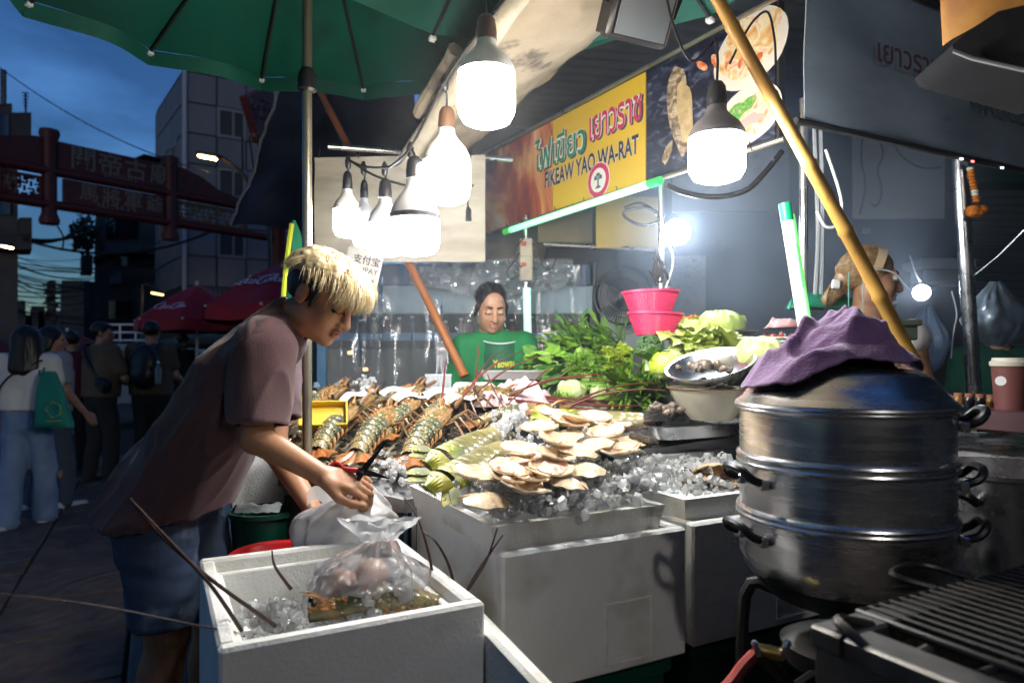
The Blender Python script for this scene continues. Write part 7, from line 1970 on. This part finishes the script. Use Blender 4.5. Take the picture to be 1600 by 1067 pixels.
for k in range(420):   # fringe falling over the brow
    x = random.uniform(-.066, .066); b = V(x, .095 + random.uniform(-.02, .012) - abs(x) * .3, .082 + random.uniform(-.015, .02))
    pts = [HT(*b), HT(*(b + V(x * .15, .014, -.012))), HT(*(b + V(x * .25, .017, -.034))), HT(*(b + V(x * .3, .010 + random.gauss(0, .005), -.054 + random.gauss(0, .010))))]
    mb.tube(pts, [.0016, .0016, .0012, .0003], 3, cap=False)
tag(mb.build('fringe', HBLD, vd), kind='stuff')
for k in 'LR': sdf_build('sandal', [cap(J['an' + k] + V(-.05, 0, -.07), J['an' + k] + V(.17, 0, -.075), .03, .035, .02)], .01, BLACKPL, vd, planes=[((0, 0, .012), (0, 0, -1))])
# scissors
ss = thing('scissors', 'open black scissors with red handles in the vendor hand', 'scissors', P(560, 742, 1.72))
pv = P(566, 737, 1.735)
for (tip, hb_, lab) in ((P(606, 688, 1.75), P(526, 730, 1.775), 0), (P(612, 748, 1.78), P(548, 772, 1.745), 1)):
    d = (tip - pv).normalized(); nn = V(0, -1, 0); s_ = d.cross(nn).normalized()
    MB().prism([pv - s_ * .009 - d * .015, pv + d * .03 - s_ * .008, tip, pv + d * .02 + s_ * .007, pv + s_ * .008 - d * .015], V(0, -.0025, 0)).build('blade', M('scissor_black', (.02, .02, .022), .3, .6), ss)
    c = hb_; e = (pv - c).normalized(); q_ = e.cross(nn).normalized()
    MB().tube([c + e * (.020 * math.cos(6.283 * i / 20)) + q_ * (.012 * math.sin(6.283 * i / 20)) for i in range(21)] , .0038, 8).build('handle', M('red_plastic'), ss)
    MB().tube([c + e * .024, pv], [.0055, .007], 8).build('shank', M('red_plastic') if lab == 0 else BLACKPL, ss)
MB().lathe([(0, -.004), (.005, -.003), (.005, .003), (0, .004)], 12, pv, RX(math.pi / 2)).build('pivot', STEEL, ss)
# ---------------------------------------------------------------- generic clothes for the others
def dress(root, J, s, top, bottom=None, sleeve=.55, hem=None, pant=1.0, loose=.02, vox=.012, wide=1.0, fold=.006, seed=0.0, neckr=.062):
    ax = (J['shR'] - J['shL']).normalized(); L_ = []
    for q in (-1, 1): L_.append(cap(J['pel'] + ax * q * .07 * s, J['che'] + ax * q * .085 * s, (.112 + loose * 1.3) * s, (.108 + loose) * s, .05 * s))
    L_ += [cap(J['che'], J['nek'] - V(0, 0, .01), (.105 + loose) * s, .075 * s, .04 * s), cap(J['shL'], J['shR'], (.056 + loose) * s, (.056 + loose) * s, .04 * s)]
    if sleeve:
        for k in 'LR':
            b = J['sh' + k].lerp(J['el' + k], min(1, sleeve)); L_.append(cap(J['sh' + k], b, (.054 + loose) * s, (.048 + loose) * s, .02 * s))
            if sleeve > 1: L_.append(cap(J['el' + k], J['el' + k].lerp(J['wr' + k], sleeve - 1), .055 * s, .045 * s, .02 * s))
    L_.append(cap(J['nek'] + V(0, 0, .005), J['head'], neckr * s, neckr * 1.1 * s, .006, 0, -1))
    hz = hem if hem is not None else J['pel'].z - .03
    sdf_build('top', L_, vox, top, root, planes=[((0, 0, hz), (0, 0, -1))], fn=folds(fold, 8, seed))
    if bottom is not None:
        B_ = []
        for q in (-1, 1): B_.append(cap(J['pel'] + ax * q * .06 * s + V(0, 0, .03), J['pel'] + ax * q * .06 * s - V(0, 0, .06), .12 * s, .115 * s, .05 * s))
        for k in 'LR': B_ += [cap(J['hip' + k], J['kn' + k], .10 * s, .075 * s * wide, .03 * s), cap(J['kn' + k], J['kn' + k].lerp(J['an' + k], pant), .075 * s * wide, .062 * s * wide * (1 + .15 * (wide > 1.1)), .02 * s)]
        sdf_build('trousers', B_, vox, bottom, root, planes=[((0, 0, .025), (0, 0, -1))], fn=folds(fold * 1.4, 9, seed + 4))
def standing(loc, yaw, H, stride=.0, armL=(0, .12), armR=(0, .12), bend=0.0):
    s = H / 1.7; m = RZ(yaw); W = lambda x, y, z: V(loc[0], loc[1], 0) + m @ (V(x, y, z) * s)
    J = dict(pel=W(0, 0, .95), che=W(0, .01 + bend, 1.27), nek=W(0, .0 + bend * 1.2, 1.44), head=W(0, .02 + bend * 1.4, 1.585), shL=W(-.175, bend, 1.395), shR=W(.175, bend, 1.395), fw=m @ V(0, 1, 0))
    for k, q, ar in (('L', -1, armL), ('R', 1, armR)):
        J['hip' + k] = W(q * .085, 0, .90); J['kn' + k] = W(q * .09, .03 + q * stride * .5, .49); J['an' + k] = W(q * .095, -.02 + q * stride, .085)
        J['el' + k] = W(q * (.23 + ar[0] * .1), ar[1] * .3 - .02, 1.12); J['wr' + k] = W(q * (.24 - ar[0] * .6), ar[1] * 1.6 + .02, .90 + ar[0] * .3 + max(0, ar[1] - .15) * .9)
    return J, s, m
def walker(label, loc, yaw, H, top, bottom, hairfn, shoe, head_yaw=0.0, vox=.012, stride=.1, sleeve=.6, armL=(0, .1), armR=(0, .1), wide=1.0, hem=None, skin=SKIN2, sleevesd=0, cat='person', fold=.007, bend=0.0):
    t = thing('person', label, cat, (loc[0], loc[1], 0))
    J, s, m = standing(loc, yaw, H, stride, armL, armR, bend)
    hm = m @ RZ(head_yaw)
    pr = body_prims(J, s) + head_prims(J['head'], hm, s)
    for k, q in (('L', -1), ('R', 1)): pr += hand_prims(J['wr' + k], J['wr' + k] - J['el' + k], m @ V(q, 0, 0), -q, .35, s)
    v_, f_, t_ = sdf_mesh(pr, vox * .75, tags=True)
    link('body', np_mesh('body', v_, f_, [skin, LIP, BROW, EYEW, IRIS], t_), t)
    dress(t, J, s, top, bottom, sleeve, hem, 1.0, .024, vox, wide, fold, loc[0] * 3)
    for k in 'LR':
        a = J['an' + k]; sdf_build('shoe', [cap(a + V(0, 0, -.04 * s) - J['fw'] * .04, a + J['fw'] * .16 * s + V(0, 0, -.05 * s), .045 * s, .038 * s, .02)], vox, shoe, t, planes=[((0, 0, .004), (0, 0, -1))])
    hairfn(t, J['head'], hm, s, vox)
    return t, J, s, m
def hair_short(mat):
    def f(t, c, m, s, vox):
        T = lambda x, y, z: Vector(c) + m @ (Vector((x, y, z)) * s)
        sdf_build('hair', [ell(T(0, -.022, .042), Vector((.084, .100, .088)) * s, m, .01), ell(T(0, .075, .065), Vector((.05, .025, .025)) * s, m, .03), ell(T(0, .085, -.035), Vector((.12, .075, .10)) * s, m, .01, 0, -1), ell(T(0, .0, -.11), Vector((.12, .13, .075)) * s, m, .02, 0, -1)], vox * .7, mat, t, fn=lambda p: .004 * mnoise.noise(p * 45))
    return f
def hair_long(mat, drop):
    def f(t, c, m, s, vox):
        T = lambda x, y, z: Vector(c) + m @ (Vector((x, y, z)) * s)
        sdf_build('hair', [ell(T(0, -.022, .04), Vector((.092, .105, .088)) * s, m, .01), cap(T(-.05, -.06, .0), T(-.07, -.095, -drop), .062 * s, .05 * s, .05), cap(T(.05, -.06, .0), T(.07, -.095, -drop), .062 * s, .05 * s, .05), cap(T(0, -.08, 0), T(0, -.115, -drop * 1.05), .06 * s, .05 * s, .05), cap(T(-.085, .0, 0), T(-.10, -.02, -drop * .75), .028 * s, .03 * s, .03), cap(T(.085, 0, 0), T(.10, -.02, -drop * .75), .028 * s, .03 * s, .03), ell(T(0, .095, -.03), Vector((.065, .07, .10)) * s, m, .01, 0, -1)], vox * .7, mat, t, fn=lambda p: .006 * mnoise.noise(Vector((p.x * 40, p.y * 40, p.z * 6))))
    return f
# woman in white with green bag
WT = M('white_top', (.78, .74, .66), .9, c2=(.68, .64, .56), vs=7, bump=.001, bs=150); WJ = M('pale_denim', (.14, .22, .36), .85, c2=(.22, .31, .46), vs=4, bump=.001, bs=200)
SHW = M('white_shoe', (.55, .55, .55), .6)
x = P(42, 556, 5.35).x
t, J1, s1, m1 = walker('long-haired woman in white top and wide jeans walking away', (x, 5.35), R(12), 1.58, WT, WJ, hair_long(HBLK, .24), SHW, 0.2, .010, .12, .55, (0, .05), (.1, .1), 1.28, hem=.93, skin=SKIN)
tb = thing('tote_bag', 'green drawstring tote bag on the shoulder of the woman in white', 'bag', P(80, 640, 5.15))
def tote(u, v):
    a = 2 * math.pi * u; w_ = (.30 + .70 * v ** .7); z = P(80, 580, 5.15).z - v * .42
    e = .6; ca, sa = math.cos(a), math.sin(a)
    p = V(P(78 + 8 * v, 600, 5.15).x + .145 * w_ * math.copysign(abs(ca) ** e, ca), 5.14 + .05 * w_ * (1.0 if v < .97 else .6) * math.copysign(abs(sa) ** e, sa), z)
    p.x += .008 * nz3(p, 9); p.y += .012 * nz3(p, 7); return p
MB().grid(tote, 40, 16).build('body', M('tote_green', (.01, .20, .14), .7, c2=(.015, .26, .18), vs=5), tb)
mb = MB(); q0 = P(86, 640, 5.06)
for k in range(5):
    a = k * 1.3; mb.tube([q0 + V(.045 * math.cos(a), -.012, .05 * math.sin(a)), q0 + V(.06 * math.cos(a + .5), -.016, .06 * math.sin(a + .5)), q0 + V(.045 * math.cos(a + 1), -.012, .05 * math.sin(a + 1))], .004, 4)
mb.tube([q0 + V(-.05, -.02, -.085), q0 + V(.06, -.02, -.08)], .005, 4)
mb.build('printed_mark', M('tote_yellow', (.4, .4, .05), .6), tb)
sh_ = J1['shR']
MB().tube(catmull([P(66, 592, 5.12), sh_ + V(-.02, -.09, -.06), sh_ + V(-.02, .0, .065), sh_ + V(-.01, .07, 0)], 5), .008, 6).build('strap', M('tote_green'), tb)
MB().tube(catmull([P(70, 594, 5.12), sh_ + V(.01, -.09, -.06), sh_ + V(.01, .0, .065), sh_ + V(.02, .07, 0)], 5), .008, 6).build('strap', M('tote_green'), tb)
single('shoulder_strap', MB().tube(catmull([sh_ + V(.0, -.09, .02), J1['che'] + V(-.05, -.145, .0), J1['pel'] + V(-.19, -.11, .08), J1['pel'] + V(-.2, .02, .06)], 6), .007, 6), BLACKPL, 'thin black shoulder strap across the back of the woman in white', 'strap')
walker('person in grey shirt and jeans beside the woman in white', (P(80, 556, 5.95).x, 5.95), R(-30), 1.60, M('grey_shirt', (.26, .27, .30), .9), M('grey_jean', (.07, .085, .11), .9), hair_long(HBLK, .1), SHW, R(-40), .012, .1, .6)
walker('person in dark red shirt half hidden in the crowd', (P(112, 556, 7.6).x, 7.6), R(20), 1.62, M('dark_red_shirt', (.11, .014, .02), .9), M('black_trouser', (.014, .014, .016), .9), hair_short(HBLK), BLACKPL, 0, .014, .08, .6)
t, J2, s2, m2_ = walker('man in brown shirt with black sling bag, head turned right', (P(158, 556, 7.2).x, 7.2), R(-25), 1.70, M('brown_shirt', (.15, .105, .065), .9, c2=(.12, .085, .05), vs=4), M('dark_trouser', (.03, .028, .026), .9), hair_short(HBLK), BLACKPL, R(-45), .012, .05, .7, (0, .3), (.3, .35), 1.1)
sl = thing('sling_bag', 'black sling bag worn across the brown shirt', 'bag', J2['che'])
a_, b_ = J2['shL'] + m2_ @ V(.04, -.04, .05), J2['pel'] + m2_ @ V(.16, -.10, .12)
MB().tube(catmull([a_ + m2_ @ V(0, .1, .0), a_ + m2_ @ V(0, -.05, .02), J2['che'] + m2_ @ V(.0, -.155, .02), b_], 6), .02, 8).build('strap', BLACKPL, sl)
MB().box(b_ + m2_ @ V(.02, 0, -.02), (.2, .09, .13), m2_ @ RY(.4), .03).build('pouch', BLACKPL, sl)
t, J3, s3_, m3_ = walker('man seen from behind carrying a black backpack', (P(236, 556, 7.4).x, 7.4), R(8), 1.72, M('olive_tee', (.09, .07, .05), .9), M('black_trouser'), hair_short(HBLK), BLACKPL, 0.1, .014, .05, .6, (0, .25), (0, .25))
bp = thing('backpack', 'black backpack on the man beneath the far cola parasol', 'bag', J3['che'])
sdf_build('body', [ell(J3['che'] + m3_ @ V(0, -.2, -.05), (.16, .1, .24), m3_, .02), ell(J3['che'] + m3_ @ V(0, -.26, -.13), (.12, .06, .12), m3_, .03)], .016, BLACKPL, bp)
for q in (-1, 1): MB().tube(catmull([J3['che'] + m3_ @ V(q * .09, -.16, .1), J3['che'] + m3_ @ V(q * .11, -.04, .2), J3['che'] + m3_ @ V(q * .11, .1, .1), J3['che'] + m3_ @ V(q * .11, .1, -.1)], 5), .018, 6).build('strap', BLACKPL, bp)
mb = MB()
c = P(243, 575, 7.1); MB().tube([c + V(0, 0, -.22), c + V(0, 0, .14)], .01, 6)
bt = thing('water_bottle', 'clear bottle in the side pocket of the backpack', 'bottle', P(247, 592, 7.15))
MB().lathe([(0, 0), (.03, 0), (.032, .16), (.014, .2), (.014, .22), (0, .22)], 14, P(247, 600, 7.15)).build('body', M('bottle_clear', (.4, .5, .48), .1, trans=.6), bt); MB().lathe([(.016, .22), (.016, .24), (0, .24)], 10, P(247, 600, 7.15)).build('cap', WHITEPL, bt)
walker('dark figure standing behind the leaning vendor shoulder', (P(285, 556, 9.2).x, 9.2), R(60), 1.66, M('black_tee', (.02, .02, .024), .9), M('black_trouser'), hair_short(HBLK), BLACKPL, 0, .018, .05, .6)
def strands(root, T, s, knot, mat, n, tail=False):
    """combed-back strands from the hairline over the skull to a knot"""
    C_ = V(0, -.022, .040); Rr = V(.0845, .1025, .0875); mb = MB(); kd = Vector((knot[0] - C_.x, knot[1] - C_.y, knot[2] - C_.z)).normalized()
    for k in range(n):
        ph = random.uniform(-1.75, 1.75); d0 = V(math.sin(ph) * .92, .62 * math.cos(ph * .8) + random.uniform(-.5, .0), math.cos(ph) * .75 + .1).normalized()
        if d0.z < -.15: continue
        pts = []; lf_ = random.uniform(0, .03)
        for i in range(6):
            t = i / 5; d = d0.lerp(kd, t).normalized()
            pts.append(T(*(C_ + V(d.x * Rr.x, d.y * Rr.y, d.z * Rr.z) * (.995 + .03 * math.sin(math.pi * t) + lf_))))
        mb.tube(pts, [.0009, .0017, .0018, .0017, .0014, .0008], 3, cap=False)
    if tail:
        for k in range(160):
            a = V(random.gauss(0, .014), -.115, -.03 + random.gauss(0, .014)); e = V(random.gauss(0, .02), -.15, -.10 + random.gauss(0, .015))
            mb.tube([T(*a), T(*(a.lerp(e, .5) + V(0, -.012, 0))), T(*e)], [.0014, .0014, .0004], 3, cap=False)
    tag(mb.build('hair_strands', mat, root), kind='stuff')
# ---------------------------------------------------------------- seller in green
se = thing('person', 'seller in green tee and apron looking down behind the counter', 'person', (P(770, 556, 3.45).x, 3.45, 0))
dz = .09
c = P(766, 556, 3.46); X = c.x
J = dict(pel=V(X + .0, 3.52, .98), che=V(X + .01, 3.50, 1.28), nek=V(X + .005, 3.47, 1.46), head=P(768, 482, 3.40), shL=P(815, 543, 3.45), shR=P(728, 547, 3.45), elL=P(826, 610, 3.36), elR=P(713, 618, 3.38), wrL=P(800, 632, 3.18), wrR=P(745, 630, 3.18), hipL=V(X + .09, 3.5, .92), hipR=V(X - .09, 3.5, .92), knL=V(X + .09, 3.5, .5), knR=V(X - .09, 3.5, .5), anL=V(X + .09, 3.5, .09), anR=V(X - .09, 3.5, .09), fw=V(0, -1, 0))
SH = hmat((.22, -.90, -.38), (.10, -.36, .93))
pr = body_prims(J, 1.02) + head_prims(J['head'], SH, .98, 1.18)
for k, q in (('L', -1), ('R', 1)): pr += hand_prims(J['wr' + k], J['wr' + k] - J['el' + k], V(q * .3, 0, 1), q, .5, .95)
v_, f_, t_ = sdf_mesh(pr, .0048, tags=True)
link('body', np_mesh('body', v_, f_, [SKIN2, LIP, BROW, EYEW, IRIS], t_), se)
GTEE = M('green_tee', (.01, .20, .055), .85, c2=(.006, .15, .045), vs=6, bump=.001, bs=200)
dress(se, J, 1.02, GTEE, M('black_trouser'), .92, None, 1.0, .026, .009, 1, .006, 2.0)
T = lambda x, y, z: J['head'] + SH @ (Vector((x, y, z)) * .98)
sdf_build('hair', [ell(T(0, -.024, .036), Vector((.079, .096, .086)) * .98, SH, .01), ell(T(0, -.10, -.02), (.05, .04, .05), SH, .03), ell(T(0, .10, -.020), Vector((.059, .066, .086)) * .98, SH, .006, 0, -1), ell(T(0, .045, -.12), (.1, .10, .075), SH, .02, 0, -1), cap(T(-.074, .015, .02), T(-.078, -.02, -.05), .012, .010, .015), cap(T(.074, .015, .02), T(.078, -.02, -.045), .011, .008, .015), ell(T(.0, -.115, .01), (.045, .04, .045), SH, .02)], .005, HBLK, se)
strands(se, T, .98, (0, -.10, .0), M('hair_black_sheen', (.016, .013, .012), .3), 150)
AP = M('apron_green', (.012, .12, .055), .7, c2=(.01, .10, .045), vs=5)
def apr(u, v):
    x0, x1 = 741 - 2 * v, 822 + 4 * v; px = x0 + (x1 - x0) * u; py = 528 + 62 * v + 9 * math.sin(math.pi * u) * (1 - v)
    p = P(px, py, 3.335); p.y += .12 * (2 * u - 1) ** 2 - .015 * v + .006 * nz3((u * 4, v * 4, 2), 1); return p
ap = MB().grid(apr, 24, 16, thick=.004).build('apron', AP, se)
edge = [apr(0, 1 - i / 10) for i in range(11)] + [apr(i / 16, 0) for i in range(17)] + [apr(1, i / 10) for i in range(11)]
MB().tube([p + V(0, -.004, 0) for p in edge], .0035, 6).build('white_piping', WHITEPL, ap)
text_mb('Yaowarat', .16, lambda x, y: apr(.62 + x / .30, .58 - y / .18 - .25 * x) + V(0, -.008, 0), .03, height=.042).build('yellow_lettering', M('apron_yellow', (.55, .5, .03), .6), ap, False)
# ---------------------------------------------------------------- woman with headband at right
hw = thing('person', 'fair-haired woman with beige headband looking right behind the bamboo', 'person', (P(1350, 556, 2.6).x, 2.62, 0))
c = P(1350, 556, 2.6); X = c.x
J = dict(pel=V(X + .03, 2.68, .95), che=V(X + .03, 2.66, 1.24), nek=V(X + .025, 2.64, 1.45), head=P(1360, 437, 2.6), shL=V(X + .06, 2.84, 1.41), shR=V(X + .10, 2.48, 1.41), elL=V(X + .14, 2.88, 1.14), elR=V(X + .14, 2.42, 1.15), wrL=V(X + .33, 2.72, 1.12), wrR=V(X + .36, 2.5, 1.13), hipL=V(X, 2.76, .9), hipR=V(X, 2.6, .9), knL=V(X, 2.76, .5), knR=V(X, 2.6, .5), anL=V(X, 2.76, .09), anR=V(X, 2.6, .09), fw=V(1, 0, 0))
HH = hmat((.93, -.30, -.12), (.1, 0, 1))
pr = body_prims(J, .98) + head_prims(J['head'], HH, .98, 1.0, False)
for k, q in (('L', -1), ('R', 1)): pr += hand_prims(J['wr' + k], J['wr' + k] - J['el' + k], V(0, 0, 1), q, .5, .95)
v_, f_, t_ = sdf_mesh(pr, .005, tags=True)
link('body', np_mesh('body', v_, f_, [SKIN2, LIP, BROW, EYEW, IRIS], t_), hw)
dress(hw, J, .98, M('white_vest', (.55, .52, .5), .85), M('black_trouser'), 0, None, 1.0, .02, .010, 1, .006, 3.0)
T = lambda x, y, z: J['head'] + HH @ (Vector((x, y, z)) * .98)
HBR = M('hair_honey', (.36, .23, .11), .4, c2=(.16, .09, .04), vs=70)
sdf_build('hair', [ell(T(0, -.022, .040), Vector((.083, .101, .086)) * .98, HH, .01), cap(T(0, -.10, -.03), T(0, -.14, -.09), .035, .025, .04), ell(T(0, .09, -.025), Vector((.066, .070, .095)) * .98, HH, .006, 0, -1), ell(T(0, .02, -.11), (.1, .11, .075), HH, .02, 0, -1), ell(T(.08, -.012, 0), (.02, .022, .033), HH, .004, 0, -1), ell(T(-.08, -.012, 0), (.02, .022, .033), HH, .004, 0, -1)], .005, HBR, hw)
strands(hw, T, .98, (0, -.10, -.03), HBR, 700, True)
mb = MB()
for i in range(1): mb.grid(lambda u, v: T(.0885 * math.sin(R(-95 + 190 * u)), .026 + .016 * (v - .5) * 2 - .02 * abs(2 * u - 1) ** 2, .040 + .0875 * math.cos(R(-95 + 190 * u)) * (1 - .03 * (2 * v - 1))), 28, 5, thick=.003)
mb.build('headband', M('headband_beige', (.5, .38, .24), .8), hw)
MB().box(T(.045, -.125, -.035), (.02, .03, .035), HH, .004).build('hair_clip', WHITEPL, hw)
MB().grid(lambda u, v: T(-.055 + .11 * u, .095 + .012 * math.sin(math.pi * u) - .02 * v, -.085 - .045 * v), 8, 6).build('lowered_mask', M('mask_pale', (.5, .55, .58), .8), hw)
MB().tube(catmull([T(.08, -.01, .03), T(.085, .06, .02), T(.07, .12, -.03), T(.06, .17, -.06)], 5), .0025, 5).build('visor_edge', M('visor_clear', (.5, .55, .58), .2), hw)
# dim person at the far right edge
walker('blurred person in dark green behind the hanging bags', (P(1560, 556, 3.9).x, 3.9), R(160), 1.62, M('dark_green_top', (.01, .07, .045), .9), M('black_trouser'), hair_short(HBLK), BLACKPL, 0, .014, .0, .6)
# ================================================================ smoke drifting from the cooking
def smoke(name, label, c, size, dens, scale, rot=0.0):
    mb = MB(); mb.box((0, 0, 0), (2, 2, 2))
    m = bpy.data.materials.new(name); m.use_nodes = True; n = m.node_tree; lk = n.links.new
    n.nodes.remove(n.nodes['Principled BSDF'])
    pv_ = n.nodes.new('ShaderNodeVolumePrincipled'); pv_.inputs['Color'].default_value = (.68, .80, .97, 1); pv_.inputs['Anisotropy'].default_value = .35
    tcn = n.nodes.new('ShaderNodeTexCoord'); ln = n.nodes.new('ShaderNodeVectorMath'); ln.operation = 'LENGTH'
    x = n.nodes.new('ShaderNodeTexNoise'); x.inputs['Scale'].default_value = scale; x.inputs['Detail'].default_value = 3; x.inputs['Distortion'].default_value = .6
    r = n.nodes.new('ShaderNodeMapRange'); r.inputs[1].default_value, r.inputs[2].default_value, r.inputs[3].default_value, r.inputs[4].default_value = .38, .72, 0, dens
    e = n.nodes.new('ShaderNodeMapRange'); e.inputs[1].default_value, e.inputs[2].default_value, e.inputs[3].default_value, e.inputs[4].default_value = .35, 1.0, 1, 0
    mu = n.nodes.new('ShaderNodeMath'); mu.operation = 'MULTIPLY'
    lk(tcn.outputs['Object'], ln.inputs[0]); lk(tcn.outputs['Object'], x.inputs[0]); lk(ln.outputs['Value'], e.inputs[0]); lk(x.outputs[0], r.inputs[0]); lk(r.outputs[0], mu.inputs[0]); lk(e.outputs[0], mu.inputs[1]); lk(mu.outputs[0], pv_.inputs['Density'])
    lk(pv_.outputs[0], n.nodes['Material Output'].inputs['Volume'])
    o = tag(mb.build(name, m, None, False), label, 'smoke', kind='stuff')
    o.matrix_basis = Matrix.Translation(c) @ RZ(rot).to_4x4() @ Matrix.Diagonal((*size, 1))
    return o
smoke('cooking_smoke', 'bluish cooking smoke drifting behind the signs', P(1230, 330, 3.3), (1.25, .85, .95), 1.5, 1.5, YAW)
hz_ = MB().box((.55, 2.75, 1.75), (2.6, 2.3, 1.9), RZ(YAW))
m = bpy.data.materials.new('stall_haze'); m.use_nodes = True; n = m.node_tree; n.nodes.remove(n.nodes['Principled BSDF'])
pv_ = n.nodes.new('ShaderNodeVolumePrincipled'); pv_.inputs['Color'].default_value = (.8, .87, 1, 1); pv_.inputs['Anisotropy'].default_value = .6; pv_.inputs['Density'].default_value = .016
n.links.new(pv_.outputs[0], n.nodes['Material Output'].inputs['Volume'])
tag(hz_.build('stall_haze', m, None, False), 'thin steamy air hanging under the stall roof', 'haze', kind='stuff')
